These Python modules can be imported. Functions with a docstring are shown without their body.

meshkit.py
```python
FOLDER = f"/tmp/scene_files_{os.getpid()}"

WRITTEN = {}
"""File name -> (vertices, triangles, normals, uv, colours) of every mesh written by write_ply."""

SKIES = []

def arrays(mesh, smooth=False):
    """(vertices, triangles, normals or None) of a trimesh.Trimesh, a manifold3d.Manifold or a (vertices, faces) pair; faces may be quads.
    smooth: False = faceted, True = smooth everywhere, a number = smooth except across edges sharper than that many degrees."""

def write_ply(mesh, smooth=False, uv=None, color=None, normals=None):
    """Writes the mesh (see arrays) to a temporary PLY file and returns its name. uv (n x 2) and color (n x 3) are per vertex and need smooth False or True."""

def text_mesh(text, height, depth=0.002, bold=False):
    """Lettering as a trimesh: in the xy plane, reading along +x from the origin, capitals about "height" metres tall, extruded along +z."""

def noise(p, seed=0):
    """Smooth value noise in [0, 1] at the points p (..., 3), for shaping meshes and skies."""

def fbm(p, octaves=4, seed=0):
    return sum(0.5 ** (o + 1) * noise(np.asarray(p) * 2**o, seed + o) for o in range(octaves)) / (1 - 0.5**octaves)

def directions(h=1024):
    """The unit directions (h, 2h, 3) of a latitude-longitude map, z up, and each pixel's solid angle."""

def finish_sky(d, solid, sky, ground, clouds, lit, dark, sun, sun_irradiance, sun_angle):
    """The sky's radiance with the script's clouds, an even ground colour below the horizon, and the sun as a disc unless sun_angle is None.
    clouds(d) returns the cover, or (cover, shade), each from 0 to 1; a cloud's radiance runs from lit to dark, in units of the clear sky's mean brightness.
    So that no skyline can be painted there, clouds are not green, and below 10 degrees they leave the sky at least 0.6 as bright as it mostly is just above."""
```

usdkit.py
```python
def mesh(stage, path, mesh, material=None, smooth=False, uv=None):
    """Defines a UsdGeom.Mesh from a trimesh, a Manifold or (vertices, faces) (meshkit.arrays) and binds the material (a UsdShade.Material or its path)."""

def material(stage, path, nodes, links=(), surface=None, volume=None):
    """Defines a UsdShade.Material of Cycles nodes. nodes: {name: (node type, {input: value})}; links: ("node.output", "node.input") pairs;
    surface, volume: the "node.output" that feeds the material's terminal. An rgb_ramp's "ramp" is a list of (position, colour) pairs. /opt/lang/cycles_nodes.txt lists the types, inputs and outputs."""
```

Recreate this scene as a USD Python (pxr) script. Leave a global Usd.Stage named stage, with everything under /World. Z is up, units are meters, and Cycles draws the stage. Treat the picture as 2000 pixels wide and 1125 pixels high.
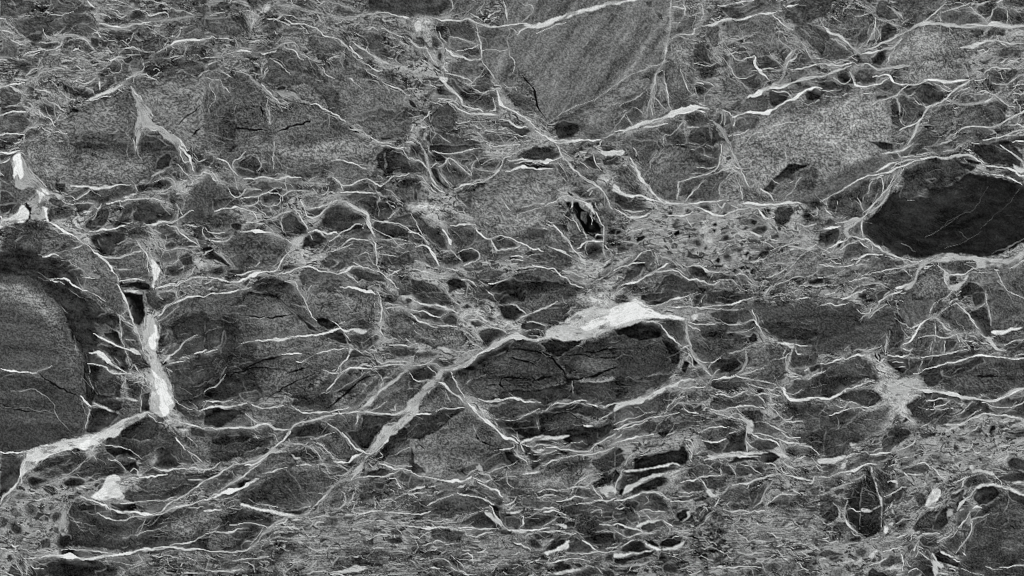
import numpy as np
from scipy import ndimage as ndi
from scipy.spatial import cKDTree
from pxr import Usd, UsdGeom, UsdLux, UsdShade, Sdf, Gf, Vt
import usdkit

stage = Usd.Stage.CreateInMemory()
UsdGeom.SetStageUpAxis(stage, UsdGeom.Tokens.z)
UsdGeom.SetStageMetersPerUnit(stage, 1.0)
UsdGeom.Xform.Define(stage, "/World")

# ---- camera, lamps, exposure ----
PX = 0.0014                                   # metres of stone per photograph px
ZC, DIST = 0.87, 4.0                          # height of the picture's middle, camera distance
cam = UsdGeom.Camera.Define(stage, "/World/camera")
cam.AddTranslateOp().Set(Gf.Vec3d(0, -DIST, ZC)); cam.AddRotateXOp().Set(90.0)
cam.CreateHorizontalApertureAttr(36.0); cam.CreateVerticalApertureAttr(20.25)
cam.CreateFocalLengthAttr(36.0 * DIST / (2000 * PX)); cam.CreateClippingRangeAttr(Gf.Vec2f(0.05, 100))
cam.CreateExposureAttr(0.0)
LAMP = 23.0
for i, sx in enumerate((-1, 1)):              # two soft copy lamps, one on each side, clear of the polish's reflection
    l = UsdLux.RectLight.Define(stage, "/World/copy_lamp" + ("" if i == 0 else "_001"))
    l.CreateWidthAttr(1.8); l.CreateHeightAttr(2.6); l.CreateIntensityAttr(LAMP); l.CreateColorAttr(Gf.Vec3f(1, 1, 1))
    yaw = np.degrees(np.arctan2(5.0, 3.4))
    l.AddTranslateOp().Set(Gf.Vec3d(sx * 5.0, -3.4, ZC + 0.25)); l.AddRotateZOp().Set(float(sx * yaw)); l.AddRotateXOp().Set(86.0)

# ---- the stone's materials: colour comes with each grain, the rest is polish ----
def stone(name, rough, bump):
    return usdkit.material(stage, "/World/Looks/" + name, {
        "tint": ("attribute", {"attribute": "tint"}),
        "geo": ("geometry", {}),
        "n1": ("noise_texture", {"scale": 420.0, "detail": 2.0}),
        "f": ("map_range", {"from_min": 0.25, "from_max": 0.75, "to_min": 0.90, "to_max": 1.10}),
        "mul": ("mix_color", {"blend_type": "multiply", "fac": 1.0}),
        "n2": ("noise_texture", {"scale": 160.0, "detail": 3.0}),
        "r": ("map_range", {"from_min": 0.2, "from_max": 0.8, "to_min": rough - 0.03, "to_max": rough + 0.04}),
        "b": ("bump", {"strength": bump, "distance": 0.0006}),
        "p": ("principled_bsdf", {"ior": 1.42}),
    }, [("geo.position", "n1.vector"), ("geo.position", "n2.vector"), ("n1.fac", "f.value"), ("tint.color", "mul.a"), ("f.result", "mul.b"),
        ("mul.result", "p.base_color"), ("n2.fac", "r.value"), ("r.result", "p.roughness"), ("n2.fac", "b.height"), ("b.normal", "p.normal")], surface="p.BSDF")

LOOK = {"rock_fragment": stone("fragment_stone", 0.16, 0.03), "vein": stone("vein_calcite", 0.13, 0.03),
        "calcite_patch": stone("calcite", 0.13, 0.03), "cement_patch": stone("cement", 0.16, 0.03), "groundmass": stone("groundmass_stone", 0.16, 0.03)}

STEP = 1.4                                    # px between grid points
TINT = (0.992, 1.0, 0.996)
GAIN = 1.0
OFFS = 0.005
MARKED = [
    (1850, 425, "largest smooth black oval fragment at the right edge"),
    (1140, 420, "small jet black lens crossed by white threads"),
    (1170, 630, "widest white calcite lens, above the dark split fragment"),
    (1180, 90, "large pale fragment with slanting stripes at the top edge"),
    (50, 680, "big smooth grey rounded fragment at the left edge"),
    (318, 770, "bright white upright calcite wedge"),
    (120, 875, "broad white vein curving down to the left edge"),
    (212, 955, "white calcite patch in the speckled cement"),
    (790, 790, "wide pale grey vein slanting down to the left"),
    (60, 540, "dark curved band round the top of the rounded fragment"),
]

def TILT(x, y):
    """Direction (radians, y down) of the banding inside the striped fragments."""
    return -0.95 if (930 < x < 1320 and y < 300) else (-0.9 if (x < 420 and 330 < y < 460) else (0.1 if x < 200 else (-0.5 if y < 420 else (1.2 if x > 1740 else -0.12))))

# ---- what the photograph shows, laid out tile by tile: c, s, d, t fragments; G cement; w calcite; v, g veins; k cracks ----
DATA = """T 0 0
c62,9,1 169.6,63.8 179.6,65.8 183.6,91.8 182.0,123.7 172.4,128.5 170.0,95.8
c64,8,1 59.9,104.5 91.8,110.9 131.7,110.1 125.7,119.7 91.8,121.3 65.8,115.7
c62,8,1 207.5,119.7 239.4,128.5 279.3,126.9 255.4,135.7 215.5,133.7
c55 0,0 27,0 27,9 15,12 0,14
c60 40,0 62,0 70,7 64,9 56,8 38,10
c65 9,14 24,13 56,9 64,11 70,12 73,19 72,25 64,29 56,25 40,26 34,23 24,25 20,27 9,19
c42 100,12 102,9 112,9 114,13 112,17 104,18 100,16
c50 83,10 90,12 90,14 86,14
c55 93,11 98,12 99,15 93,15
c55 101,0 109,0 109,4 104,4
c55 114,7 120,6 122,8 117,9
c70 129,11 136,8 145,10 148,12 134,13
c65 116,11 125,12 123,15 115,15
c65 150,6 160,4 160,12 154,11
c45 77,20 84,20 83,22 77,22
c60 88,24 92,22 100,23 99,27 90,30
c50 101,23 106,24 107,26 101,26
c60 118,24 129,20 140,21 133,25 123,25
c65 136,24 141,23 138,29 135,27
c70 142,23 160,13 160,29 144,30
s78 105,32 116,30 127,31 128,36 118,39 109,36
c50 20,28 33,24 33,31 26,32
c40 33,31 37,29 38,32
c55 26,33 46,32 47,35 27,36
c58 50,34 56,31 62,31 64,34 52,36
c35 70,29 77,29 78,36 74,40 70,34
c45 79,32 85,31 83,37 79,36
c68 0,31 9,31 14,36 14,43 0,44
c52 8,46 19,45 27,52 20,58 11,50
c38 20,58 27,54 29,57 21,60
c40 10,59 19,58 20,61 11,60
c65 10,17 3,23 0,23 0,17
c45 25,46 31,47 28,50
s85 32,46 40,42 48,44 46,51 33,50
c60 48,39 54,39 53,42 48,42
G105 48,44 60,40 78,42 88,44 84,52 74,60 62,66 50,62 42,54
c75 85,52 90,47 95,50 94,57 86,57
c60 95,50 101,50 100,57 95,58
c62 101,49 106,45 110,48 111,54 102,54
c50 111,42 117,41 117,44 110,44
c45 92,42 100,40 106,42 92,43
c70 117,48 121,41 133,40 131,47 119,51
c62 133,50 140,49 160,48 160,56 145,58 133,52
c60 130,57 139,56 137,61 130,60
c50 75,59 81,57 82,66 77,64
c55 82,61 89,60 88,67 83,69
c45 65,65 77,63 78,69 70,67
c60 90,59 96,58 95,64 90,66
c48 48,64 56,67 68,70 72,70 65,77 58,75 50,72
c50 64,76 72,71 74,74 70,77
s72 0,69 8,68 17,74 17,80 0,86
c45 9,68 17,68 17,71
c58 0,84 18,82 20,87 10,87 0,90
c35 30,83 35,80 43,85 43,91 37,91 31,87
c55 29,96 31,89 37,95
c60 0,92 19,89 25,96 19,104 0,104
c68 20,106 26,100 32,102 32,108 24,111
c55 0,108 18,108 17,112 0,112
d26 55,84 62,85 62,87 56,86
s88 62,85 70,80 86,77 99,69 104,76 106,86 106,100 106,108 98,118 60,120 47,105 45,96 52,91 60,87
s92 104,68 113,66 125,60 140,60 160,59 172,58 178,64 170,72 172,90 176,110 160,120 148,116 142,112 133,103 120,92 113,80
c62 109,112 111,106 120,106 135,112 140,118 112,118
v2,200 0,15 2,15 5,15.5
v2,175 14,11.5 17,13 20,12.5 24,12
v2,165 38,12 46,11 52,9 57,8
g5,140 2,17 8,19 14,25 20,28
G135 0,27 10,28 18,30 26,35 22,39 18,42 14,40 13,34 0,30
v3,165 0,24 6,25 12,28
G140 62,0 78,0 82,8 82,16 78,19 74,17 70,8
v2,165 83,4 92,4 100,6 110,7;92,1 99,4 103,8;88,10 94,13 100,10
v3,170 100,9 106,8 114,8 118,12 128,9 132,13
v2,165 136,7 144,9 150,12 153,13
g9,140 76,19 84,20 92,21 104,20 114,18 122,16 136,15 150,13
v3,178 78,19 90,20 100,20.5 112,19 118,17.5
v2,165 96,22 102,24;80,24 86,22 92,21;110,20 118,21 128,19
v2,160 118,26 126,27 130,29 132,31;141,23 139,28 137,30
v5,190 133,35 138,32 146,31 160,30
g6,145 128,38 136,34 148,31 160,31
v2,160 135,34 128,38 122,40;145,36 145,40 143,44
g9,150 36,28 46,29 56,27 64,29 70,32
v2,165 33,23 36,28 40,30;30,33 38,32 44,31.5 49,33
v3,178 49,31 48,35 45,37 40,38 34,38 26,40 20,43
v2,165 22,44 32,40;60,28 66,31 70,35 72,39;71,36 73,39 76,41
G140 40,37 46,35 48,38 46,43 43,41
v3,178 72,27 76,26 78,29
G150 79,38 86,40 92,38 90,43 84,44 74,43 70,41
v2,160 92,39 98,37 104,36 108,38 114,40 120,40;98,42.5 110,42
v3,178 86,48 92,45 95,44
v2,165 75,56 80,55 84,53;85,56 88,58 93,57 95,50;111,47 111,53 108,56
v3,175 65,64 72,62 76,60
v2,190 77,62 78,66 78,70
G165 100,60 106,57 111,56.5 113,58.5 108,60
v3,165 98,62 102,60 113,57.5
w190 66,79 72,75 80,72 88,69 94,67 98,64 97,67 90,71 84,74 76,76
v3,210 66,79 74,77.5 82,76 87,75
k4 73,76 80,75 86,74;78,78 86,77
v2,190 11,61 18,62 22,62
v3,190 0,67 8,66 14,65 19,64;8,67 13,70 17,73
G160 20,63 28,61 29,64 25,66 19,65
v3,165 28,60 31,56 36,55 41,54 46,53
v2,158 20,58 24,54 28,53;28,52 31,48 31,45;0,84 10,82 18,80
v3,180 0,46.5 6,45.5
G130 18,66 26,66 33,74 30,79 27,84 28,94 24,96 20,92 18,82
v5,195 0,91 8,88 14,87 20,87
v3,195 30,86 34,90 40,94 42,98
G150 37,93 43,94 44,100 40,104
v2,165 42,94 48,93 52,89
v4,200 0,106 8,105.5 14,105 20,105.5
v2,155 20,105 19,110 18,112;20,105 24,100 29,97 34,97;20,111 26,110 30,108
G140 36,102 44,104 46,112 36,112
v2,165 40,64 44,68 48,72 52,76 58,78;36,78 44,83 50,87
G140 40,76 50,75 58,78 52,84 46,80
v2,175 46,101 49,104 52,105
w160 102,67 106,71 112,79 119,89 119,94 124,97 128,99 134,104 142,112 135,112 128,106 122,101 118,102 114,100 110,104 108,112 106,112 106,100 107,90 105,80
v3,205 102,67 107,74 113,82 119,90;109,91 110,96 114,98;117,101 121,102 124,100
v5,205 122,97 128,99 134,105 142,112 146,117
v3,190 106,116 107,110 109,103 113,100
k4 119,93 121,98 123,100
k2 156,100 150,106;139,97 147,89 156,82
T 400 0
c60 0,15 10,14 28,13 32,17 33,23 27,26 18,28 10,28 2,25
c45 2,13 8,11 15,10 17,12 8,14
c50 25,11 30,10 32,16 35,20 34,26 31,26 31,18
c50 15,4 18,3 20,6 17,8
c62 0,6 3,5 4,9 0,10
c55 81,0 84,4 87,7 84,7 80,4
c50 58,1 63,1 66,4 60,4
c45 68,0 72,0 71,2
c50 90,5 92,5 93,10 90,9
c60 100,7 105,5 112,8 117,11 115,13 108,12
d40 118,0 124,0 122,2
d40 124,3 126,3 126,6
d55 126,-4 197,-4 193,-1 190,5 182,10 180,12 170,13.5 160,13 150,13 144,9 138,10 128,8
c72 92,14 98,13 102,18 98,20 94,19
c60 100,18 105,19 106,22 101,22
c55 103,14 108,17 109,20 104,17
c68 42,24 50,17 58,15 60,20 52,24 46,27
c65 60,22 70,21 76,24 70,27 62,27
s70 82,27 90,26 100,30 107,34 109,39 100,43 92,46 86,40 82,34
c45 83,33 88,33 87,39
c60 120,27 127,25 134,25 138,31 140,36 134,39 128,38 122,31
c60 128,38 134,39 140,36 146,42 142,45 136,44 130,41
c50 136,26 142,29 140,31
c55 141,31 145,33 143,36
c65 150,42 154,43 152,47 149,45
c58 116,34 120,35 128,42 130,45 124,46 119,40
c55 120,47 126,51 134,59 130,61 124,57
s72 138,57 145,56 150,60 151,65 146,66 140,63
c48 150,68 156,68 157,71 152,71
c62 0,50 10,48 12,50 11,53 3,55
c68 34,36 46,34 58,35 56,38 46,40 38,40
c50 19,31 23,33 23,38 19,34
c70 27,33 35,31 34,37 28,38
c64 45,42 60,42 80,46 88,52 92,58 97,66 104,74 107,84 106,87 100,86 94,84 90,80 82,77 76,74 70,72 64,68 56,66 46,63 44,60 50,52 48,46
s92 72,74 66,67 76,64 84,70 92,76 96,84 90,82 82,78
s88 92,52 105,44 118,48 130,62 137,65 150,72 160,76 160,84 148,86 130,88 115,93 108,88 104,75 97,64
c60 108,42 114,46 114,52 108,55 105,50
c58 112,91 124,88 145,84 148,88 128,92 122,94
s80 118,96 135,92 150,88 160,86 166,92 160,105 140,106 130,104
s72 0,60 10,60 16,66 26,58 34,60 42,66 46,72 50,80 46,88 50,100 52,120 0,120
s80 52,90 60,88 68,84 80,83 90,86 98,90 108,97 116,103 126,112 130,120 52,122
c50 16,93 26,96 22,116 14,116
d30 54,70 58,67 64,67 62,70 56,71
d22 60,77 68,79 76,80 81,83 72,81 62,79
d35 64,69 68,70 73,75 77,77 70,75
d35 53,79 58,81 58,86 54,83
w150 56,72 64,71 68,72 74,76 80,80 82,82 74,79 66,77 60,76
v3,190 82,82 86,81 90,83 94,86 100,89 105,91 110,95
g6,148 27,56 34,58 40,64 46,69 52,75 58,80 62,82
v2,180 27,55 33,58
v3,170 44,66 50,72 54,76 58,80
v2,152 44,61 49,56 52,51;52,45 58,49 64,54 68,58;44,60 45,52 47,44
G150 110,95 118,98 124,102 130,106 138,110 148,112 130,112 118,106
k4 112,98 116,102 120,104
d28 136,107 144,106 146,109 139,109
v3,190 130,107 138,110 146,112
v2,190 0,30 10,29.5 18,30 24,31
g5,150 23,31 25,35 24,38
v6,198 25,41 29,39.5 36,39.5
v4,195 44,41 50,41 56,40
v2,175 0,45 8,44 16,43 24,42;0,52 4,49 12,47
v2,170 56,39 62,36 70,35 73,38;74,42 80,44 84,46;70,36 72,41
v3,180 62,38 70,41 73,45 77,46.5
G148 34,12 40,4 46,3 52,4 48,9 44,14 40,22 36,24 33,16
w190 45,9 48,4 52,3 51,6 47,10
d20 40,9 42,9 41,11
d25 45,4 47,5 45,6
g10,140 0,3 8,1 14,0;20,0 30,3 36,8;54,2 70,5 80,8 92,12
v2,160 0,13 8,10 16,9;58,10 66,11 72,14 80,16
v3,192 62,13 68,18 76,19 82,20 88,23 94,27 100,29 104,31
v2,155 84,0 88,4 92,8 94,11;98,3 106,5 112,6 116,8;100,1 92,4
g8,150 94,10 100,13 108,14 116,14 120,11
G140 116,6 124,8 128,11 136,11 144,11 150,14 160,14 160,18 150,17 140,20 128,15 120,13
v5,185 126,11 136,11 144,11 152,13 160,14
v3,185 126,24 130,22 134,24;138,22 142,22 148,26 156,28
v4,172 104,31 108,34 112,37 116,40
v5,182 116,32 121,36 125,39 130,43 134,44
w182 130,43 136,43 140,46 144,47 143,49 136,48
v4,195 114,36 118,41 123,46
v3,185 122,48 128,50 134,54 140,54
v2,185 126,52 130,56 134,60
G145 136,48 150,48 160,52 160,60 150,56 138,55
v4,185 138,64 144,67 152,70 160,75
v2,160 138,66 142,69 144,72;106,48 107,52 108,54
v2,170 92,52 94,57 100,60;105,44 101,45
w190 112,62 115,62 115,64
v1.5,165 115,63 120,66 123,69;124,60 130,62 134,64
v2,165 12,62 14,66 19,71;0,60 6,62 11,62;50,83 50,94 51,97
v1.5,165 7,62 5,66 8,73 7,78 4,82 3,88
k3 24,99 36,101 48,102;56,103 72,97 84,94;44,80 45,90
v1.2,140 98,90 97,100
T 800 0
c75 36,0 58,0 57,6 52,10 42,12 38,10 34,6
c55 30,18 40,16 47,17 50,22 52,30 48,33 42,30 36,28 32,28
c76 30,30 36,29 48,33 52,36 36,40 30,36
c72 36,41 50,37 54,42 52,46 44,46
c75 30,48 38,48 52,48 55,55 55,60 44,60 34,56 30,54
c55 52,36 56,40 60,48 64,58 62,60 56,50 54,44
t108,4 60,-3 158,-3 140,8 120,14 100,17 80,19 76,10 74,0
t102,5 60,20 76,20 78,38 82,52 78,60 68,62 62,50 57,40 54,30 52,20
t106,5 78,20 100,18 120,16 140,8 160,3 202,-3 200,40 197,52 180,60 160,70 150,74 130,84 110,92 104,94 100,86 98,74 92,62 84,54 80,44 77,30
c65 70,68 80,70 90,74 98,80 100,88 94,90 88,86 82,80 76,74
s80 82,56 90,60 96,72 92,74 84,72 74,66
d36 32,61 36,63 42,72 50,79 48,80 40,75 36,70
c52 36,67 46,70 54,73 62,76 66,80 66,85 58,88 52,82 46,78 38,70
c62 52,62 56,58 62,60 64,68 58,71 52,69
c42 60,73 65,72 67,75 62,75
c48 22,70 30,69 36,76 30,75 24,74
c55 16,28 22,28 24,34 22,40 17,36
c45 19,20 26,22 28,26 22,24
c52 22,40 26,42 25,50 21,46
c55 5,27 10,28 13,36 8,36
c60 8,38 12,38 13,42 9,42
d28 17,50 24,53 24,55 18,52
c60 18,90 28,81 36,86 38,94 32,102 20,100 17,96
d30 0,76 5,82 6,86 0,82
c60 17,100 36,106 50,108 60,112 20,116 12,106
c48 68,97 76,95 86,98 96,102 90,105 78,102
c60 50,100 64,102 72,108 64,112 54,104
d40 112,96 120,95 130,97 134,100 128,106 118,108 113,103
s86 110,93 128,86 145,78 160,70 178,60 186,62 190,66 160,88 158,104 140,104 134,98 122,94
c68 134,102 145,104 152,102 160,106 160,110 138,108
w206 90,20 100,17 110,14 125,10 140,6 160,2 176,-2 178,0 160,4 145,8 125,13 110,18 100,21 92,22
v3,195 84,26 92,22 100,20
v3,190 98,26 108,21 122,17.5
v3,200 56,18 60,20 68,19.5 76,19 86,20 92,19
w185 56,18 62,19 66,20 62,21
v2,180 78,21 82,24 85,25;88,19 91,15 94,11 96,8
v2,165 96,10 96,4 90,4 87,2
v3,162 74,0 75,8 76,16
v2,150 77,22 78,38 80,44 82,50 80,58
v4,180 18,14 28,15 40,15 48,15 56,18
v3,180 44,14 50,16 57,18
G150 20,12 34,10 44,13 52,15 40,17 28,17 20,16
v2,160 32,0 34,5 30,9;49,5 46,9 42,13;59,0 56,6 52,10;46,11 54,13 57,15
v2,172 33,29 37,28.5 42,31 48,33 53,35
v2,182 36,40 44,39 50,37 54,35;56,40 62,39 68,39 72,40 77,39
v3,175 52,18 54,30 55,42 54,46 50,47 44,47 38,43 33,40 29,38
v3,165 54,46 58,50 62,55 65,62
G165 0,14 12,14 19,14 18,22 20,34 22,44 24,52 18,50 14,40 12,30 10,24 4,22 0,18
w205 5,18 9,18 9,24 6,23
v4,188 0,29 4,33 8,37 13,37.5
v3,170 13,38 17,46 22,52
v2,160 20,20 22,28 26,36 28,44
G168 24,32 30,40 34,44 30,56 24,54 26,44
v4,188 28,38 34,42 40,45 44,47
G145 0,40 10,44 20,52 26,58 22,66 14,66 4,62 0,56
G130 0,60 20,62 22,72 20,80 10,86 4,82 0,74
w208 24,60 30,60 30,63 27,64
v8,186 26,62 32,68 36,74 40,79 42,82
v3,182 29,57 36,59 44,61 50,64
v2,172 44,65 50,64 54,60 58,59;46,66 52,70 56,72 60,71 65,70
v3,165 64,76 67,82 67,86 62,88
G165 65,62 70,66 72,74 78,78 84,84 88,88 96,94 102,100 110,106 106,108 98,102 90,96 82,90 74,84 69,80 67,72
v5,192 67,70 70,78 76,83 84,88 92,94 100,101
v4,192 68,94 78,95 86,98 92,99
v2,175 72,66 78,68 83,67 84,70
G155 36,80 44,82 54,86 58,90 70,88 80,86 88,88 80,92 68,92 56,93 44,88 36,84
v6,196 42,82 48,84 54,86 57,89
v3,186 22,78 28,80 36,84 44,88 52,90 60,91 70,90;22,77 32,79 38,82
G165 90,98 98,102 106,105 112,108 122,109 136,110 130,112 100,112 94,106
v8,198 98,102 104,105 112,109 124,110 138,110
v1.5,180 94,90 100,92 106,94 112,92 120,88 130,83 139,79.5 150,73 160,67 168,62 176,57 184,53 189,51
G140 36,94 50,97 60,100 68,104 60,104 50,102 40,98
v2,180 40,109 50,108 58,110 66,113
v2,165 58,100 66,103 70,107 74,112;70,103 80,104 92,105;52,101 56,106;24,106 28,109 32,111
v2,152 15,96 17,101 20,104 18,108;38,80 34,77;0,93 4,92 8,90;142,90 142,96 140,99
G140 0,94 10,90 14,98 10,112 0,112
v2,190 152,107 160,104
v3,190 136,110 144,109 150,108
k2 88,58 94,66 99,76 100,84 106,92
T 1200 0
c55 24,1 30,1 30,5 26,6
c60 46,9 53,7 56,10 50,18 46,17
c55 46,18 50,18 47,25
c60 51,14 60,14 65,18 64,22 56,25 48,26
c72 70,6 75,6 74,9 70,8
c66 82,6 98,6 112,-2 130,2 128,6 118,9 108,12 96,15 90,14
c45 96,12 104,8 114,2 118,2 112,8 102,12 97,14
c60 134,4 150,-2 170,-2 166,10 154,20 145,22 138,16 133,12
c48 35,40 38,39 38,44 35,43
s86 45,30 58,29 61,34 62,46 64,60 63,72 60,73 56,66 52,52 50,48 42,46 42,36
c52 62,34 70,35 73,42 76,50 64,49 62,42
c45 64,50 77,50 78,60 70,63 64,60
c50 64,64 78,67 74,74 68,74 63,72
s80 40,52 46,50 54,62 58,72 52,80 46,84 42,70
s85 33,62 38,56 40,66 42,80 38,82 33,76
s70 48,70 60,76 66,80 62,84 48,86 46,84
s85 66,76 74,74 84,72 100,70 104,74 96,80 84,84 72,82
s80 88,60 95,62 104,72 86,74 84,62
c48 110,45 118,43 126,46 128,50 120,54 112,54 108,50
c40 130,42 136,39 136,46 130,48
c50 96,42 105,40 106,44 98,47 95,45
c60 93,50 106,47 109,53 104,58 96,59 92,54
c48 96,60 106,59 114,56 120,62 112,70 106,70 100,65
c70 112,57 118,60 116,66 110,64
c45 85,43 90,45 91,54 87,52
c74 88,18 108,14 122,12 126,30 128,40 122,44 108,44 104,34 96,30 88,28
c76 72,20 82,20 82,30 76,36 72,28
c70 128,26 136,34 128,40
c60 142,20 160,19 168,26 160,46 154,40 150,34 144,30
c50 145,44 152,40 156,48 144,50
c60 136,56 148,54 152,58 146,62 136,62
c55 134,68 150,64 156,66 144,72 138,71
d35 121,72 128,71 136,74 134,80 124,84 120,80
d35 148,74 160,68 170,66 160,76 150,77
s78 94,84 104,76 116,74 120,80 118,86 108,88 96,88
c60 10,88 20,86 24,94 20,98 12,96
c60 0,92 10,90 12,100 0,104
c60 10,74 26,70 30,74 26,84 12,84 2,88
c58 55,90 66,88 74,92 72,98 60,100 54,96
c45 58,100 74,98 76,112 58,112
c40 76,98 82,102 84,110 76,112
d35 78,94 82,88 90,90 91,95 84,98
c60 34,98 42,92 52,94 50,100 42,104 36,103
s75 0,108 16,102 30,100 38,108 34,112 10,112
c62 93,94 104,92 112,92 110,100 100,104 93,102
c60 40,104 52,98 56,104 58,112 40,112
v3,185 0,3 8,1 16,0
G132 42,0 46,0 46,12 45,26 43,36 41,44 37,50 36,46 39,38 41,26 42,12
v5,150 44,0 44,14 43,28 40,38 39,46 37,50
v3,165 42,34 40,42
G125 33,9 40,9 41,18 38,21 35,16
g8,148 37,50 34,56 31,64 29,72 29,78
v3,162 37,55 33,58 31,66 28,74;38,55 40,64 42,74 44,86
v2,168 31,76 36,80 41,86;28,78 26,86 25,92;29,78 29,90
d30 26,85 28,84 28,92 26,92
v2,165 24,50 30,51 36,50;26,70 18,75 12,79 4,83
v9,192 0,103 12,101 22,97 34,93 44,88 56,86 64,83 74,84
v5,196 60,84 66,86 70,87
v4,192 24,100 32,98 40,95
G150 0,104 20,98 32,94 40,94 32,99 20,102 8,108 0,110
v2,160 14,84 20,86 23,91;10,90 12,96 15,99;4,96 10,88
v3,192 46,5 52,7 56,7;54,4 56,7 56,10
v2,170 58,12 64,11 67,10;44,18 52,17;44,30 50,28 58,29
v3,172 60,5 68,5 69,12 68,16;46,28 52,26 60,26 64,22
g10,140 66,6 69,14 66,20 62,26 61,31
G150 61,26 66,26 68,31 62,33
v4,177 68,20 76,19 82,17 88,15 96,16 104,14 114,11 124,9 130,8
w188 82,16 88,14 92,16 86,17
v4,192 80,4 90,4 98,1 108,0
v3,182 134,5 144,3
G150 124,12 130,17 136,19 139,22 134,23 128,19
v3,188 124,13 132,20 138,23
v2,165 88,30 98,30 102,28 110,26;96,35 108,32;100,27 102,30 102,34;90,28 96,29
G118 74,20 84,18 88,28 84,40 82,60 84,76 80,80 78,60 76,46 74,36
v1.5,150 83,20 85,30 84,40;86,38 90,45
v4,182 88,39 93,46 98,48 104,45 108,44 108,50 112,54 116,58 121,63
v2,185 112,55 120,53 126,51
v2,175 91,50 93,56 96,60 102,60 108,58
v2,152 95,61 100,66 106,71;106,55 112,54;64,60 63,70 64,74;60,74 64,73;78,67 72,74 70,82
v2,162 62,50 68,51 72,52 82,49;51,50 53,60 56,68 60,73
v3,188 69,64 74,65 78,67;64,65 70,66
g8,150 142,38 136,46 132,52 130,60 124,66
v3,165 139,39 134,46;144,42 136,48 133,52
v2,152 128,32 134,36 140,39;128,22 128,31;120,40 128,48 132,52
v3,186 134,53 142,54 150,53 156,51 162,50
v2,158 142,28 148,34 152,41 155,48 158,52
v9,182 104,76 110,74 118,70 126,67 134,66 142,64 150,62 162,59
v5,196 120,70 128,68 136,66
v3,180 124,71 132,72 136,75 138,78
v2,150 134,68 138,73 144,74
v6,208 92,91 102,89 112,88 120,87 128,83 136,80 144,75 150,71 156,69 162,69
v2,165 136,80 144,79 150,80 160,77
v3,180 84,86 88,86 90,89 93,91 93,98
v2,152 84,88 83,96;86,88 86,96
d25 93,88 95,88 94,90
g10,150 77,94 82,98 86,103 87,112
v2,190 90,107 98,105 104,101
v3,192 120,100 128,97 136,95 142,95
v2,188 103,112 106,106 112,103 116,102
v2,165 38,112 39,105 44,104 48,100 52,96 57,96;57,99 62,100 68,99
v1.5,140 55,88 54,100 58,112
T 1600 0
c58 4,28 10,30 20,37 26,42 18,46 8,48 -4,46 -4,20
s74 8,20 20,10 34,12 42,14 42,24 36,32 28,36 20,30 12,24
c55 32,24 40,20 36,32 28,36
c42 48,20 56,18 61,21 60,27 50,32 47,28
c65 46,0 54,0 58,8 62,14 54,16 46,14 43,8
c58 58,-2 98,-2 90,8 80,16 72,20 66,14 62,8 56,2
c56 94,6 104,9 112,6 116,6 120,12 128,18 118,20 104,19 94,15
c52 118,6 130,3 138,2 134,12 130,15 122,10
c62 133,16 136,6 142,6 146,8 156,9 164,9 164,19 146,18 138,18
c55 142,-2 164,-2 164,6 152,7 146,5
s96 50,50 54,38 64,31 72,24 82,21 96,20 104,22 118,34 108,38 116,46 112,54 108,60 92,63 80,63 70,65 62,60 64,54 76,46
c52 118,24 130,22 128,28 122,30
c62 130,30 134,22 146,22 144,27 136,28
d38 40,46 46,41 54,38 52,46 48,52 42,50
c55 26,56 34,54 42,55 48,58 54,58 48,60 34,66 28,62
c50 32,64 38,60 50,60 46,64 34,66
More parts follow.
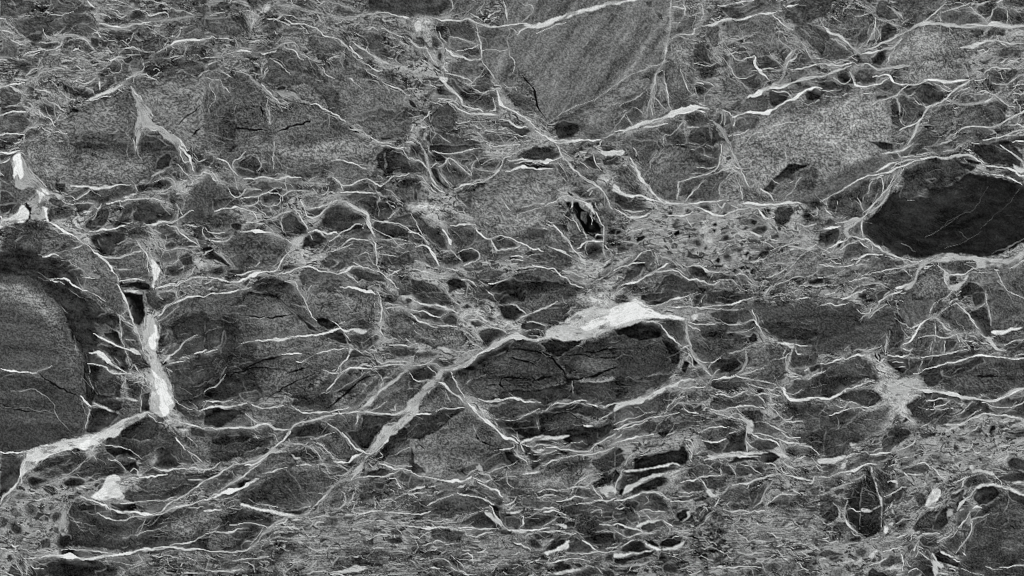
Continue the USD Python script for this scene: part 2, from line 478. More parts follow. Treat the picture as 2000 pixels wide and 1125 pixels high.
c60 52,60 56,62 62,66 66,68 60,74 48,70 44,66
d30 14,60 20,57 24,58 22,63 17,66 13,63
d38 0,64 10,62 14,66 16,68 8,71 0,70
d40 44,76 52,73 54,75 46,79
d42 66,68 74,66 82,63 90,65 96,70 98,75 90,80 84,83 76,80 70,77 66,74
c54 62,74 66,72 70,78 80,82 86,84 80,92 72,96 64,92 62,84 60,78
c42 54,82 60,78 62,88 56,90
c48 56,90 64,90 68,98 70,106 62,100 56,96
c52 72,108 80,100 90,102 94,108 88,114 70,114
s70 84,96 92,86 104,82 106,92 98,104 90,100
d38 88,85 94,82 92,86 87,88
c60 110,76 116,72 120,76 116,80 111,79
c62 128,82 138,78 144,82 146,94 138,98 130,90
c60 122,74 130,74 138,76 128,80 122,78
c58 132,60 142,56 148,58 142,64 132,64
c55 144,54 154,54 152,60 146,60
c60 150,60 158,58 160,62 154,64
c58 140,38 156,36 158,42 148,46 140,44
c55 104,108 112,104 118,108 112,112 104,112
c60 114,102 124,104 124,108 116,108
c60 140,104 150,100 156,100 148,106
d40 150,108 164,104 164,114 150,114
s75 106,92 116,84 126,82 130,92 138,98 124,104 112,98
c62 104,50 110,49 112,54 106,54
G125 112,48 124,40 138,40 140,46 132,54 122,58 114,56
G140 136,22 150,22 164,26 164,34 146,32 138,28
v4,165 0,15 2,19 8,25 14,28 20,32 26,37 30,41 32,43
g7,150 12,27 20,32 28,38 33,43
v2,160 34,3 39,6 42,12 46,16 60,19 66,21 68,23;44,22 47,28 48,33;66,16 64,18
v2,172 27,13 34,11 41,9;117,4 126,3 134,1
v3,165 44,14 43,22 39,30 36,36
g7,150 54,4 58,8 62,11 66,15
v3,172 100,2 92,8 85,14 80,18 74,22
v4,178 94,10 102,8 110,5 117,3
v5,156 117,6 121,11 127,15 131,19
v2,165 140,4 135,8 134,13 131,17;146,8 147,14 146,18;128,20 140,18 142,17
G145 138,-2 143,-2 147,6 164,7 164,9 148,9 142,6
v7,168 68,24 76,20 84,18 92,18 102,19 114,20 128,20.5 138,19 150,20 164,21
v2,170 100,19 104,24;93,12 95,16
v5,176 68,24 62,27 56,30 50,33 42,37 34,40
v5,162 64,30 56,36 48,39 42,41
v3,180 34,42 42,41 50,38
v2,158 32,40 26,43 24,45;26,42 32,36 36,33
v3,165 58,36 56,42 54,48 52,51
v7,182 0,60 8,57 16,54 24,52
v5,186 0,50 10,50 18,51 24,49
G160 22,54 28,50 38,50 44,54 38,53 30,53 26,56
v5,165 32,52 38,50 42,53 46,55 52,54 60,52 68,50 72,47
v6,150 52,54 62,52 68,50
v3,192 24,57 26,62 28,66 34,67 42,66 48,65 52,62 56,60
v3,192 42,60 48,59 54,59 57,62 60,65 66,66 71,66
g6,150 24,56 27,62 28,68
v2,178 11,60 14,63 18,66 22,64 25,60;0,70 6,71 10,71;34,75 40,72 46,72
v3,180 71,66 64,70 60,74 54,76 48,79 40,83
v8,196 82,62 92,63 100,64 108,63 116,63
v3,192 71,66 78,64 84,63
v2,165 90,66 96,69 102,71;116,62 114,58 110,60
w192 108,38 116,36 122,33 126,34 120,37
v4,180 108,38 118,35 126,33 138,32 148,34 164,34
v3,176 128,58 134,54 142,53 150,53 156,51
v2,168 120,48 128,42 134,38;144,53 150,48 156,46 164,46;134,64 144,65 150,62 158,58;140,56 144,62
v2,188 151,67 156,66 164,65
v4,180 84,84 90,82 96,78 100,75 104,71 112,66 120,62
v2,182 106,72 112,70 117,68.5
v7,168 86,84 80,92 76,98 73,106 68,112
v3,192 61,102 66,99 70,98 76,96 80,92
v2,165 70,76 74,76 78,80 82,83 86,84;60,76 62,82 63,88;64,92 66,98;68,76 72,74 76,72
g6,145 100,76 106,79 112,82 120,81 126,80 132,79 138,76
v3,170 126,74 132,72 138,75 142,78 148,82 152,83;128,80 136,76
G145 140,76 148,82 154,83 152,86 144,80
v4,168 103,107 108,102 116,99 126,99 136,99 144,95 152,90 164,85
v3,170 128,109 138,108 148,106 156,102 164,98
v3,150 94,112 102,108;156,90 154,98
v2,192 152,110 164,110
T 0 282
s86 18,0 52,-4 60,-6 62,6 58,14 55,17 55,24 52,30 46,28 44,36 40,36 32,26 26,18 20,10
G112 38,-2 44,4 46,14 54,16 55,24 50,28 46,24 42,16 38,8
s90 58,14 62,6 72,3 86,3 96,10 105,8 116,10 124,8 122,18 114,24 104,30 84,32 66,31 56,30 56,22 55,16
c52 52,-2 108,0 104,6 96,9 88,4 72,3 62,5
c40 106,0 118,-2 118,6 108,7
s72 118,2 138,-2 140,10 136,16 132,24 126,26 112,28 116,22 122,16
d36 122,12 130,7 134,10 132,18 126,21 120,20
c45 139,5 142,8 145,12 143,14 140,12
c55 139,15 147,14 149,20 148,26 142,22
c58 132,24 140,20 141,28 138,31
c52 134,11 138,8 139,13 136,15
d38 0,8 10,8 6,12 0,14
c62 0,14 8,12 11,18 12,26 6,30 0,28
c70 0,28 8,30 18,32 28,36 24,42 12,46 0,46
c45 0,36 6,36 12,42 12,45 0,46
d30 0,46 14,46 10,53 0,55
c55 10,50 17,46 12,54 8,57
c42 42,33 46,29 52,29 51,34 46,37
c55 49,38 56,36 66,34 68,37 60,42 54,43 50,41
d35 62,40 70,36 66,42 58,43
c65 70,36 84,34 87,40 84,45 74,45 68,44
c55 86,36 98,32 104,33 102,39 94,42 87,43
c52 106,32 124,28 133,31 134,34 120,36 106,36
c50 106,44 124,44 133,48 135,56 130,60 112,61 104,60 104,54
d48 92,58 98,46 102,45 103,52 99,60 92,64 87,63
c52 75,52 84,50 86,54 82,63 77,67 68,66 67,62 74,58
c62 40,46 48,46 56,50 58,56 48,58 38,60 39,50
d42 57,48 63,47 74,47 68,52 60,54
c58 36,41 48,42 51,46 46,49 40,46
c50 126,38 131,38 132,42 126,42
c45 134,37 138,37 137,39 134,39
t78 153,30 164,24 170,26 180,35 178,48 168,58 152,60 140,58 144,52 146,40
t62 152,48 168,46 176,50 172,58 152,61 142,57
s72 30,62 40,64 52,70 64,78 60,80 56,82 48,86 34,85 32,78
c52 0,66 12,61 28,60 36,62 31,68 33,78 32,86 20,85 0,84
s70 30,66 36,62 30,86 14,86 16,74
t58 0,86 32,86 36,92 42,102 46,114 0,114
c50 36,89 46,87 54,92 56,96 46,100 40,98
s88 48,86 60,80 68,80 72,86 74,94 72,100 66,98 58,96 54,91
c48 42,104 56,100 64,99 68,103 66,112 56,112 50,106 40,106
d42,5 38,106 48,106 56,109 66,113 60,118 40,116
s76 66,104 76,103 84,102 90,108 94,114 70,118 66,112
s85 70,82 80,90 86,98 92,106 94,112 84,104 78,102 74,94
d44 71,72 86,67 96,67 99,74 96,78 88,84 86,88 78,85 74,80
d30 71,74 76,74 78,80 84,86 80,87 75,84
c68 98,76 104,76 110,82 104,84 96,86 88,86 90,80
s70 82,90 94,88 100,86 110,83 113,88 116,98 116,104 108,104 96,105 92,98
d26 95,110 99,107 110,106 116,108 116,113 106,111 96,112
c55 100,65 112,64 120,68 112,76 106,75 100,72
c50 122,70 132,66 140,70 138,74 122,74
d40 128,78 134,75 140,80 136,82 128,81
c52 124,83 138,82 139,90 132,91 128,92 123,87
d40 139,89 146,85 151,88 150,94 142,94
c45 130,95 136,93 142,97 140,103 132,103 128,99
c55 143,78 150,76 155,80 150,82 144,82
c42 150,66 160,63 166,70 162,76 156,76 150,72
c62 122,66 134,62 140,66 134,70 122,71
d38 131,60 138,59 138,62 131,63
c52 138,44 142,46 140,54 138,52
c50 152,12 160,6 164,14 164,20 158,16
c55 152,16 158,16 156,22 152,22
d38 148,102 156,100 162,98 150,103
v4,188 0,6.5 8,7.5 15,6
v3,192 0,15.5 5,14 8,11
w150 11,9 16,7 18,10 22,16 26,22 32,30 37,34 42,37 48,38 46,41 42,38 38,40 36,46 24,50 22,46 28,40 30,36 24,34 16,36 12,32 12,24 10,16
w222 11,10 16,8 17,12 18,18 19,23 16,27 14,23 12,25 11,18
w205 28,35 35,34 37,38 33,40 32,45 30,46 30,40
w160 25,48 31,47 35,50 35,58 30,60 24,58
w218 34,49 39,49 37,53 37,60 35,60 35,53
w205 8,58 13,54 16,48 20,50 23,54 21,58 14,61
w190 0,60 6,57 10,58 12,62 4,64 0,65
v3,200 0,55 2,57 1,61
k4 19,46 22,50 23,53 20,60
k3 24,52 23,58
w165 40,37 46,38 48,40 46,42
v2,165 20,12 24,20 30,27 36,33
G158 50,42 58,46 66,46 74,48 72,54 66,60 60,64 56,66 66,66 70,69 74,68 70,72 70,78 64,76 54,69 44,64 36,61 28,59 40,60 52,58 60,56 66,54
v4,195 34,60 42,63 50,67 58,71 65,77 70,80
g6,170 40,61 50,64 60,68 68,72 70,78
v5,190 70,80 74,84 80,87 88,88 94,88 98,86 104,84 110,83
v4,180 72,82 78,88 84,94 90,102 94,107
v3,190 94,108 100,105 106,104.5 112,105
v4,205 55,31 60,32 66,33 72,34 80,33.5 88,32 96,31 102,31
w200 60,31.5 68,32.5 78,33 86,32 84,34 74,35 68,34.5
v3,195 70,36 65,40 60,43 56,44
v2,170 56,40 58,43;48,43 54,47 60,47 72,46.5 76,46
v4,188 83,46 90,44 98,43 106,42.5 114,43 122,43 128,45
w190 97,40 102,38.5 107,38 102,41 98,42
G155 84,45 96,43 110,41 122,41 130,44 134,48 132,52 126,46 114,44 98,45
v2,165 76,52 70,57 64,62;73,48 76,50 79,46
v3,178 70,68 74,68 82,66 88,65.5 92,64 97,63
v5,190 112,63 120,62 126,60 132,60 138,58
v3,180 138,58 150,52 152,52
v2,170 139,50 140,52 142,55;138,46 138.5,54 138,62
v3,185 130,62 136,64 140,69 146,73 152,77 156,80
v2,165 112,62 116,64 120,67 125,69
G150 132,63 138,65 146,69 144,72 138,68
v2,175 56,82 62,80 66,78
v3,205 33,87 38,86 42,85 46,87
v2,200 65,104 70,103.5 74,104
v3,200 37,105 42,105 50,106 54,108 60,111 68,114
v2,180 38,106 44,108 50,109
w125 62,98 70,90 72,98 78,102 76,104 70,102
v1.5,160 56,96 64,99 70,102
G145 104,74 112,74 118,76 122,72 128,74 126,80 122,84 124,90 130,94 128,98 132,104 140,104 150,102 158,98 164,92 160,84 150,90 152,96 144,100 140,96 134,92 126,96 124,104 126,110 118,112 117,100 114,88 110,80
G150 118,62 124,70 124,78 118,78 116,68
w218 119,90 122,92 125,98 124,104 120,108 118,112 117,110 120,104 119,96
v3,180 106,75 112,82 115,90 117,100
v3,190 147,104 140,106 130,110 120,113
v4,195 122,113 136,109 146,105 154,103.5 162,104
v2,170 134,93 138,90 140,87
v2,175 124,81 132,82 140,82 150,83
v3,178 148,80 154,80
v2,170 93,99 98,98;90,78 96,76 98,74
v2,165 124,72 128,80 124,88
w180 118,25 124,23 129,20 124,22
v2,190 119,25 124,23 129,21
v2,165 104,-4 105,2 105,8;105,32 108,36
v5,195 139,-2 144,5 147,9 149,15 151,20
v3,190 140,0 141,8 144,13 148,12
v2,170 150,10 156,13 162,11;139,15 144,22 150,26
G148 144,30 150,24 158,24 158,28 150,32 146,38 140,42 138,34 136,28
v2,170 120,30 130,28 135,30 139,36
v2,165 120,37 128,36 134,34;120,40 126,38 132,37
v2,180 158,66 158,70 160,72
v1.5,170 0,23 3,24
T 400 282
s84 0,0 44,0 52,-4 54,8 54,22 50,20 52,14 44,10 36,8 30,8 24,14 20,18 10,12 0,8
c48 26,14 36,8 44,12 43,18 40,21 32,20 26,18
c55 44,13 52,14 53,20 48,24 42,22
d42 24,18 32,20 40,21 46,24 36,26 28,26 24,24
c40 8,8 14,7 16,11 12,12
c52 0,8 7,8 8,14 4,18 0,18
s95 54,0 110,-4 140,-2 146,10 140,22 128,22 116,16 106,13 96,16 84,14 76,20 66,22 55,20
c50 142,4 158,6 164,14 158,22 142,22
c40 134,8 142,2 140,22 134,20
c62 80,18 88,14 92,18 84,21
c50 72,22 80,20 85,22 82,26 74,24
s85 98,18 106,14 116,16 126,20 120,28 110,32 104,28 100,22
c48 138,27 144,24 156,23 154,26 142,28
c55 11,23 18,23 22,26 14,26
c55 16,27 24,26 28,28 22,32 16,31
c50 37,32 44,28 58,29 62,33 54,34 46,36 38,34
c50 21,34 28,36 26,40 20,38
d36 28,40 34,37 38,35 46,36 43,38 36,40 30,42
c44 52,37 56,34 61,34 62,38 58,38
c55 30,34 36,33 34,37 28,40
c48 44,41 50,37 58,39 60,42 58,45 54,44 50,46 44,44
c50 29,44 36,41 41,40 41,44 36,46 30,47
d40 61,41 63,43 62,46 60,45
c48 63,38 71,37 70,40 64,41
c50 64,31 70,30 74,34 72,37 64,36
c55 64,27 74,28 76,29 72,31 66,30
d40 52,48 57,46 59,48 55,51 52,50
c52 38,47 46,46 51,50 52,54 47,55 40,52
s82 77,42 86,37 92,40 92,46 84,50 79,48
c48 94,32 104,31 106,35 104,37 96,36
c45 82,52 94,48 94,51 90,56 82,56
c52 49,60 60,56 68,54 73,58 79,66 80,70 70,70 62,68 58,66 50,63
c45 49,60 58,58 60,64 52,63
d48 93,52 98,47 104,46 112,49 118,52 124,54 127,58 127,63 122,64 116,66 110,70 100,68 94,66 92,60
d38 119,65 126,62 126,66 120,66
d36 77,74 80,70 88,69 93,72 95,75 93,77 85,80 77,80
c62 110,40 120,36 130,37 136,42 134,48 129,52 122,48 112,44
c50 120,36 104,38 110,33 120,31 128,32 134,35
c40 127,31 131,30 134,33 132,35
c58 138,34 144,32 150,36 152,42 144,40 138,38
c52 136,44 144,45 150,48 146,52 148,56 160,54 166,58 164,64 150,62 140,60 131,58 130,50
c60 150,30 166,26 166,46 156,46 152,40
d46 132,60 144,62 156,66 166,72 164,76 150,74 140,74 133,68
s70 96,76 104,72 114,69 122,66 129,70 126,74 116,76 106,80 96,82
s72 108,80 120,75 129,76 132,84 133,92 128,96 118,94 108,92 96,86
c50 119,88 126,86 128,90 122,92
s66 134,82 144,86 156,84 164,84 164,94 148,94 138,92
c58 134,76 144,76 152,80 146,86 136,84
c68 6,56 14,52 20,56 22,60 20,66 12,68 4,66 0,62
c55 6,55 16,51 21,56 14,56
d40 20,62 26,60 30,62 28,66 25,68 21,66
c52 0,68 6,69 12,70 6,74 0,73
c55 8,71 16,68 23,70 16,74 10,75
s75 14,76 26,70 36,68 48,70 60,74 68,78 66,82 60,90 54,96 46,97 42,94 43,90 36,85 28,86 20,90 14,84
c55 18,88 26,85 34,86 41,90 42,94 34,97 24,96
d28 0,80 6,79 12,85 20,94 18,96 10,90 0,88
c42 4,97 12,95 17,100 10,102 4,100
d40 16,98 24,97 32,98 28,103 16,104
c45 36,64 39,63 41,66 37,66
c50 60,96 70,94 74,96 68,98 60,98
c50 91,91 100,90 104,93 98,95 92,94
s72 72,102 80,96 90,98 102,100 110,104 120,110 128,116 80,118 76,110
c52 110,100 118,97 130,100 136,102 142,106 141,108 130,108 116,104
s80 100,102 110,102 116,108 120,112 108,114 102,110
c45 28,112 40,106 52,104 62,106 70,110 70,116 30,118
d34 145,105 150,108 152,112 146,110
t78 0,25 8,28 8,36 4,50 4,54 0,56
c55 6,44 20,40 28,44 28,48 16,50 8,52
G140 0,18 12,19 22,23 28,27 40,26 52,24 62,24 76,26 90,26 104,30 106,34 96,30 84,32 76,28 60,27 46,28 36,31 26,32 20,34 12,31 0,24
v5,188 30,28 38,26.5 46,25 56,27 64,26.5 74,26
v5,200 0,22 5,24 8,28 11,28
v3,178 10,11 16,13 20,16 23,22 26,25
v3,178 31,6 27,10 23,13 23,19
v2,165 42,11 44,16 40,20
v3,178 18,34 22,39 26,41 30,38 33,35 38,35 44,35
v3,188 28,42 34,41 41,40 46,38 52,36 55,34 60,34
v3,176 50,37 56,38 61,40 68,37 74,37 81,36
v3,170 42,40 42,44 38,47 30,48;44,45 50,48 54,47 58,45 60,40
v2,165 52,51 50,47;36,47 44,52 50,55;62,30 64,36;66,31 70,35;61,41 61,44
G148 64,42 72,40 76,37 86,36 90,40 98,38 104,36 107,38 106,44 98,45 92,50 94,54 90,62 84,68 80,66 72,55 70,52 60,54 52,57 46,58 40,62 30,64 32,68 44,68 52,65 58,68 62,71 52,70 40,69 28,68 22,66 28,60 40,55 54,52 58,48 62,46
G150 20,49 30,48 38,52 40,57 34,60 26,58 22,55
v4,192 8,52 14,49.5 20,49 26,49 34,51 39,55 41,58
g5,165 48,58 54,56 60,53 72,52
v3,190 75,44 77,48 79,53 80,56 84,57 90,55 94,51 98,47 104,44
v3,182 76,54 70,51;72,53 76,59 80,66
v3,190 82,51 88,49 96,47 100,45
v2,165 76,44 79,49 84,51 92,47
v2,160 88,42 96,44 104,42;86,40 94,43
G168 100,44 106,42 114,45 122,48 128,51 130,58 129,62 126,60 126,56 122,53 114,49 106,47
v8,172 104,44 112,46 120,50 127,54 128,60 130,66 132,72
v3,176 131,59 140,60 148,62 156,64 162,67
v2,165 132,66 140,70 146,74 150,78 156,81
v2,168 130,74 140,75 150,74 160,74;129,64 126,60 124,66
v3,172 130,72 132,78 133,84 134,92 136,98
v2,160 128,72 132,80 138,80;134,86 144,87 150,88
v3,195 100,13 106,12.5 114,14 120,16 126,19
v3,178 100,25 106,31 112,32 120,29 128,28 134,30 139,31 144,27 150,25 160,22
v3,180 100,26 106,30 108,36 ;106,38 112,37 120,37 128,37 134,36
g5,160 134,34 138,38 141,40
v2,160 140,34 146,38 150,42;136,38 137,44;148,42 154,46
G150 150,50 156,46 164,48 164,52 156,51
v2,180 142,44 148,48;146,54 145,56 143,58
v2,190 148,52 146,55
v4,205 80,69 86,67 90,68 96,69 102,69
w200 86,67 90,68 94,73 92,71 88,69
v2,170 81,70 84,75
v3,190 96,75 102,72 108,69 114,66 118,63 123,63
v3,188 97,82 104,81 110,77 116,74 122,74 130,74
v2,185 95,85 104,82 116,78
v2,170 96,80 100,77;120,86 126,84 130,86
v5,196 28,68 38,67.5 48,69 56,71 62,74 68,77
v2,165 60,54 60,62 62,68;50,65 54,69
v3,178 0,66 4,69 10,70 16,68
v2,178 0,85 3,83 7,81;0,74 8,76 16,76 22,72
v1.5,150 8,82 14,86 18,92 21,95
v2,165 38,97 42,93 43,90
G155 68,74 76,70 79,71 76,78 78,80 86,80 90,83 94,86 104,90 114,92 122,95 130,97 136,100 140,104 150,106 150,112 142,108 134,102 122,97 110,99 96,98 86,97 78,96 70,98 58,101 50,100 54,96 60,90 66,82
w175 68,74 76,71 75,76 71,82 66,84
v4,192 66,83 62,88 58,93 54,98 46,99
v5,198 4,103 14,106 22,108 30,106 38,102 46,99 54,98
v4,192 24,103 34,101 42,99
v3,182 56,101 66,100 74,96 82,95 90,98 100,99 108,100 116,96 124,96
v4,188 116,93 124,96 132,98 138,101 144,106 152,112
v3,178 108,100 114,105 120,109
v2,182 141,102 143,108 142,112
G168 0,96 6,90 12,92 12,95 6,97 2,100
G150 12,103 16,99 15,105
v6,175 62,107 68,107 70,109 72,113
v3,170 28,113 36,110
v2,190 80,113 83,110
v3,195 138,0 146,2 152,4 160,3 
v2,180 152,4 158,9 162,12
v2,165 54,-2 54,8 54,18
T 800 282
c52 15,0 56,0 58,5 40,7 24,7 15,5
c60 0,0 6,2 12,8 12,18 6,12 0,9
d38 6,6 11,8 13,14 14,18 9,13
c55 0,12 8,14 14,19 12,22 4,22 0,22
c42 16,6 28,7 32,10 24,12 18,10
c58 32,7 54,5 54,10 48,13 40,11 34,10
c72 42,15 49,14 48,18 47,22 44,20
c58 49,15 56,11 62,10 66,12 58,16 54,19 50,20
c60 24,18 30,14 34,15 40,20 46,24 40,30 34,33 28,28 25,22
d32 16,20 21,19 24,28 29,34 26,35 20,28
d32 15,31 20,34 24,38 20,38 16,35
c58 55,18 60,13 70,11 71,15 66,20 58,20
c52 48,24 52,22 56,24 54,28 48,27
d35 53,30 58,29 59,32 56,33
c62 82,10 88,6 96,2 104,3 112,4 118,7 120,10 108,12 96,12
c50 103,5 112,5 119,8 118,10 104,11
d32 76,15 79,12 88,13 98,15 96,18 86,18 78,19
c40 88,17 104,15 114,14 116,18 104,19 98,20
s98 62,28 70,22 78,21 90,19 98,20 112,18 118,22 120,30 116,33 112,36 112,42 106,47 96,47 84,50 70,52 56,50 46,52 48,44 50,38 56,34
s105 47,51 49,40 54,37 64,38 68,46 72,52 82,52 100,48 106,50 104,58 94,64 82,68 66,73 58,70 52,62 46,56
c72 112,14 118,16 124,22 127,28 122,30 120,26 116,20
s72 36,37 44,33 49,36 47,42 44,46 38,42
c58 42,44 49,39 47,50 44,48
c58 0,26 6,26 10,28 9,38 4,38 0,32
d38 3,34 6,32 6,44 3,44
d40 9,39 12,38 12,42 9,42
d46 0,56 4,54 9,56 14,62 22,66 26,72 30,78 32,82 24,81 18,78 12,70 6,62
c55 28,66 40,64 52,66 54,72 50,78 40,80 36,78 32,74
s84 32,65 50,65 54,70 62,76 64,82 54,84 48,80 40,80 36,76
c48 64,76 70,74 80,75 84,78 76,82 68,82
d44 38,82 46,80 54,83 54,87 48,91 42,92 40,88
c72 29,59 34,58 37,62 30,62
s78 0,78 10,79 16,82 22,92 18,94 8,90 0,88
c62 0,66 8,70 10,77 4,76 0,76
c60 26,86 34,84 38,89 40,93 34,95 28,94
d40 18,80 24,83 24,86 20,84
s74 88,70 96,66 104,65 112,68 118,74 124,82 124,88 114,82 104,80 92,78 84,74
d50 88,68 96,66 104,66 110,68 104,74 96,74
d42 112,62 122,62 124,66 122,68 116,66
s82 106,50 114,47 118,52 122,58 120,61 112,60 107,56
s72 124,57 128,62 132,68 136,74 133,78 128,76 124,70
c56 126,36 134,32 142,34 150,36 148,42 140,43 132,40
s90 134,34 150,35 150,37 144,42 140,40
d46 140,10 144,7 148,16 150,20 144,18 134,14
c80 129,16 136,15 148,19 152,22 148,25 140,27 132,22
c52 150,11 160,8 164,16 152,17
c62 148,0 160,0 160,4 150,6
d40 131,3 134,1 135,5 132,6
c42 127,30 130,27 131,32 128,32
c55 132,28 138,27 142,30 136,32
d15,0.8,2 126,47 128,44 131,44 133,49 139,54 145,59 149,64 150,69 150,75 144,75 138,71 134,64 130,57 127,52
c66,0.7,3 134,54 138,54 139,60 137,62 134,58
d17,0.7,2 123,45 126,44 126,49 124,50
d16,0.7,2 143,75 145,71 151,71 151,75
d22 145,50 148,54 149,59 147,58
d42 137,82 138,79 142,77 148,77 150,80 149,86 145,88 140,87
d32 152,68 158,65 164,66 164,70 154,70
c45 154,35 158,34 158,37 154,38
d38 150,88 152,87 152,92 150,92
d38 150,96 158,92 158,94 152,97
c50 129,86 131,85 132,89 129,89
s75 52,86 66,84 88,82 104,82 116,84 124,88 126,94 120,98 104,97 94,94 80,92 66,90 54,90
c45 76,88 85,88 85,90 77,90
s68 82,100 90,98 102,99 110,100 118,106 126,112 130,116 60,118 58,112 72,107
d38 60,112 68,109 80,104 90,108 84,113 70,116 60,116
c50 124,102 130,100 136,103 132,106 126,105
c58 54,100 66,98 74,99 70,104 62,106 54,104
d34 29,107 34,104 42,107 44,112 30,116
c42 0,106 10,106 20,110 26,116 0,116
c45 44,104 54,105 54,110 46,109
c62 40,95 50,96 56,94 60,97 48,100 42,98
c58 154,36 160,35 160,46 156,42
c80 150,40 154,42 158,50 160,60 152,60 150,52
d30 126,38 123,37 125,40 128,40
G150 0,26 10,24 14,26 16,34 20,38 26,36 34,36 40,42 46,52 52,60 52,64 44,60 36,56 28,54 26,60 32,70 36,80 30,76 24,66 16,62 10,56 4,52 0,50 0,46 20,46 24,42 8,42 6,38 12,32
G182 0,46 14,46 24,46 30,48 24,54 14,56 8,52 0,51
v5,195 26,66 29,72 32,77
v3,188 0,9.5 6,12 10,15 14,19
g8,155 8,0 12,8 14,14 16,22 18,28 24,34
v3,178 14,14 16,24 20,31 24,36
v3,178 16,30 22,36 26,38;20,38 16,34
v3,182 18,5 28,7 40,5 50,4 57,4
v3,178 22,18 27,15 30,11 34,13 38,17 42,21 47,24
v2,168 22,20 26,26 30,32;28,10 32,16;48,22 48,16 54,11
v2,168 54,20 62,20 68,20;56,16 62,12 70,10;48,30 52,28 60,26
v3,172 34,35 42,31 52,30 62,26 68,21 72,16 74,11 80,8 88,4 96,2
G165 56,2 62,0 70,2 78,0 84,4 80,8 74,12 70,10 62,7 57,5
v4,188 60,0 68,2 76,1 86,0
g5,165 58,6 66,9 74,11
G140 66,0 80,4 92,2 100,0
v4,190 76,12 86,12 96,13 106,12.5 116,11 122,10
v3,190 82,15 90,14 98,14.5 
v5,205 75,20.5 80,19.5 86,18 92,19 98,20 104,18 112,18
v2,165 116,14 120,20 123,26
G158 116,0 122,8 128,10 136,4 144,4 160,4 164,8 146,8 134,12 126,18 128,24 136,28 142,28 152,32 160,32 160,26 152,20 150,12 154,20 150,24 140,27 130,22 124,20 120,12
v6,205 146,5 152,6 158,5 166,4
w200 148,4 158,5 166,4 166,7 152,8
v5,182 115,0 118,6 122,12 126,18 131,22 138,27 146,32 152,38 156,44 158,50
v3,180 142,28 150,35;143,8 146,14 150,20;133,14 140,18
v3,170 132,6 136,6;128,10 132,8
v3,168 138,36 142,33 148,33;140,40 142,36
G165 114,36 120,32 126,32 130,38 138,42 136,46 128,44 122,46 114,42 118,39
v2.2,196 106,48 112,45 118,41 124,40 128,42 133,43 138,46 142,50 146,54 149,60 151,65 151,74 150,77
w210 137,46 141,47 144,51 145,55 142,52 139,49
v3,198 127,57 129,60 131,64 133,68
v2,178 141,56 143,60 142,64;143,73 146,70 151,70;127,42 126,50
v3,190 150,76 145,76 140,76 136,78 132,81
v2,170 150,76 151,82 153,88
v3,165 86,53 96,50 104,49 112,45
v2,160 88,48 98,46 106,46
v2,178 70,40 74,45 80,51
v1.5,160 70,48 73,55 76,62;56,58 66,56 74,56
v1.5,178 58,61 62,64
v4,196 32,64 40,63 46,62 52,62
g5,175 44,60 52,62
v5,198 52,62 53,66 56,70 60,74 64,75 
v3,195 64,75 70,72.5 76,73 82,74 88,77 94,80 104,83
v3,195 64,76 68,82 72,83 80,81 86,78
v4,196 112,63 117,68 122,73 126,78 130,84 136,88
G155 108,62 112,60 118,62 124,62 126,68 122,66 116,64
v2,188 104,66 108,67
v3,180 107,79 114,82 120,83 124,86 127,88
v2,168 84,87 92,87 98,85 104,85
v3,195 74,91 80,90.5 88,91;78,88 84,87 88,89
v3,186 4,79 12,79 16,83 20,88 24,93
v3,182 0,67 6,69 10,73 14,78
v2,175 0,54 4,60 8,66 10,72
v3,172 38,84 44,81 50,81 55,84 54,88 48,92 42,94
G140 52,86 60,88 80,92 96,96 90,98 70,98 54,94 52,90
G155 0,88 10,92 22,94 28,95 36,94 44,94 52,92 58,94 48,96 42,102 46,106 36,104 28,106 26,112 20,108 10,104 0,104
v3,172 4,90 14,94 24,95;0,98 10,100 20,100 28,102
v2,168 26,84 32,82 36,86;30,76 34,84 40,90
v4,190 96,94 104,97 112,98 116,101 122,105 128,109 136,112
v3,165 82,98 90,96 97,95
k2 80,100 90,97 98,96
v3,172 62,109 70,108 76,105 ;40,106 46,107 52,112
v2,165 44,108 46,112;42,100 48,99 56,98
G160 122,82 128,84 134,86 144,90 150,86 158,86 160,90 150,98 146,104 140,108 136,112 128,106 120,100 124,96 128,92
G160 134,112 142,110 152,106 160,102 164,108 156,112
v3,170 130,84 136,92 138,98 142,104;120,98 128,100 136,104
v2,165 158,96 150,104 142,110
T 1200 282
s82 28,10 40,2 56,2 70,2 82,0 82,15 74,18 62,24 56,26 50,30 49,42 40,43 32,38 26,28 22,20 28,14
c60 12,-4 34,-2 34,4 28,11 22,15 16,10
s108,6 92,-10 100,-18 140,-26 170,-36 196,-42 212,-36 218,-22 220,-8 210,8 170,30 150,38 134,42 110,42 104,30 100,20 94,14 90,4
d36 116,35 120,28 128,22 136,16 142,15 152,16 144,20 138,24 130,28 124,32 122,38 117,37
s78 120,44 126,36 132,30 146,22 158,15 160,24 156,34 140,38 130,44
s80 124,30 140,22 148,20 146,26 138,34 126,38
t88,3 136,42 160,34 180,28 196,24 188,32 160,42 140,45
s70 56,42 62,36 70,28 80,20 86,24 84,32 81,42 72,45
c62 51,40 52,30 60,26 70,26 62,36 56,42
s95 83,32 88,26 94,26 98,34 99,42 86,43 82,40
s60 0,36 8,38 16,42 22,46 24,52 16,54 6,50 0,46
d44 0,36 10,40 14,52 6,50 0,44
s78 3,20 12,16 18,22 20,32 24,40 14,38 6,32 2,28
c60 0,8 3,10 3,14 0,13
c45 11,9 14,10 14,14 11,13
c50 14,34 22,38 18,40 10,38
c45 64,12 72,12 78,15 72,18 64,16
c58 60,2 70,2 70,8 60,6
c50 57,50 62,53 61,55 56,54
d24 40,53 43,52 45,53 44,55 41,55
c45 45,60 48,59 49,63 46,64
d28 46,69 49,67 51,70 48,72 45,71
d22 16,75 18,72 23,70 25,72 22,75 18,76
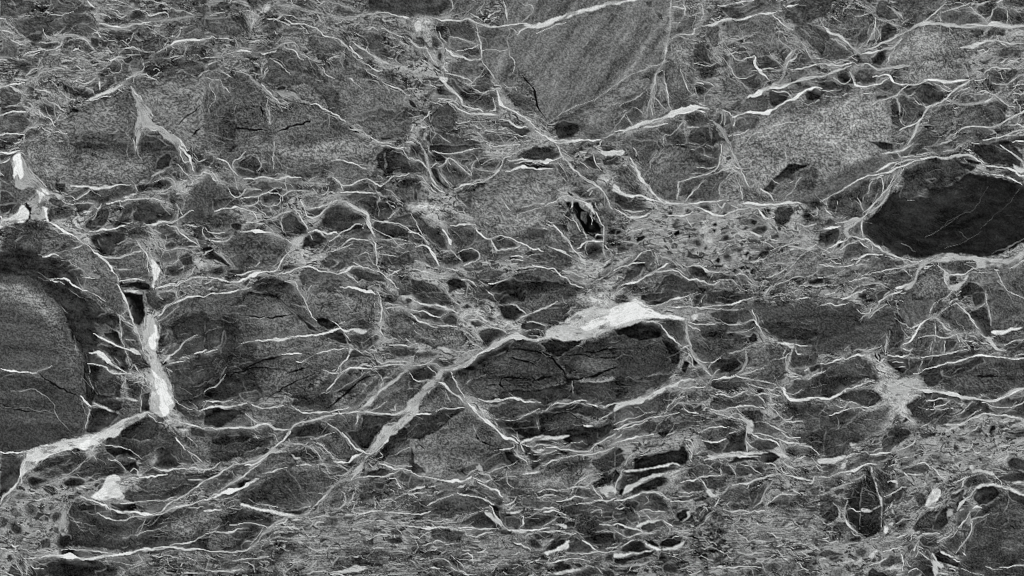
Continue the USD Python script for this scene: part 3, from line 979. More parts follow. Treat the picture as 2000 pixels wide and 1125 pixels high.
d30 0,67 4,66 7,68 4,70 0,71
c42 2,80 8,78 14,78 12,83 4,84
c45 10,77 15,77 15,80 10,80
c50 66,48 74,47 77,51 72,52
c60 81,47 90,45 96,48 98,51 92,52 84,52
d35 81,46 88,45 86,47 82,48
c55 101,52 110,52 109,55 102,56
c40 115,51 118,49 122,50 122,55 118,56 115,54
c50 125,52 128,48 138,48 140,53 136,60 132,64 127,62 125,57
s70 96,60 102,57 112,56 120,58 118,62 108,64 100,63
d32 107,60 111,59 112,61 109,64
d32 98,66 104,64 106,65 102,67
d34 106,68 112,63 119,62 120,66 116,70 110,70
d28 76,62 80,60 81,63 78,64
d34 64,69 65,66 66,69
d32 58,72 59,69 61,74 59,76
d34 61,78 66,75 69,77 68,80 64,80
d34 58,77 61,78 61,80
d36 70,81 72,79 73,81 71,83
d38 84,72 88,69 91,71 90,76 85,76
d38 63,59 66,58 66,61
d36 76,66 80,67 78,70
c45 55,88 58,83 66,86 70,88 62,89
c62 90,80 96,78 101,81 98,83 92,82
d35 111,88 114,84 120,84 119,88 114,89
d35 118,82 122,80 126,82 122,84
d34 101,86 104,83 106,85 102,88
d40 98,87 100,85 100,88
d26 76,86 80,85 80,87 77,87
d40 85,88 88,85 92,86 91,90 88,91 85,90
d20 78,91 81,89 84,91 82,93 79,92
c50 51,89 58,88 58,90 52,91
c55 56,92 60,92 66,93 60,94
d40 78,94 86,93 84,95 79,95
c65 17,90 22,86 30,82 33,85 32,92 24,92 18,92
c72 37,88 42,87 44,90 42,94 38,94
d46 6,106 10,99 18,94 24,93 22,97 18,102 12,107 7,108
c55 20,100 24,96 32,95 30,99 24,103 20,105
c55 24,94 32,92 33,95 26,96
c55 36,108 40,102 46,101 54,104 62,106 66,110 60,114 40,116 30,116
s82 20,106 34,100 46,99 40,102 36,106 28,112 14,112
d40 57,98 60,95 66,95 72,98 72,102 66,104 60,101
s66 70,103 76,100 82,100 88,103 84,106 74,108 68,106
c62 39,97 46,95 52,96 46,98
c48 65,110 74,109 82,108 78,112 66,113
c45 89,99 92,97 97,100 93,102
c45 96,97 102,95 106,98 102,100 97,100
c65 98,102 104,100 108,105 104,109 98,106
c58 106,99 110,98 112,103 108,105
s72 112,104 118,98 126,96 131,98 126,103 118,105
s82 134,100 138,92 144,86 154,83 162,82 162,98 150,102 138,104
s78 116,92 124,86 134,88 138,92 130,94 120,94
c60 128,77 134,76 136,78 128,80
c58 154,58 160,56 160,62 153,61
c40 148,54 154,53 152,57 148,58
c40 149,46 160,45 160,49 152,48
d35 142,85 147,83 144,87
d32 150,106 158,104 164,104 164,108 152,109
d40 140,108 144,106 147,108 142,110
c40 94,108 98,106 101,112 96,111
c55 126,112 130,106 136,105 132,112
c60 158,78 164,76 164,80 158,80
c55 121,72 128,69 129,72 122,73
G150 0,10 6,12 12,8 18,16 22,24 26,32 32,40 40,42 48,44 60,45 72,46 84,43 96,44 104,44 110,46 120,46 134,45 146,45 150,48 156,52 148,50 144,56 140,60 146,62 144,68 150,70 164,74 164,82 150,80 138,82 128,80 120,80 110,82 104,88 98,92 108,90 116,92 108,94 98,96 86,97 76,97 70,94 62,92 54,94 46,93 42,96 46,90 46,86 40,84 30,82 22,84 10,94 0,94 0,86 14,84 20,80 26,76 24,70 12,68 4,66 12,62 22,60 28,56 24,50 20,44 14,40 4,32 0,28 8,24 6,16
G150,4,1 22,58 40,51 60,51 84,55 92,62 90,70 110,72 130,70 150,72 150,80 128,78 110,82 90,88 70,93 50,91 34,82 16,78 12,68
G158 66,62 72,54 78,54 76,60 72,64 74,72 78,76 72,80 66,72
v7,190 12,10 16,16 20,24 25,31 29,38 34,43
v4,182 12,16 18,20 22,26
w205 0,31 4,33 8,37 14,39 20,40 14,41 6,38 0,36
v5,192 0,32 6,36 12,40 20,40 26,43 34,45
w205 32,41 38,43 44,44 40,46 33,44
v5,192 30,40 36,44 46,45 56,46 66,46.5 74,45 82,44 90,43 
v5,188 96,47 106,46 116,47 126,46.5 136,46 146,45.5
v3,180 80,45 84,48 88,46;100,44 104,50 112,50 122,48
v3,178 82,0 82,14 76,20 70,24 62,26.5 56,27 51,30 50,36 49,42
v2,168 64,18 72,18 82,15;88,26 84,30 82,34 82,40
v3,188 56,43 60,39 64,35
v2,160 64,35 70,28
G152 84,0 88,2 92,8 97,16 102,24 106,32 104,34 98,26 92,24 86,20 82,12
v4,172 88,2 92,10 98,18 103,26 106,33
v3,160 94,24 98,32 100,42
v2,165 96,15 100,12 104,10;104,24 108,20
v2,180 60,5 64,4;70,8 74,8.5
v4,195 0,6 3,8 6,7
v3,185 15,2 18,5 17,10
v2,165 28,14 28,19;28,14 34,5
v4,182 115,35 114,33 118,38 122,42 124,44
v2,170 140,34 142,29 146,25;132,43 138,38 140,34;122,26 128,30;134,30 140,28
v2,165 130,5 133,6 135,11
v4,190 0,50 6,53 12,57 20,57 26,55 28,54
v2,165 6,50 14,54 24,52
v3,190 40,55 48,55 56,56 62,54
v4,185 62,48 72,52 80,54 90,53 98,52 104,50 112,50
v3,175 92,47 96,50 100,52
v4,192 112,50 116,55 120,57 126,56
v2,165 125,57 127,63
w200 106,68 112,70 115,72 119,68 120,66 116,71 112,72
v3,178 94,62 98,67 106,68 114,71
v4,185 8,70 16,67 22,66
v2,165 0,77 10,76 18,77 26,72
v3,192 12,94 18,90 22,85 26,82.5 30,82
v3,196 0,97 8,95 16,93 24,92
v5,195 6,111 14,108 22,104 30,100 36,97 42,93
v3,192 33,99 40,99 48,99 54,102 62,105 70,107 76,108 82,107
v2,178 48,97 56,101
v3,170 52,94 60,95 66,94 72,98 78,99 88,99
v2,168 74,103 78,99;92,103 98,101 106,100;96,98 100,102;104,106 108,108
v2,172 95,101 104,104 110,108;78,106 90,106 98,110
v2,178 136,94 132,98 124,102 114,104
v2,168 118,94 126,93 134,93;132,104 140,98
v4,185 136,79 144,80 152,81 158,79
v3,182 120,73 128,74
v3,175 142,62 150,64 160,62;128,81 136,77 144,75
w195 150,81 156,80 154,83
v2,168 120,84 128,80 134,78;136,98 146,86 156,82
v2,165 120,112 130,108 142,104 152,102 160,98
v2,165 32,84 36,94;36,86 44,90
w180 152,52 158,51 158,53
T 1600 282
s110,4 -10,0 30,-2 50,4 56,6 52,14 44,22 34,26 24,32 10,38 -4,41 -14,30
t92,3 0,34 12,24 30,14 48,8 56,10 60,16 46,22 34,25 24,32 12,37 0,41
d40 36,-2 56,-2 58,4 50,5
c58 62,6 72,0 82,0 78,6 68,10 64,11
d52 55,8 60,6 64,12 58,14
c45 46,22 52,18 56,19 50,24
c56 14,40 24,34 34,28 44,26 48,30 49,38 44,46 36,51 28,56 16,54 8,52 6,44
d40 50,30 58,26 57,32 53,37 50,36
c40 34,58 36,54 40,53 38,57
d32 120,0 145,-2 160,8 158,18 148,16 132,16 126,12 120,6
c60 84,2 100,-2 112,0 104,6 92,8
d47 62,38 66,30 62,24 72,18 84,13 94,11 104,12 114,15 120,18 122,23 112,27 100,31 88,33 78,40 70,43 62,42
d36,0.8 34,60 40,56 46,50 52,44 54,38 62,36 70,34 88,32 104,30 118,25 128,24 142,28 156,32 172,36 172,66 158,76 142,84 130,87 114,85 100,86 86,88 70,88 58,84 46,76 38,71 34,68
d26 114,11 120,12 126,15 124,17 116,15
d30 104,11 110,13 116,16 122,19 118,22 112,18
d20 82,29 90,27 92,28 88,31
d22 96,27 110,25 110,27 98,28
c75 70,35 80,34 86,36 84,40 78,40 72,37
c60 104,9 118,8 124,12 116,11 106,11
c50 131,18 138,17 139,21 134,22
c50 140,22 146,20 152,22 158,26 158,29 150,27 144,25
d40 8,58 14,60 15,62 8,64 4,62
c52 25,62 32,60 33,66 32,71 26,69
d48 0,68 14,64 16,70 14,76 6,80 0,80
d40 12,80 18,76 16,80 12,83
c48 20,80 30,76 36,80 40,84 34,87 26,90 18,88
c42 40,82 48,82 52,86 44,86
d40 58,91 66,89 67,94 60,94
s72 32,94 44,89 54,88 62,96 52,98 40,100 28,100
c55 93,95 100,92 112,91 120,92 120,96 114,100 104,100 96,98
d40 101,104 105,102 107,106 102,107
s80 70,112 76,102 82,98 90,96 96,102 98,108 102,114 98,120 72,120
c62 54,106 62,100 70,100 73,104 68,108 60,112 54,112
d42 112,112 116,106 122,108 128,112 130,116 110,118
s74 116,102 130,100 138,100 140,108 146,114 130,112 120,106
s70 140,98 152,94 164,92 164,116 148,114 142,106
c45 128,91 134,91 136,93 130,94
c72 20,108 30,104 40,104 42,108 32,110 24,112
c70 0,92 20,96 34,94 24,100 0,104
v3,184 0,44.5 6,42 12,39 18,36 24,32 30,28 36,25 42,24 50,24
v3,180 46,23 54,22 60,20 66,18 72,15 80,12 90,10.5
v3,178 44,22 50,18 58,16 64,18;56,20 66,14 76,12
v3,165 60,6 64,11 70,10 80,9;52,8 60,5 70,0
v2,188 52,8 56,7
v4,175 50,8 60,6 68,2 74,-1
v2,165 78,8 86,6 94,8;96,5 104,4 112,0
w168 90,10 100,9 108,8 116,7.5 120,9 122,12 116,9 106,10 98,11
v4,190 80,11 90,10 100,9 110,8 118,8 123,12 128,16
G152 112,16 122,18 128,14 134,18 128,22 124,22 118,21
v4,182 128,18 136,17 144,19 152,20 156,24 160,24
w188 150,16 156,17 160,18 158,22 153,20
v5,160 142,0 148,4 154,9 159,14 159,20
v3,192 128,22 134,24 142,26 150,28 158,31
v3,168 46,23 49,27 49,34 48,40 42,46 38,52 34,56 30,60 22,64
v3,165 66,19 62,24 57,30 53,36 50,42 46,48 40,52
v3,172 58,24 54,32 46,40 40,48 34,52
v2,178 54,38 51,42 49,46 44,49
v3,162 30,41 32,46 35,51
v2,160 4,44 5,50;14,44 14,48;42,28 38,38
w162 20,60 26,58 32,58 28,62 22,66 23,70 26,72 22,74 19,70 18,64
v4,168 12,61 20,60 28,58 36,58
G140 0,50 6,52 10,56 14,58 6,60 0,56
v4,196 4,65.5 10,65 16,63
v3,175 32,59 33,66 34,72
v3,180 24,72 20,76 14,77 10,80 4,82
v4,180 26,72 34,74 40,77 46,80 50,83 56,86
v3,180 0,81 4,82 10,84;32,75 28,77 22,79 16,82
v3,185 32,76 34,79 38,82
v2,168 14,77 12,82 11,84;20,74 18,80
v4,186 48,81 54,85 62,88 68,89 74,91 80,90
w166 78,93 82,89 90,87 98,86 106,85.5 114,87 124,89 134,90 144,89 152,88 158,84 160,87 156,92 148,93 142,97 134,95 124,96 120,92 112,90 100,93 90,93 84,95 78,100 74,106 70,112 66,112 72,106 76,100
v3,186 82,92 90,88 100,87 110,87 120,89 130,90 142,89.5
v4,178 66,95 74,93 80,91
v4,198 24,91 30,91 36,88 42,86 50,86
v3,188 2,94 10,95 18,95 26,94
v2,168 28,95 38,94;0,104 12,102 20,98
v3,175 32,103 42,100 52,98 62,96 74,95
v3,190 22,107 30,105 38,104
v2,168 66,98 72,103;30,112 44,108 54,112
v3,178 92,96 97,100 98,106 102,112
w172 96,100 100,101 101,108 108,108 114,102 118,100 112,108 108,113 102,113 99,107
v4,188 100,102 108,101 114,100 120,97
v3,172 120,97 128,95 136,94
v2,165 119,100 130,99.5 138,100
v3,160 138,100 142,106 146,112
v6,182 60,112 68,109 72,107
v4,160 148,98 158,92 164,88
v1.5,70 132,34 126,42 120,50 112,55 106,58 100,61 94,66
v1.5,80 156,34 150,42 144,49 138,54 132,60 126,66
v1.5,82 108,68 116,74;82,72 98,64 108,58
v1.5,85 98,82 108,77 118,73 126,68
v2,90 64,78 72,82 76,83
v2,95 134,86 144,81 152,78 164,72
v2,80 82,24 90,20 98,18
v2,130 70,44 75,44
T 0 564
d40,2.2,1 -12.0,-29.5 16.0,-30.3 37.9,-25.5 55.9,-11.6 67.8,10.4 75.0,34.3 76.6,62.3 71.0,78.2 67.8,62.3 63.0,46.3 51.9,20.4 35.9,0.4 18.0,-9.6 -12.0,-14.4
s88,7,2 -12.0,-9.6 18.0,-5.6 33.9,5.2 47.9,24.3 59.1,50.3 65.0,82.2 66.6,108.1 59.9,108.1 55.9,78.2 47.1,50.3 35.1,27.1 19.2,12.0 -12.0,4.4
t70 -4,-14 10,-12 32,-2 38,8 46,18 53,28 57,40 60,50 64,57 65,70 66,82 68,88 70,92 69,104 67,114 60,116 40,112 0,116 -4,80 
t70 40,61 50,58 64,58 65,72 66,84 52,78 40,72 30,67
t64 0,64 14,66 28,68 38,72 46,78 60,86 70,96 68,112 50,110 44,98 40,94 28,80 8,80 0,78
t68 0,90 10,93 24,95 38,95 44,100 52,112 56,116 0,116
d40,1 30,-2 54,-2 62,4 72,10 80,16 90,22 94,26 88,32 80,28 70,26 68,34 72,38 68,46 60,40 56,32 52,24 48,16 40,10
d30,2.5 44,10 52,12 62,24 70,34 72,46 66,52 60,44 56,32 50,20
d30,1.5 65,58 72,60 76,70 74,84 72,92 68,88 66,74
d36,2 60,28 68,26 70,34 72,40 68,44 62,36
s76 68,-2 92,-2 96,4 98,14 92,18 84,12 76,6
c48 52,6 66,6 78,14 84,18 74,22 62,18
c56 70,26 80,26 92,32 94,42 86,40 78,36 70,34
d24 96,2 104,3 112,3 113,14 113,22 109,29 104,26 101,18 99,10
c45 94,22 100,26 104,30 108,38 110,46 102,46 97,40 96,30
d28 80,34 92,34 96,40 97,46 88,42 82,38
c60 58,38 68,38 72,46 68,52 62,52 58,46
d36 70,48 78,44 88,46 98,48 99,58 100,66 92,60 86,52 78,48
c46 78,52 86,56 96,64 88,64 80,60 70,56
c45 100,48 110,49 114,56 118,60 110,62 102,58
d40 65,58 76,58 86,62 92,68 97,72 97,86 88,86 72,88 68,84 66,72
c52 70,60 82,60 92,68 96,72 94,78 88,84 78,82 72,72
c45 98,68 106,72 112,78 116,82 110,84 98,86
d40 72,88 88,86 95,88 92,95 87,95 78,90
d34 71,92 80,94 88,96 92,98 86,106 78,112 68,112 70,102
s74 96,86 106,85 110,88 110,96 104,98 98,102 90,106 88,104 92,96
d40 110,82 118,80 118,96 110,96
c55 113,2 136,2 138,10 130,14 122,18 116,12
s66 122,22 136,12 150,7 168,3 196,12 210,24 186,30 170,32 150,32 140,40 128,46 122,42 128,32
c42 132,28 160,18 180,22 200,24 200,60 180,60 160,48 150,40 140,40
c50 128,52 140,44 152,38 170,34 172,50 150,52 136,56
c46 132,60 150,54 172,52 200,60 210,66 212,76 200,86 170,88 150,90 140,88 134,80 132,68
c45 135,88 150,92 172,92 172,104 152,102 140,98 134,94
c40 94,112 100,106 110,101 116,100 122,104 124,114 110,118 94,116
c45 122,99 130,100 128,104 122,103
c45 138,107 144,106 144,109 139,109
c40 148,108 160,107 160,116 148,116
d22 117,27 119,26 119,34 117,36
d20 124,57 130,56 130,59 126,60
d35 123,42 126,36 130,36 126,44
v3,195 0,62.5 10,64 20,65.5 28,66.5
v2,165 28,66.5 34,64 41,60
v1.5,120 46,43 52,46 58,48;57,38 58,46;48,14 54,19;54,0 60,4 66,8
v2,130 6,80 16,80 26,78 34,82 40,88 42,96 46,102 51,108 56,112
v1.5,110 0,91 10,93 22,93 30,96 40,94;36,95 44,98;0,70 12,66
k2 30,67 42,74 52,80 62,85;0,89 8,92 20,96 28,96
v3,200 63,84 67,88 71,91.5
v2,165 70,94 69,102 67,112
v2,180 66,0 72,4 78,8 82,10
w205 97,1 104,0.5 112,1 110,3 103,2
v4,180 92,-3 96,2 98,8 100,14 102,20 105,28 108,34 110,40
G148 96,4 100,10 102,20 99,20 97,14
v2,185 98,17 94,20 96,24 102,26 106,31
v2,165 94,20 95,30 96,38 98,46 100,54 101,60
v4,205 73,35.5 80,39 86,42 92,45 98,47 104,48 110,51
w205 102,46 107,47 110,51 105,50
v6,215 70,49 76,50 82,54 86,58 92,61 98,65
w215 70,49 77,49 82,52 86,57 80,55 76,51
v3,190 68,58 74,59 82,60 86,64 90,66.5 96,66 102,66
w198 86,63 90,65 96,66 90,67
w205 72,89 78,91 84,94 88,95.5 83,95
v2,150 70,68 72,76 73,82;97,68 97,80;100,39 106,41
v2,172 90,86 97,86 102,86 107,87
w180 97,85 102,85 107,87 100,87
v2,160 110,82 110,90 110,96
v1.5,150 89,53 94,57;70,60 70,66
G158 113,10 118,14 124,16 126,18 122,24 118,26 119,34 118,40 116,46 122,50 126,54 130,50 138,44 142,40 140,46 134,54 131,60 126,62 128,68 130,74 134,82 132,88 134,94 140,98 146,102 152,104 148,110 140,112 130,108 124,104 120,100 118,92 120,82 116,76 108,72 104,68 100,60 106,64 114,64 118,58 112,50 110,44 108,36 106,30 110,28 113,20
v3,190 108,34 111,42 112,48
w228 120,28 122,30 122,36 123,40 121,46 118,46 117,38 120,34
w228 118,62 122,66 126,70 129,74 130,80 134,86 134,90 130,92 131,97 128,100 125,94 125,86 122,80 121,72 119,66
v3,200 120,54 119,60 118,64
w178 116,20 121,26 123,34 124,42 122,50 124,58 128,66 132,74 135,84 134,94 128,100 122,98 119,88 119,78 116,70 117,60 116,52 113,46 112,38
w195 118,68 121,72 122,82 119,84 117,74
w165 118,84 123,88 126,96 122,98 118,94
v2,190 134,84 138,90 144,93 150,93
v5,205 124,21 128,17 134,13 140,10 148,7 156,6 160,6
v3,170 126,58 134,52 140,46 144,41 154,36
v2,165 122,26 130,22 136,18 140,14
v4,205 151,51 156,49 162,47
v2,178 132,58 138,57 144,56
g6,150 128,10 122,4 134,2 138,8
v2,165 137,2 138,8;126,4 134,0
v9,180 78,114 86,109 94,104 104,100 114,97 120,98
w188 78,112 88,108 98,102 108,99 116,97 112,100 102,104 94,112 88,116
v5,182 126,97 134,102 142,104 150,106 160,109
v2,165 130,92 136,96 138,100;150,92 156,95
v3,195 155,95 162,93
d22 154,95 160,94 160,96
T 400 564
s74 18,0 36,2 50,5 60,9 66,14 70,19 76,23 80,28 84,32 78,36 60,37 42,40 27,42 24,34 20,24 20,16 14,8
s66 0,8 16,6 30,8 40,14 44,19 30,21 20,18 14,24 0,22
s68 38,2 54,0 72,0 76,10 80,20 84,26 90,32 84,30 78,24 72,18 66,12 58,6 48,4
s86 72,0 84,-4 100,-3 116,0 128,3 132,6 134,14 133,22 124,24 116,24 108,27 100,23 94,24 86,22 82,18 80,12 76,4
d26 32,0 44,2 54,5 62,10 68,16 74,21 80,26 86,31 92,34 86,34 80,31 76,25 70,20 64,14 58,9 50,6 38,3
d32 86,24 96,23 104,26 106,29 98,31 92,30 88,27
c45 110,28 116,24 124,24 132,28 134,34 128,31 118,30 112,32
d36 92,35 100,33 107,31 110,37 111,43 104,42 98,40
c52 112,36 126,33 130,40 130,46 122,48 116,42
s72 22,42 42,41 62,38 82,37 92,36 98,41 108,43 112,46 102,58 92,66 80,72 66,79 50,84 44,82 38,70 28,64 22,58 20,50
s78 38,64 50,62 64,64 62,76 52,80 46,82 40,72
c55 22,60 40,56 62,50 76,46 92,46 80,50 62,54 44,60 28,64
c54,8 14,20 26,20 27,32 24,42 21,50 23,58 14,60 12,50 16,40 14,30
c52 0,24 14,24 14,32 12,44 0,48
d38,3 0,78 8,72 16,66 26,66 32,74 34,82 22,85 10,86 0,87
c55 28,82 40,80 46,86 40,90 30,88
s92 54,86 62,84 68,85 68,88 60,90 54,88
c50 68,84 84,82 94,82 90,74 100,72 108,66 116,70 120,66 128,68 118,78 112,90 104,93 90,96 78,95 68,92
s88 99,86 102,82 108,81 112,84 111,89 106,93 100,92
s88 114,80 116,75 120,73 124,77 122,82 118,83
c64 112,92 122,82 130,74 138,66 142,66 136,76 128,84 120,92
s66 84,78 98,68 104,66 100,72 92,80 72,84 70,82
d36 112,48 116,46 122,50 128,52 132,54 120,54 110,54
c66 110,58 116,56 120,58 116,62 110,62
c52 128,62 138,60 144,62 140,66 128,66
c60 142,68 152,62 160,64 160,90 148,92 138,95 126,94 132,86 140,78
s64 0,94 14,92 24,93 30,90 42,91 36,96 20,104 14,108 0,108
d36 0,94 12,93 22,94 30,98 20,104 12,108 0,106
c62 14,107 22,102 32,98 40,102 42,106 36,108 16,108
s80 32,96 44,92 54,93 62,91 68,94 78,97 86,98 78,102 68,106 60,110 52,106 44,104 38,100
c48 84,98 100,97 108,98 96,100 88,102
s70 84,112 92,104 102,100 112,98 120,98 124,104 118,116 100,118
c46 122,98 140,98 150,98 146,102 140,110 134,114 122,110
d26 134,98 152,97 148,100 140,100
d30 146,112 152,106 158,110 156,116 148,116
c42 62,112 76,106 88,103 92,108 98,112 98,116 62,116
c55 0,110 40,108 52,108 56,114 0,116
s60 150,-4 160,-2 160,4 152,4
c45 140,6 146,5 150,9 146,12 141,11
d24 156,8 158,6 162,7 162,10 158,11
c50 138,18 142,16 144,20 140,24
c50 130,36 136,35 137,40 132,41
d36 137,31 140,32 140,38 138,37
c72 142,20 152,16 160,14 160,38 150,42 144,38 142,30
c50 142,46 152,44 164,45 164,50 154,54 146,52
c66 122,36 128,36 130,42 124,46
v4,195 0,6 6,4 14,3.5 22,2.5 30,0
v2,150 36,23 44,23 52,22
v6,212 40,41 50,39.5 60,38.5 70,37.5 80,37.5 88,35.5 96,33 104,31.5 107,31
v2,190 27,43 34,42 42,41
v2,185 100,24 104,28 107,31 110,35 113,40
v4,195 106,30 110,33 116,32 124,32.5 125,33
w198 118,31 124,31 125,33 121,34 116,33
v3,170 70,-2 74,4 78,10 81,16 84,22 88,26
v2,165 80,0 80,6 79,10;110,10 115,17
v2,185 106,27 109,25
v3,200 59,51.5 66,51 76,50
v3,190 88,51 94,49 102,47 111,46
v2,185 70,57 76,57 80,55.5
v3,195 112,51 110,55 106,60 103,64
w195 113,43 116,45 114,48 112,50 112,46
v2,178 116,46 122,50 126,49;126,48 130,52 132,54
v3,190 92,63 98,65 106,65.5 112,64 116,62 126,61 134,60
v3,190 108,66 104,70 100,76 95,80
v3,178 132,58 140,59 148,60 156,60
v2,150 94,82 104,80 110,76 120,70 124,64
g6,155 158,64 152,68 144,74 138,80 130,88 122,94
v5,165 158,62 150,70 142,77 134,84 126,91 120,95
v2,155 124,96 136,91 142,88
v2,165 138,66 140,72
G145 130,0 134,4 136,12 137,20 138,28 140,36 146,40 152,42 160,42 164,46 150,44 142,46 140,52 146,56 158,54 164,56 164,62 150,60 138,58 134,54 132,48 130,40 128,32 132,24 134,14
v3,172 134,3 137,10 138,20 137,28 138,34 141,40
v2,170 140,15 148,14 158,13;139,17 142,22;130,35 136,36 138,38
v3,180 134,54 140,57 150,57 160,57
v3,188 144,44 152,43 160,44
G178 140,2 150,4 156,8 164,10 164,6 156,2 148,-2
G150 144,10 152,10 160,14 164,20 156,18 148,16 142,13
v4,198 106,0 116,0 124,2 130,3 133,5
v4,198 0,94 8,92 16,91.5 24,93
w198 14,91 22,93 20,93.5 12,92.5
v3,192 25,92 32,90;36,90 44,92 52,92.5 60,91.5
v3,178 0,88 10,87.5 22,87
v4,196 66,91 72,94 80,96 90,96.5 98,96 106,94 113,92
w190 132,98 142,97 152,95 160,90 160,95 152,98 142,98
v4,190 100,97 112,97 124,96 136,96.5 146,97 154,95 162,92
v6,178 64,113 70,107 78,103 86,102 94,99.5 104,97.5
v5,180 0,108 10,108.5 24,109 36,108.5 44,106 50,107 56,110 66,110
v3,178 42,106 50,106 54,109;32,98 38,102 42,105
v2,180 120,96 119,102 117,106;105,95 108,99
w182 140,114 148,106 154,100 160,95 166,90 166,96 158,104 150,113
v3,165 96,106 104,110 108,114
v2,188 0,50 6,48 10,46.5
v2,160 0,80 6,76 12,72 16,66
k2 20,65 34,62 44,62 56,62;64,65 74,63 80,62;28,62 40,58 54,54 60,52;48,88 60,78 72,72 86,66;30,21 44,22 60,22 68,20
k3 96,94 110,82 124,70 134,66
T 800 564
c45 0,2 26,0 30,6 36,12 28,13 14,12 6,8
c45 4,15 16,14 28,16 34,20 36,26 20,26 10,24
d30 2,18 8,19 10,23 6,22
c40 24,22 32,19 38,24 38,27 28,27
c52 46,-2 62,-2 66,6 68,10 60,8 50,8
d38 54,2 64,2 68,6 68,10 74,6 92,2 90,10 76,12 70,11
d42 66,-4 96,-6 130,-2 110,6 92,8 84,12 74,11 68,10
s76 92,6 108,0 136,-2 132,6 116,10 106,14 94,18 84,14 82,10
d36 70,12 80,12 88,16 90,20 84,24 74,23 70,18
c60 90,22 100,18 108,15 118,15 128,12 124,20 116,26 110,28 102,26 92,26
d40 88,27 98,26 106,29 104,33 92,34 87,32
d30 104,15 112,12 128,12 118,14 108,16
d22 58,19 62,20 65,23 62,24
c45 49,26 54,25 58,29 52,31
c50 56,32 66,30 72,33 76,36 64,42 56,41 54,36
c40 40,14 46,12 50,15 46,16
s84 0,30 20,28 32,29 40,34 46,40 40,46 24,46 12,42 0,40
s95 26,32 36,32 40,38 40,44 30,46 24,40
c60 4,52 14,48 24,50 20,54 8,54
c55 18,58 24,54 34,54 36,60 26,62
c38 42,56 50,53 49,57 44,59
c45 0,62 16,59 22,62 20,68 14,72 8,74 0,78
c48 0,78 10,74 14,76 6,82 0,84
d32 56,40 66,42 60,46 56,44
s54 34,68 44,61 58,53 70,46 83,40 96,41 104,46 110,50 116,58 120,66 122,70 108,76 88,80 68,82 56,86 48,82 42,78 38,72
s66 60,60 74,52 86,48 102,50 110,58 116,68 100,70 76,68 70,74 74,80 56,82 46,78 62,68
d26 34,67 46,59 60,51 72,45 82,40 76,48 62,56 52,62 42,66
d30 100,42 110,38 122,40 134,41 128,46 120,50 116,54 108,48
s58 116,54 124,48 136,42 150,38 162,33 180,26 196,20 210,22 216,42 220,50 200,54 196,62 180,66 160,68 128,70 122,66
s64 128,52 148,50 166,54 172,62 160,68 136,68 124,64
c55 140,42 156,38 170,34 186,38 196,44 170,48 150,48 134,50
d34 120,68 132,68 128,76 122,74
c46 56,86 74,80 100,78 124,74 160,72 166,80 166,92 144,90 116,88 100,88 84,86 64,88
c50 62,90 84,87 102,88 112,89 106,93 96,96 82,100 68,102
d36 66,103 84,101 100,96 104,94 116,96 126,100 132,104 140,110 124,114 80,114 70,108
c60 100,100 116,98 128,98 140,104 128,112 110,114 98,108
c50 112,92 130,90 148,92 160,92 158,98 140,100 120,96 106,96
c52 24,72 30,65 35,70 38,76 44,82 36,82 28,76
s80 20,76 28,78 40,85 48,93 56,100 64,108 72,120 78,126 60,130 30,138 8,150 0,120 0,104 8,90 14,82
c42 0,98 16,96 30,94 44,93 20,110 8,118 0,118
d30 148,108 156,104 160,108 154,116 146,116
c45 154,98 160,94 160,104 154,102
G155 0,2 6,10 14,13 28,13 36,16 40,14 44,10 50,16 60,8 66,8 70,18 76,25 84,25 88,24 88,32 88,38 80,38 70,40 60,46 50,42 48,34 42,30 38,26 30,28 14,28 4,20 0,12
G168 40,13 44,10 50,16 58,17 64,20 72,22 80,24 86,26 87,34 82,37 76,34 70,31 62,28 58,25 50,25 44,28 40,24
v5,192 0,6 8,11 16,13 24,13 32,16 38,19
v5,190 2,16 12,18 18,21 24,21
v4,192 2,19 8,25 16,28 22,29
v3,185 22,28 30,28 38,29
v3,172 26,-2 32,6 36,11 40,14
v3,188 48,25 54,24.5 60,27 64,30 70,32 76,35
v2,182 56,29 60,31 66,29
v2,182 60,0 64,4 66,5;77,11 84,14 90,18 92,20;24,21 30,18
v4,182 84,25 92,20 100,17 108,14 116,10
G165 106,14 118,8 130,8 140,4 152,2 170,4 190,4 200,6 200,10 180,14 150,18 134,14 128,10 114,12
w186 88,38 96,39 104,36 108,32 112,29 120,26 128,20 136,16 144,14 152,16 160,14 172,12 180,12 188,17 196,21 188,24 176,26 166,30 156,34 146,37 138,40 128,41 118,39 108,38 98,41 90,40
w228 134,30 140,26 148,22 160,19 174,16 184,18 178,21 160,25 148,29 138,33
w182 110,30 120,28 126,30 118,34 110,36 104,35
v2,182 92,26 100,26.5 106,29;90,34 98,32 104,33
v2,175 52,36 56,40 57,43;30,46 44,49 56,48
G145 0,44 16,42 24,46 36,48 48,46 54,50 50,56 42,58 36,62 28,64 16,60 8,54 0,56
w178 20,46 28,45 32,48 28,49
w190 48,52 51,54 50,57
v3,178 0,43 6,43;52,44 58,47
v3,188 0,60 10,59 18,57.5;24,55 30,55
v2,182 0,66 6,71 14,72 20,66 14,60 20,59 24,61
v2,160 4,32 12,38 20,40
v9,178 24,64 32,64 40,61 50,54 60,48 70,42 80,38 88,38 94,40
v4,205 34,64 44,60 56,51 66,46
w170 30,62 26,66 20,73 16,79 10,88 4,95 0,96 -2,88 6,82 12,76 18,68 24,63
v5,182 22,72 27,74 32,79 40,85 46,90
v3,190 32,66 36,73 41,80 44,84
G165 40,84 44,80 52,86 58,90 64,96 66,104 70,110 76,114 68,112 62,106 54,100 48,94
v5,192 46,88 52,94 58,101 64,107 70,112 76,114
g8,150 44,82 50,85 56,88
v4,200 54,85 60,87 66,87 74,86.5 82,86 88,87 96,87.5 102,88
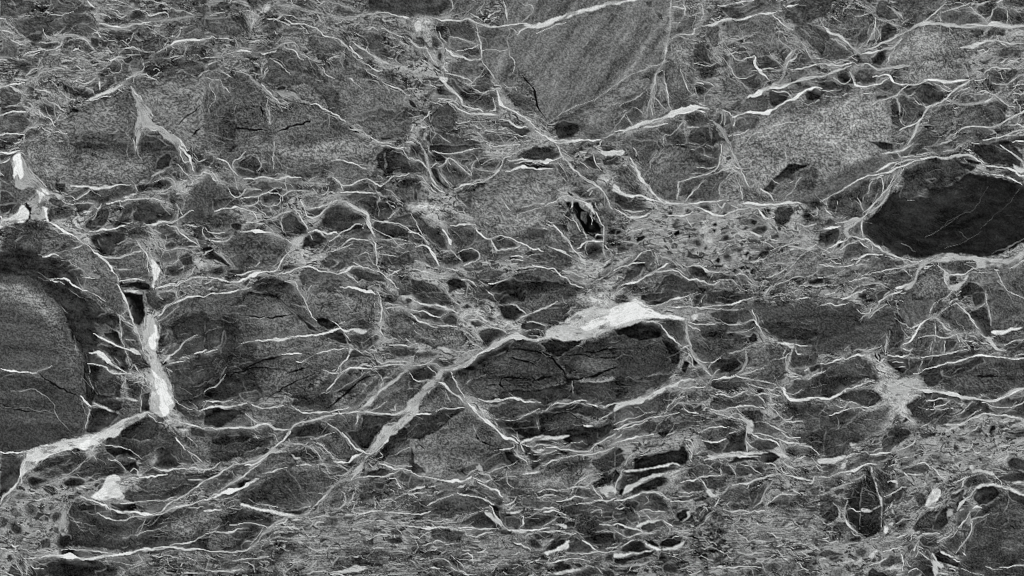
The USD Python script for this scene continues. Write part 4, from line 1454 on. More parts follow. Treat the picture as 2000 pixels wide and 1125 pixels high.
w200 84,85.5 92,87 102,88 92,87.5
v3,205 0,98 8,97.5 16,97;20,95 26,93 34,94 44,93
v3,200 110,91 114,89 124,89 132,87.5 138,87
v2,178 110,90 106,95 102,96;140,89 148,91
v2,178 68,103 80,102 90,99 98,95 104,94 
v3,198 138,89 146,90;150,91 160,90;136,108 144,108
v1.5,165 28,78 30,84 32,88;50,106 52,112;98,103 100,110;127,72 127,82;46,74 49,71
v2,185 148,102 158,96
k3 82,47 96,48 106,51 112,55 118,62 123,70
k3 72,69 80,68 90,69;96,72 106,70 112,69 ;122,71 134,70 148,66 160,61
k2 72,69 70,74 72,78;60,75 68,75;76,54 90,56 100,60;116,52 130,51 144,54 160,54;134,50 150,48 160,47;112,98 124,97 132,102;78,46 76,50
T 1200 564
d28 0,32 12,28 24,25 34,27 38,34 36,39 24,41 12,38 4,36
c55 22,5 38,2 52,2 62,2 60,6 40,10 28,13 22,9
d34 26,11 40,7 58,5 50,8 36,12 28,13
c50 60,6 72,4 70,14 62,14
c60 0,4 8,4 14,10 10,14 0,16
c45 70,3 82,1 104,3 108,8 98,11 84,12 70,13
t68,4 60,15 76,13 92,13 104,11 120,12 134,13 160,15 160,28 140,26 120,24 110,18 90,16 76,20 62,17
c56 74,20 88,17 104,17 108,22 106,25 92,28 78,26
d20 64,17 72,16 72,18 66,18
c62 60,28 72,28 90,27 108,27 114,30 110,34 102,42 100,50 102,56 96,64 84,68 74,66 66,58 60,46 58,36
c50 62,30 76,32 92,34 106,36 90,40 70,38
d40 72,60 82,54 96,54 100,60 90,66 76,66
d32 104,38 107,34 110,35 112,40 109,42
s52 0,36 24,40 38,42 44,46 52,50 50,58 44,64 30,68 0,70
t60,4 4,56 30,58 50,52 52,58 44,66 28,69 0,70
d38 36,38 46,42 52,50 50,58 44,58 42,48
c48 0,70 20,70 40,68 46,66 38,74 28,82 12,90 0,90
c52 32,26 44,24 54,28 56,44 50,44 42,36 36,30
d30 52,64 54,56 58,58 56,66
d26 59,54 64,56 64,60 60,58
c55 48,66 56,64 64,60 72,66 70,70 62,68 54,70
c45 60,66 64,64 66,67 62,69
c52 112,24 134,26 160,28 160,58 152,60 140,62 136,56 140,46 142,44 128,42 120,36 114,32
c45 114,28 130,28 150,30 160,34 150,40 128,40 120,34
s78 108,46 120,44 132,46 130,56 136,66 120,70 104,70 104,60
s70 76,70 88,69 104,70 112,72 130,72 128,78 110,78 100,76 80,80 74,76
c60 80,84 100,81 112,84 116,90 110,92 94,92 80,94 72,92
c48 98,96 112,94 116,98 117,104 108,104 100,98
c55 52,80 62,79 68,82 60,88 54,86
d32 61,94 68,90 70,94 64,96
d34 72,98 80,97 82,100 74,100
c42 44,98 50,94 58,96 62,98 52,98 46,102
c62 20,86 32,82 44,80 52,78 48,84 40,92 36,98 24,96 12,94
c58 0,96 12,93 26,96 34,98 36,100 20,102 8,104 0,108
c52 12,110 24,105 36,104 40,100 46,102 40,108 28,114 12,114
c52 36,112 48,104 56,102 62,104 54,108 46,114
c60 70,105 84,100 94,101 100,106 90,108 76,108
c48 133,78 140,72 150,70 160,66 160,84 148,86 138,84
d26 151,62 160,58 160,62 153,65
c50 136,88 150,89 164,88 164,116 150,112 146,104 138,98
c62 140,62 150,62 152,66 140,70
c55 100,108 112,104 124,104 130,110 120,114 106,114
w232 -4,16 6,13 14,10 18,10 22,14 28,16 34,20 44,21 53,22 54,24 44,24 30,23 18,23 8,26 -4,30
w172 -4,12 4,12 12,11 20,12 24,15 14,22 -4,28
v4,188 0,30 10,26 22,24
v4,196 8,13 16,9 22,12 28,15
v3,192 30,22 42,22 54,23
w205 60,21 64,19 66,21 63,25 61,23
G150 28,15 40,16 52,16 60,14 68,18 76,16 76,20 68,22 62,28 58,30 56,24 40,22 28,19
v3,182 26,13 36,12 44,9 54,6 60,3;40,15 50,14 60,14 70,15 84,13 98,10 108,8
v3,172 60,14 72,16 84,17 96,16
v2,168 50,8 53,9 55,12;59,4 60,10 60,15;70,4 68,8 68,12
v3,185 22,25 28,26 34,28 38,32 44,37 48,41 52,44
v2,182 24,26 34,26
v5,165 56,23 56,30 58,38 59,44 60,48
g8,155 57,26 57,34 58,42 60,48 64,54 70,62 74,67
v4,180 54,45 58,48 62,53 67,59 72,65 74,68
v2,190 52,46 56,45 58,44
v3,188 58,26 66,28 78,28;58,28 63,31 68,33
v2,190 64,54 70,57 76,57 80,55 83,54
v2,168 72,61 76,57;75,67 78,64 82,62
v2,182 56,56 59,52 62,60 66,60;60,64 64,62
G140 44,68 50,60 54,54 58,50 62,56 66,62 70,68 74,72 62,70 56,70 48,72 42,76
v3,192 102,26 106,24 109,25 112,29
v3,178 107,17 109,22 112,28 115,34
v2,165 84,28 94,28 102,27;88,34 100,33 110,30
G152 110,27 114,32 118,36 124,38 130,42 138,43 140,46 132,46 120,44 108,46 104,48 106,44 112,41 111,36
w195 128,42.5 136,42 140,43 139,47 134,45
v3,195 128,43 138,43
v2,195 140,43 146,44 152,44;140,46 142,50 147,51
v2,180 134,46 131,54
g6,150 138,46 136,54 134,62 138,66 146,68
G150 134,60 138,64 148,68 146,69 138,70 132,76 130,72 133,68
g5,150 104,48 103,56 100,62 96,68
v2,165 90,51 98,49 106,45;102,62 112,62 120,60
v4,190 75,72 82,69.5 90,69 96,69 104,71
v4,160 96,69 106,71 116,72 126,75
v2,170 98,68 108,64 118,62
v3,175 104,74 112,77 122,78 128,76
w192 0,92 10,88 20,85 30,80 38,76 46,74 54,72 60,71 54,74 44,77 36,81 28,86 18,89 8,93 0,95
v6,192 0,95 12,90 24,86 34,79 44,75 56,71 64,72
v4,192 0,90 8,91
v3,192 48,76 54,78 62,77 70,77
v3,185 79,83 88,83 96,81 104,79
v2,165 104,80 112,84 116,90
v3,182 75,93 84,94 94,92 104,91 116,93
v2,182 56,84 48,86 42,91 40,97;55,84 58,88 66,86
v3,178 74,94 84,97 92,100
w180 96,97 102,101 108,104 108,112 103,112 102,106
v3,188 88,99 96,101 102,105;54,93 60,97 66,96
v2,170 44,94 50,89 56,92
v3,182 0,110 10,106 22,102 34,101 44,98 50,96
v2,178 0,106 10,102 22,97 30,96
v3,192 2,110 14,107 26,103
v3,178 68,110 78,107 90,107
v4,178 136,84 132,78 130,76
G140 116,80 124,78 128,86 124,92 128,96 134,102 140,104 148,103 140,106 130,104 122,102 116,98 114,92 118,88
v3,180 118,88 122,92 128,98 136,103 146,103
v5,170 120,80 121,88
v6,198 132,77 134,82 138,86 146,87 154,86 162,86
v2,192 136,69 144,69
v3,198 148,64 151,62;151,70 156,66 164,64
G150 148,62 151,66 152,72 150,70
v3,170 118,104 126,108 134,112
v2,165 132,76 138,72 146,70;132,78 138,82 146,78
T 1600 564
t62,4 0,14 12,12 26,12 32,18 26,22 10,25 0,25
t70,4 0,26 10,25 30,24 40,20 50,14 58,15 56,26 53,36 50,46 40,46 20,46 0,50
t62,4 0,26 14,26 28,28 20,36 10,42 0,44
d40 44,4 50,1 56,2 54,6 46,10
d36 30,4 36,4 37,8 31,8
t82 62,14 68,6 74,-2 100,-6 104,-2 100,6 92,8 88,18 80,24 72,27 66,25 62,20
c68 90,12 98,6 102,10 94,16 88,22
c56 92,22 98,16 106,13 112,18 120,26 124,31 114,33 108,32 104,30 98,26
d38 118,-4 130,-2 130,12 121,14 120,8
d44 116,18 128,14 132,18 133,28 134,36 133,40 126,34 122,26
c68 131,-2 164,-2 164,26 156,30 148,32 138,35 134,30 133,18
s70 138,38 156,32 164,30 164,40 150,42 140,46 130,44
c52 53,42 52,36 56,28 60,24 64,30 66,36 68,42 63,46 56,47
d24 58,18 62,20 64,24 64,29 60,24
s72 68,42 74,34 82,28 88,24 92,32 100,38 108,42 104,48 94,51 84,53 74,50
d40 88,30 91,28 94,34 89,37
c48 96,42 104,38 108,42 104,46 100,50 94,50
d30 53,53 62,53 70,55 70,62 64,67 56,60
c40 60,50 64,48 66,50 66,53 60,52
d44 66,62 74,55 84,53 96,52 108,50 116,49 128,48 124,52 112,54 100,58 92,62 84,66 80,72 76,68 70,67
d38 80,72 82,66 94,60 96,70 92,74 84,76
s56 92,72 96,62 110,57 126,53 164,54 164,76 156,78 144,82 130,84 116,84 106,80 98,78
c44 96,62 110,58 126,54 130,58 120,62 104,68 96,68
s66 98,72 112,66 130,66 150,68 158,74 140,82 124,82 104,78
c45 140,44 152,42 164,42 164,50 146,48
d34 82,81 90,80 98,82 108,84 104,86 88,87 83,86
c50 68,92 76,86 84,88 98,86 104,92 106,102 98,106 90,108 80,106 74,100
c55 78,88 88,88 92,92 86,94 80,92
c50 100,100 106,96 114,92 120,90 130,92 140,96 128,98 116,102 106,105
d30 100,104 112,101 108,104 102,105
c48 112,88 124,86 140,88 156,82 164,84 164,98 148,96 140,98 130,92 122,90
d34 134,98 148,96 164,96 164,100 140,100
c46 150,84 158,81 159,84 152,86
c46 0,58 14,56 30,54 36,56 40,64 44,70 36,72 24,78 12,84 0,86
c44 12,84 24,78 38,78 46,82 48,86 42,90 32,92 24,88
c46 0,94 14,90 24,92 34,92 30,98 16,104 6,112 0,112
s62 20,106 34,98 44,95 54,96 58,98 52,106 44,112 14,114
d40 40,68 45,66 47,69 43,71
c40 52,112 60,107 68,109 72,114 54,116
c38 64,104 67,100 70,102 66,104
c48 78,112 88,110 92,114 80,116
d24 132,112 134,107 138,106 138,110 134,114
d30 140,108 143,106 146,108 142,111
c55 114,107 118,105 122,108 117,110
c50 148,112 156,109 164,110 164,116 148,116
G162 36,50 44,52 50,58 52,53 56,60 62,68 70,68 78,70 80,76 90,78 100,80 92,82 82,80 78,84 70,90 70,96 76,104 84,108 70,106 62,98 56,106 44,112 46,104 52,98 58,94 50,92 44,94 36,96 34,92 44,90 48,86 46,82 40,78 48,72 44,66 40,58 34,54
w168 52,74 62,76 70,78 66,84 64,92 60,86 54,80
w168 66,70 74,71 78,74 72,77 66,75
v4,190 20,55 28,52 36,52;0,58 10,57 20,54
v3,180 46,58 50,55 52,53
v2,165 30,48 38,49 46,46 ;34,50 42,47 50,43
v3,192 4,5 12,3;14,6 20,8 28,5 36,1
v3,182 0,13 6,11 14,13 24,11
v2,190 29,15 33,18 38,18 40,14
v4,182 46,10 52,7 58,4 64,1
v3,172 38,22 46,16 54,12
G135 0,0 20,0 40,2 30,8 36,14 26,12 12,12 4,10
g6,160 56,2 50,8 44,14 38,20
v3,195 66,44 70,42 73,36 76,31 80,27 86,24 88,23
v2,190 88,12 90,10 94,8 100,7 105,0
v2,168 88,12 87,18 86,22;68,30 73,31
v5,160 88,22 94,26 100,31 106,33
G150 86,22 92,22 98,27 106,31 108,34 102,35 96,30
v2,182 92,22 98,16 104,13 107,11
v4,172 107,11 112,16 117,21 121,26 124,31
v2,165 118,16 126,14 129,12;130,-2 131,10 133,20 134,30
v2,175 90,26 90,34 90,41;88,42 86,50;98,40 97,51
v2,168 76,38 88,38 98,38 108,36 118,35;108,36 110,42
v2,175 64,46 70,48 74,47;52,50 52,44 52,36
v3,178 76,54 86,53 96,52 106,49 116,48
v2,192 80,55 78,61 77,66;73,66 80,65
v4,178 54,51 62,53 70,52
v2,168 58,57 66,58;62,61 67,61
v3,192 80,64 94,61 106,57 116,54 126,52 144,53 164,54
v4,160 124,34 130,38 134,42 140,47 146,48
G140 126,36 134,40 146,48 150,50 140,48 130,44
w212 134,35 142,33 150,31 156,30 158,31 148,34 140,37 135,37
v2,178 146,0 152,4 160,8
v2,168 144,44 154,41 164,39
v7,180 72,78 84,80 94,80 104,82 114,85 124,86 134,87 142,85 150,81 164,78
v4,188 124,86 136,87 146,84 156,80
v3,188 84,88 92,86 100,85
v2,195 90,89 91,93 96,91 102,87
v3,192 84,95 94,94.5 104,92.5
v2,172 104,100 112,95 120,89 ;122,90 130,89 138,92 148,94;148,94 156,90 164,86;110,104 120,98 126,95
v4,175 100,106 108,105 116,102 126,99 138,98 150,100 164,102
G150 80,108 94,108 104,106 114,103 124,100 136,98 150,101 164,101 164,107 150,108 140,104 128,104 118,112 100,113 86,112
w192 98,106 108,105 114,104 108,106 100,107
w195 150,102 160,102 160,103
v4,205 0,86 6,86 12,83 20,79
w212 0,85 6,85 14,82 10,85 4,87 0,87
v3,200 16,81 22,77 28,76 36,73 43,72
v2,185 30,77 38,76 44,75
v3,200 8,99 16,96 24,94
v2,178 24,94 34,92 44,90 50,87
v2,170 14,90 20,92 24,88 30,92
v2,190 0,65 2,63
k2 46,50 48,54 47,58;44,50 46,56
k3 144,2 140,1;120,68 140,68
T 0 843
t56 0,-4 56,-6 58,2 44,8 30,12 20,15 0,16
d44 0,17 18,17 20,20 16,30 14,38 6,48 0,54
G124 14,36 24,30 40,30 60,34 78,37 92,36 84,42 76,48 70,53 60,53 54,56 52,66 52,78 48,84 46,96 40,96 30,98 20,98 10,106 4,112 0,116 0,64 8,48
c44 24,31 34,24 46,19 58,17 64,20 56,24 44,28
c52 40,28 50,26 64,20 74,16 84,14 92,22 98,30 96,34 86,35 76,37 64,36 52,34 44,32
c58 28,34 36,28 46,29 50,32 46,36 38,36
d28 20,37 26,34 34,36 42,37 34,41 26,43 22,40
d36 51,39 55,36 64,37 67,39 64,43 58,44 52,42
c45 33,44 38,41 43,43 45,47 41,49 36,47
c50 77,38 82,38 83,41 79,41
c70 53,50 60,48 64,50 58,53 53,52
c78 10,48 18,47 22,50 18,54 12,52
c72 20,58 26,56 30,61 28,66 22,64
c75 9,54 14,55 14,59 10,58
c78 8,60 14,60 18,66 12,68 8,64
c55 39,66 44,63 48,64 44,71 40,71
c42 7,73 11,71 16,75 16,79 11,80 8,77
c60 42,74 46,75 45,80 42,79
c50 23,82 27,81 27,83
c75 12,83 18,82 17,88 12,87
c72 30,84 38,82 40,90 32,90
c70 2,66 6,70 4,75 0,74
c76 32,67 34,67 34,71
c42 82,7 92,2 100,0 116,2 124,0 136,5 142,12 150,20 146,26 132,28 120,28 112,20 104,16 94,11 84,10
s62 100,0 128,-2 136,5 146,15 156,24 146,24 132,14 120,10 110,14 100,8
d26 82,11 90,11 100,14 108,18 110,20 104,22 108,28 104,34 98,30 90,22 84,16
c66 90,20 98,17 104,22 98,26 92,26
d36 122,14 126,12 136,20 144,25 132,29 122,28 120,22
c78 108,20 118,16 122,20 118,28 112,30
s78 142,4 150,3 164,0 164,22 156,20 148,14
d28 110,31 118,30 126,31 124,33 114,34
s66 108,37 124,35 140,32 150,34 152,40 140,44 120,46 108,42 104,38
c50 100,44 116,46 136,44 150,42 146,50 130,53 110,54 96,52 98,46
c40 144,32 164,30 164,40 152,42 144,38
d26 86,55 94,55 104,56 106,60 102,62 92,60 87,57
c60 104,56 126,54 130,57 124,62 108,62
s52 52,58 56,54 62,53 70,55 82,58 86,62 94,64 110,66 124,64 146,60 164,58 170,62 190,66 180,80 166,92 130,92 98,94 80,91 58,91 48,91 46,86 47,82 51,79 53,68
d30 46,84 51,80 56,82 52,90 47,91
s92 130,70 146,64 164,62 176,64 164,76 150,84 136,84 126,78
c44 58,58 70,56 82,59 86,62 76,64 62,62
c45 60,92 72,92 84,95 70,97 56,97 48,94 50,91
d34 23,106 34,100 60,98 74,100 84,104 88,110 80,114 24,114
c58 24,100 40,98 58,98 40,102 30,106 24,104
c48 6,110 10,104 14,104 17,112 16,114 6,114
c44 14,102 18,99 20,102 19,110 16,106
c60 82,100 94,98 104,102 96,106 86,106
d45 74,108 90,106 92,112 76,114
v3,200 0,16 8,16 16,15.5 24,14.5
w198 24,14 30,12 36,10 44,9 50,7 58,6 64,3 74,1 84,-1 96,-3 92,2 84,5 80,9 74,11 70,14 64,14 58,13 50,15 44,17 38,19 34,22 28,27 22,32 18,35 16,34 18,28 20,22 22,18
w222 61,10 66,6 69,6 69,10 66,14 62,13
w135 26,20 31,19 32,22 28,26 25,25
v3,190 20,22 18,26 17,33 16,40
v4,195 34,22 40,18 48,15 56,13
G165 64,15 70,11 76,13 75,18 70,21 67,20
v5,170 16,34 13,40 8,46 2,52 0,56
v2,165 13,20 20,18;0,60 6,54 10,49;46,37 54,36 62,36.5 67,38
v2,160 49,37 53,34 60,29 66,22
v2,178 82,10.5 90,11 98,13 104,16 110,20
v2,185 98,20 104,21;97,29 92,24 84,22
v2,165 67,20 72,18 75,22
G158 94,36 104,36 107,30 108,25 109,33 112,36 108,40 102,42 98,48 94,50 90,46 92,42
w205 70,52 76,47 81,42 84,36 90,35 94,37 93,44 95,48 92,51 86,52 82,54 76,54
w225 72,51 78,46 82,44 84,50 78,53
G165 86,40 92,38 93,46 88,46
v2,190 102,31 104,28 107,33 110,33 108,36
v3,195 94,36 104,35.5 112,35.5 120,34.5 130,32
G145 110,30 116,26 120,18 124,14 122,22 118,29
v3,182 118,29 128,29.5 138,29 146,28.5 154,28 164,29
v2,182 146,37 154,37 160,38
v3,200 136,4 140,10 144,14
v3,180 146,15 152,19 158,23
v2,180 145,3 148,6 150,8;138,23 146,26
G150 146,26 152,26 158,24 164,24 164,29 150,29
v4,195 62,52 70,54 78,56 83,58 86,61
v6,208 86,60 94,62 102,63 110,64 118,64
v3,185 92,55 100,55 110,55
w190 90,52 94,50 96,48 95,52
v4,182 118,64 124,62 130,57 138,53 144,50 150,45 156,41 160,39
v3,178 118,65 126,63 136,60 146,58 154,55 160,53
v2,168 130,61 144,60 160,58;110,55 124,54 136,53
v3,170 76,64 84,67 92,69 102,68 110,66 116,64
v2,172 113,66 112,72 110,78 107,81
v2,158 96,82 108,80 116,78 124,76 130,73;56,68 64,72
G150 48,58 52,54 58,52 54,58 46,62 38,64 30,66
w150 48,64 52,62 52,78 48,82 46,76
d25 46,78 48,80 47,83
v7,200 30,98 38,97 46,97 56,97 66,98
w198 38,96 43,93 46,92 47,96 52,97 44,98
G150 42,93 43,88 46,88 46,92
v7,198 63,99 74,98 84,97 94,95.5 104,94 114,92 124,91.5 134,91 144,92 152,91.5 160,92
v3,176 48,92 58,91.5 68,91 76,93 84,94.5 94,94
v3,168 19,98 30,98 ;133,90 140,88 148,87 156,84 160,82
v2,178 12,103 14,106 17,110;24,102 26,106 34,107;5,110 10,112
v3,160 20,100 21,106 20,112
v2,165 84,102 92,103 102,103 110,101 108,96;100,106 112,102
T 400 843
d36 0,0 34,-4 36,6 24,10 8,12 0,8
s60 0,10 14,10 30,8 44,6 54,4 50,10 34,15 26,20 14,24 0,22
c55 27,20 32,15 42,14 48,15 42,19 34,21
s76 20,30 30,26 40,24 48,20 62,17 72,22 70,28 60,30 50,33 40,36 30,36 24,34
d40 4,36 12,34 22,34 24,37 12,38
d22 14,44 22,40 32,37 38,37 34,40 24,44
s66 0,38 10,38 14,44 4,48 0,50
c48 4,52 14,48 24,46 26,48 18,52 8,54
s66 28,50 40,40 56,33 66,30 78,36 88,44 90,52 84,58 78,64 70,62 56,58 40,56 30,56
c52 58,32 66,30 72,38 78,50 82,58 76,56 68,46 60,38
d30 60,62 72,60 82,58 80,62 72,64 
s70 84,30 92,30 100,36 96,42 90,46 84,42 78,34
s64 62,16 70,10 80,12 86,18 90,24 80,25 74,20 66,20
c50 70,4 88,6 84,9 72,9
s78 88,4 100,0 108,2 112,10 116,18 112,23 104,23 98,16 94,10
c50 94,28 102,26 108,30 98,33
d40 110,0 136,-4 132,6 128,14 120,14 116,8
d32 110,22 116,18 118,20 114,26 112,30
d40 144,2 152,-2 160,-4 160,14 150,20 136,24 132,20 138,12
c55 150,8 160,6 160,24 150,26 140,24
d36 122,36 136,28 148,30 144,34 134,36 126,37
d40 150,36 154,32 160,31 160,39 152,39
c60 118,38 132,37 140,38 138,45 132,46 124,42
d36 132,39 139,40 138,45 132,44
c62 120,50 126,46 134,48 130,52 122,53
c60 100,55 108,54 110,56 106,59 100,58
s78 92,44 106,42 110,48 108,54 98,56 90,54
s52 14,68 26,61 40,62 52,68 52,72 48,76 44,80 36,88 28,93 16,93 4,92 0,90 0,82 10,76
s86 0,60 14,58 18,62 12,70 4,78 0,80
s84 4,82 16,78 26,80 24,88 12,92 2,90
d34 28,88 36,84 38,88 34,92 28,92
c60 18,78 32,76 40,78 36,84 26,84
G112 56,72 66,64 78,64 90,60 110,62 130,60 160,66 160,90 150,94 130,90 110,92 90,90 76,86 60,84 50,86 46,84
c60 11,104 20,102 28,103 28,106 20,109 12,107
c50 47,80 52,78 52,81 48,83
c62 54,94 60,92 62,95 56,97
c65 70,92 76,91 78,95 72,96
c55 112,99 118,98 120,100 114,101
c48 132,96 138,93 144,94 140,96 134,97
c42 132,100 140,100 140,103 133,102
c45 113,110 118,108 124,109 122,112 114,112
c62 74,100 80,98 84,100 78,101
c60 90,104 96,103 94,106 89,106
c55 50,100 56,99 54,103 50,103
c65 100,88 106,86 104,89
d45 117,90 124,86 122,90
c55 140,84 152,82 156,86 146,88
c60 132,63 140,62 142,66 134,68
c68 104,80 112,79 112,82 105,82
c60 128,77 140,75 134,79
c60 144,76 154,75 154,80 146,80
c60 124,84 132,82 132,88 124,88
c55 96,66 104,66 104,70 98,70
c60 108,66 116,66 114,69 108,69
c62 6,98 30,97 36,98 20,100 6,100
c60 130,108 136,107 140,109 134,110
c55 82,110 90,110 90,112 82,112
w180 50,14 53,11 56,14 60,15 54,18 49,18
v5,195 67,0 63,4 58,8 54,12
G150 62,16 66,12 71,9 74,12 68,14 64,17
v6,175 52,17 44,21 36,23 30,25 22,26
v5,192 63,16 54,17 46,22 40,25 32,26
v4,182 22,26 16,31 10,34 4,37 0,39
v3,180 0,28.5 6,28 12,24
w190 66,18 70,19 74,20 71,21 68,20
v3,185 36,28 44,23
v7,212 0,54 6,51 12,48 18,46 24,44 30,42
v5,206 26,43 34,40 42,36.5
v3,185 12,46 20,40 30,35 36,30 44,25
v4,192 46,33 52,31.5 58,30 64,28.5
v4,185 72,26.5 80,25 84,26
v2,178 88,25 98,26;82,7 92,4 102,0;71,9 78,13 84,11;68,9 80,12
v2,168 84,13 88,18 92,24 97,33
v2,180 88,8 94,14 98,19 101,23
g4,155 101,24 108,28 114,32
v4,205 99,23.5 106,24 112,24 
v6,200 112,24 116,20 120,18 122,17
v4,205 107,0 111,5 115,10 119,14 124,17 128,18
w178 136,2 140,-4 148,-2 143,5 138,10 132,17 128,20 124,26 120,32 115,36 114,34 118,28 124,22 128,15 132,9
v3,195 140,0 134,8 130,15;146,0 140,9 133,17
v4,200 122,29 118,33 114,37
v3,185 114,37 120,36 128,35.5 136,34.5 144,34
v4,192 136,24.5 142,26 148,28 152,28 160,30
v4,188 136,35 142,34.5 147,32 152,29
v3,180 144,36 149,37 151,41 153,44
v2,190 149,42 151,41 153,44 150,44
v2,170 148,18 154,15 160,13;136,17 138,20 134,22;140,24 150,26 160,26
g6,155 114,37 106,38 100,42 96,46 92,51 88,56 84,60
v4,190 94,48 90,53 86,58
g6,150 84,60 80,64 74,65 66,66 60,69 54,73 48,78 44,81 40,87 35,92
v3,175 48,76 54,72 62,67
v2,165 107,46 110,50 110,55 106,59 100,59
v2,160 92,30 96,33;98,35 108,34 112,33 
w212 27,57 34,57 42,59 50,60.5 58,62 64,63 70,64.5 66,65.5 56,64.5 46,62 36,59.5 28,59
v3,185 0,61 6,60 14,59.5
v2,185 44,56 52,57.5 58,59
v3,195 76,59.5 82,58.5
v2,178 6,52 14,51 22,50 26,48
v3,175 20,73 28,72 36,71.5 42,72.5 48,75
v3,170 0,81 8,79 16,78 24,77 32,76
v2,160 6,78 12,72;32,86 38,86
v4,185 0,92 10,93.5 20,94 30,93 36,90
v2,165 36,88 46,74
v3,182 110,65 118,64;118,65 128,62 138,61 ;140,62 150,62.5 160,64
v3,165 84,68 92,66.5 98,65
w195 67,68 71,67 74,68 70,69
w190 65,72 70,71 66,73
v2,180 108,74 120,71 130,69 140,69;126,84 134,81 142,79 146,82;146,70 160,72 
v2,165 138,57 146,54 154,50 160,47
v2,170 94,78 98,82 104,83 112,83;115,88 122,86
v2,180 150,76 154,80;112,60 116,50 118,42
v2,170 86,49 92,49
w175 60,90 62,89 62,92 60,92
v3,165 22,102 30,101 40,99 50,97
v4,170 0,108 10,109 20,110 30,109
w195 98,109 104,108 112,106 118,104 124,104 128,106 122,108 112,109 104,110
w195 114,98 120,96 118,98
v3,172 80,110 90,109 100,110;98,111 106,111 110,113
v3,175 132,92 140,92
v2,168 66,104 72,101 80,102;70,96 76,100 84,98;140,105 150,102 158,102
T 800 843
s84 4,18 8,6 18,-2 60,-8 72,4 80,10 84,14 70,15 62,20 56,26 48,34 36,38 26,36 16,32 10,28 8,22
d46 0,12 3,14 3,24 10,26 12,30 4,32 0,32
c55 36,32 44,28 52,24 55,26 50,32 42,36 38,36
c62 58,24 66,18 72,15 80,15 84,20 80,24 70,26 60,32 57,29
d24 73,17 80,15 85,20 86,22 80,24 76,22
c62 76,28 86,23 88,26 80,31
c60 60,34 70,27 74,30 70,34 64,36
d30 88,12 92,10 96,8 94,14 90,18
d32 92,17 98,14 104,18 112,14 118,18 112,20 104,24 100,28 96,30 93,26 92,20
d34 98,6 104,5 110,8 100,10
d28 70,-2 104,-4 104,2 96,4 88,4 78,2
d40 118,6 126,0 140,-2 160,-4 160,0 146,8 136,14 128,12 124,9 112,7
s60 100,20 116,17 120,20 110,24
s62 110,26 124,22 134,22 142,22 140,28 126,32 114,32
c52 142,22 150,18 160,14 160,28 152,30 146,30
d40 118,14 126,16 122,20
s92 88,34 100,32 114,32 122,34 122,42 110,45 96,46 88,40
s72 120,34 130,34 134,38 128,44 120,44
c42 152,34 160,30 160,38 152,42 144,44 142,40
c55 66,38 74,36 80,36 86,38 84,44 78,44 70,42
c58 20,40 40,40 50,42 44,45 30,46 20,44
c48 0,33 6,34 14,38 8,44 0,44
d45 12,36 18,36 17,40 12,40
c62 0,45 14,43 12,47 2,48
c45 20,50 28,45 35,46 36,48 24,52
c55 44,44 54,42 62,45 70,50 72,52 70,57 66,54 58,48 50,46
c62 36,46 46,48 54,48 60,52 68,58 72,56 72,50 66,46 58,44 50,48
d30 36,47 42,46 54,48 50,50 42,49
d28 64,40 68,40 74,45 76,48 70,45
c55 78,46 86,44 90,48 84,52 78,51
d24 63,58 67,58 70,63 71,68 69,70 67,66 64,61
s66 0,62 10,56 24,51 36,49 46,51 56,52 62,58 60,62 50,64 30,66 14,66 0,66
c52 10,66 24,64 20,68 14,70 8,68
c52 34,70 46,68 54,62 60,64 66,70 70,75 62,77 50,76 40,74
c50 74,68 78,66 86,66 88,70 84,74 76,74
d24 72,66 78,64 84,66 76,67
d26 86,64 92,62 91,64 87,65
c52 90,68 98,64 110,64 112,66 110,70 104,74 90,75 88,72
s58 16,78 26,76 40,77 44,78 40,84 32,86 20,85 17,82
c46 46,78 54,76 60,77 56,82 50,82
d26 71,76 74,75 78,78 82,81 74,80 71,79
c45 96,80 106,78 114,79 112,83 104,85 98,83
d36 114,84 120,80 128,79 124,83 116,85
c45 90,84 98,84 104,88 106,90 102,92 96,90
d34 106,92 112,86 120,83 124,83 120,88 112,92 107,94
c52 122,92 124,86 130,83 136,85 142,90 144,93 134,94 124,94
c62 116,48 122,46 128,47 120,50
c60 128,46 136,45 142,46 148,52 138,53 130,49
c58 106,52 114,50 120,52 114,55
c60 88,52 100,54 114,57 112,60 98,60 88,58
c56 120,58 140,56 160,58 160,66 140,66 124,64
c48 116,66 122,66 122,69 114,70 112,68
d36 120,72 126,70 132,70 130,75 124,74
s52 130,72 140,68 160,66 160,74 150,76 142,80 134,81 130,78
d38 134,82 146,80 160,78 160,87 146,88 138,86
d45 142,64 160,62 160,67 146,67
c55 0,90 6,88 8,92 2,93
c55 18,102 24,100 30,102 32,105 24,106 16,104
d38 32,100 38,100 37,102 33,102
c55 34,88 40,87 40,92 34,92
c60 20,97 30,97 28,99 22,99
c60 70,94 80,94 84,97 78,96
c48 86,97 91,97 91,100 86,99
c55 96,96 101,95 100,98
d38 95,104 102,104 104,107 97,108
c58 82,106 90,105 94,108 88,111 82,109
d38 112,105 118,102 124,104 126,106 120,110 114,110
d32 126,103 132,102 136,106 132,107
c52 130,110 142,106 148,108 140,114 128,114
c52 108,112 120,111 126,114 108,114
c52 152,96 158,95 160,102 154,100
d38 154,106 160,105 160,108
c60 120,98 130,96 134,99 124,101
c50 150,108 160,109 160,114 150,114
c45 8,111 18,111 18,113 8,113
c50 50,106 56,106 56,109
G112 38,90 56,86 70,88 84,94 80,104 72,108 60,112 46,112 40,104 48,98
G125 0,70 14,70 34,70 52,74 44,76 20,75 0,76
G128 72,52 80,48 86,52 90,58 88,61 80,62 74,64 70,58
v6,205 69,0 74,3 79,6 84,10
w200 85,11 88,6 94,4 102,2.5 110,3 118,2 124,2 116,5 108,6 98,6 90,8
v3,195 80,3 85,8 86,11;66,15 74,14 82,13
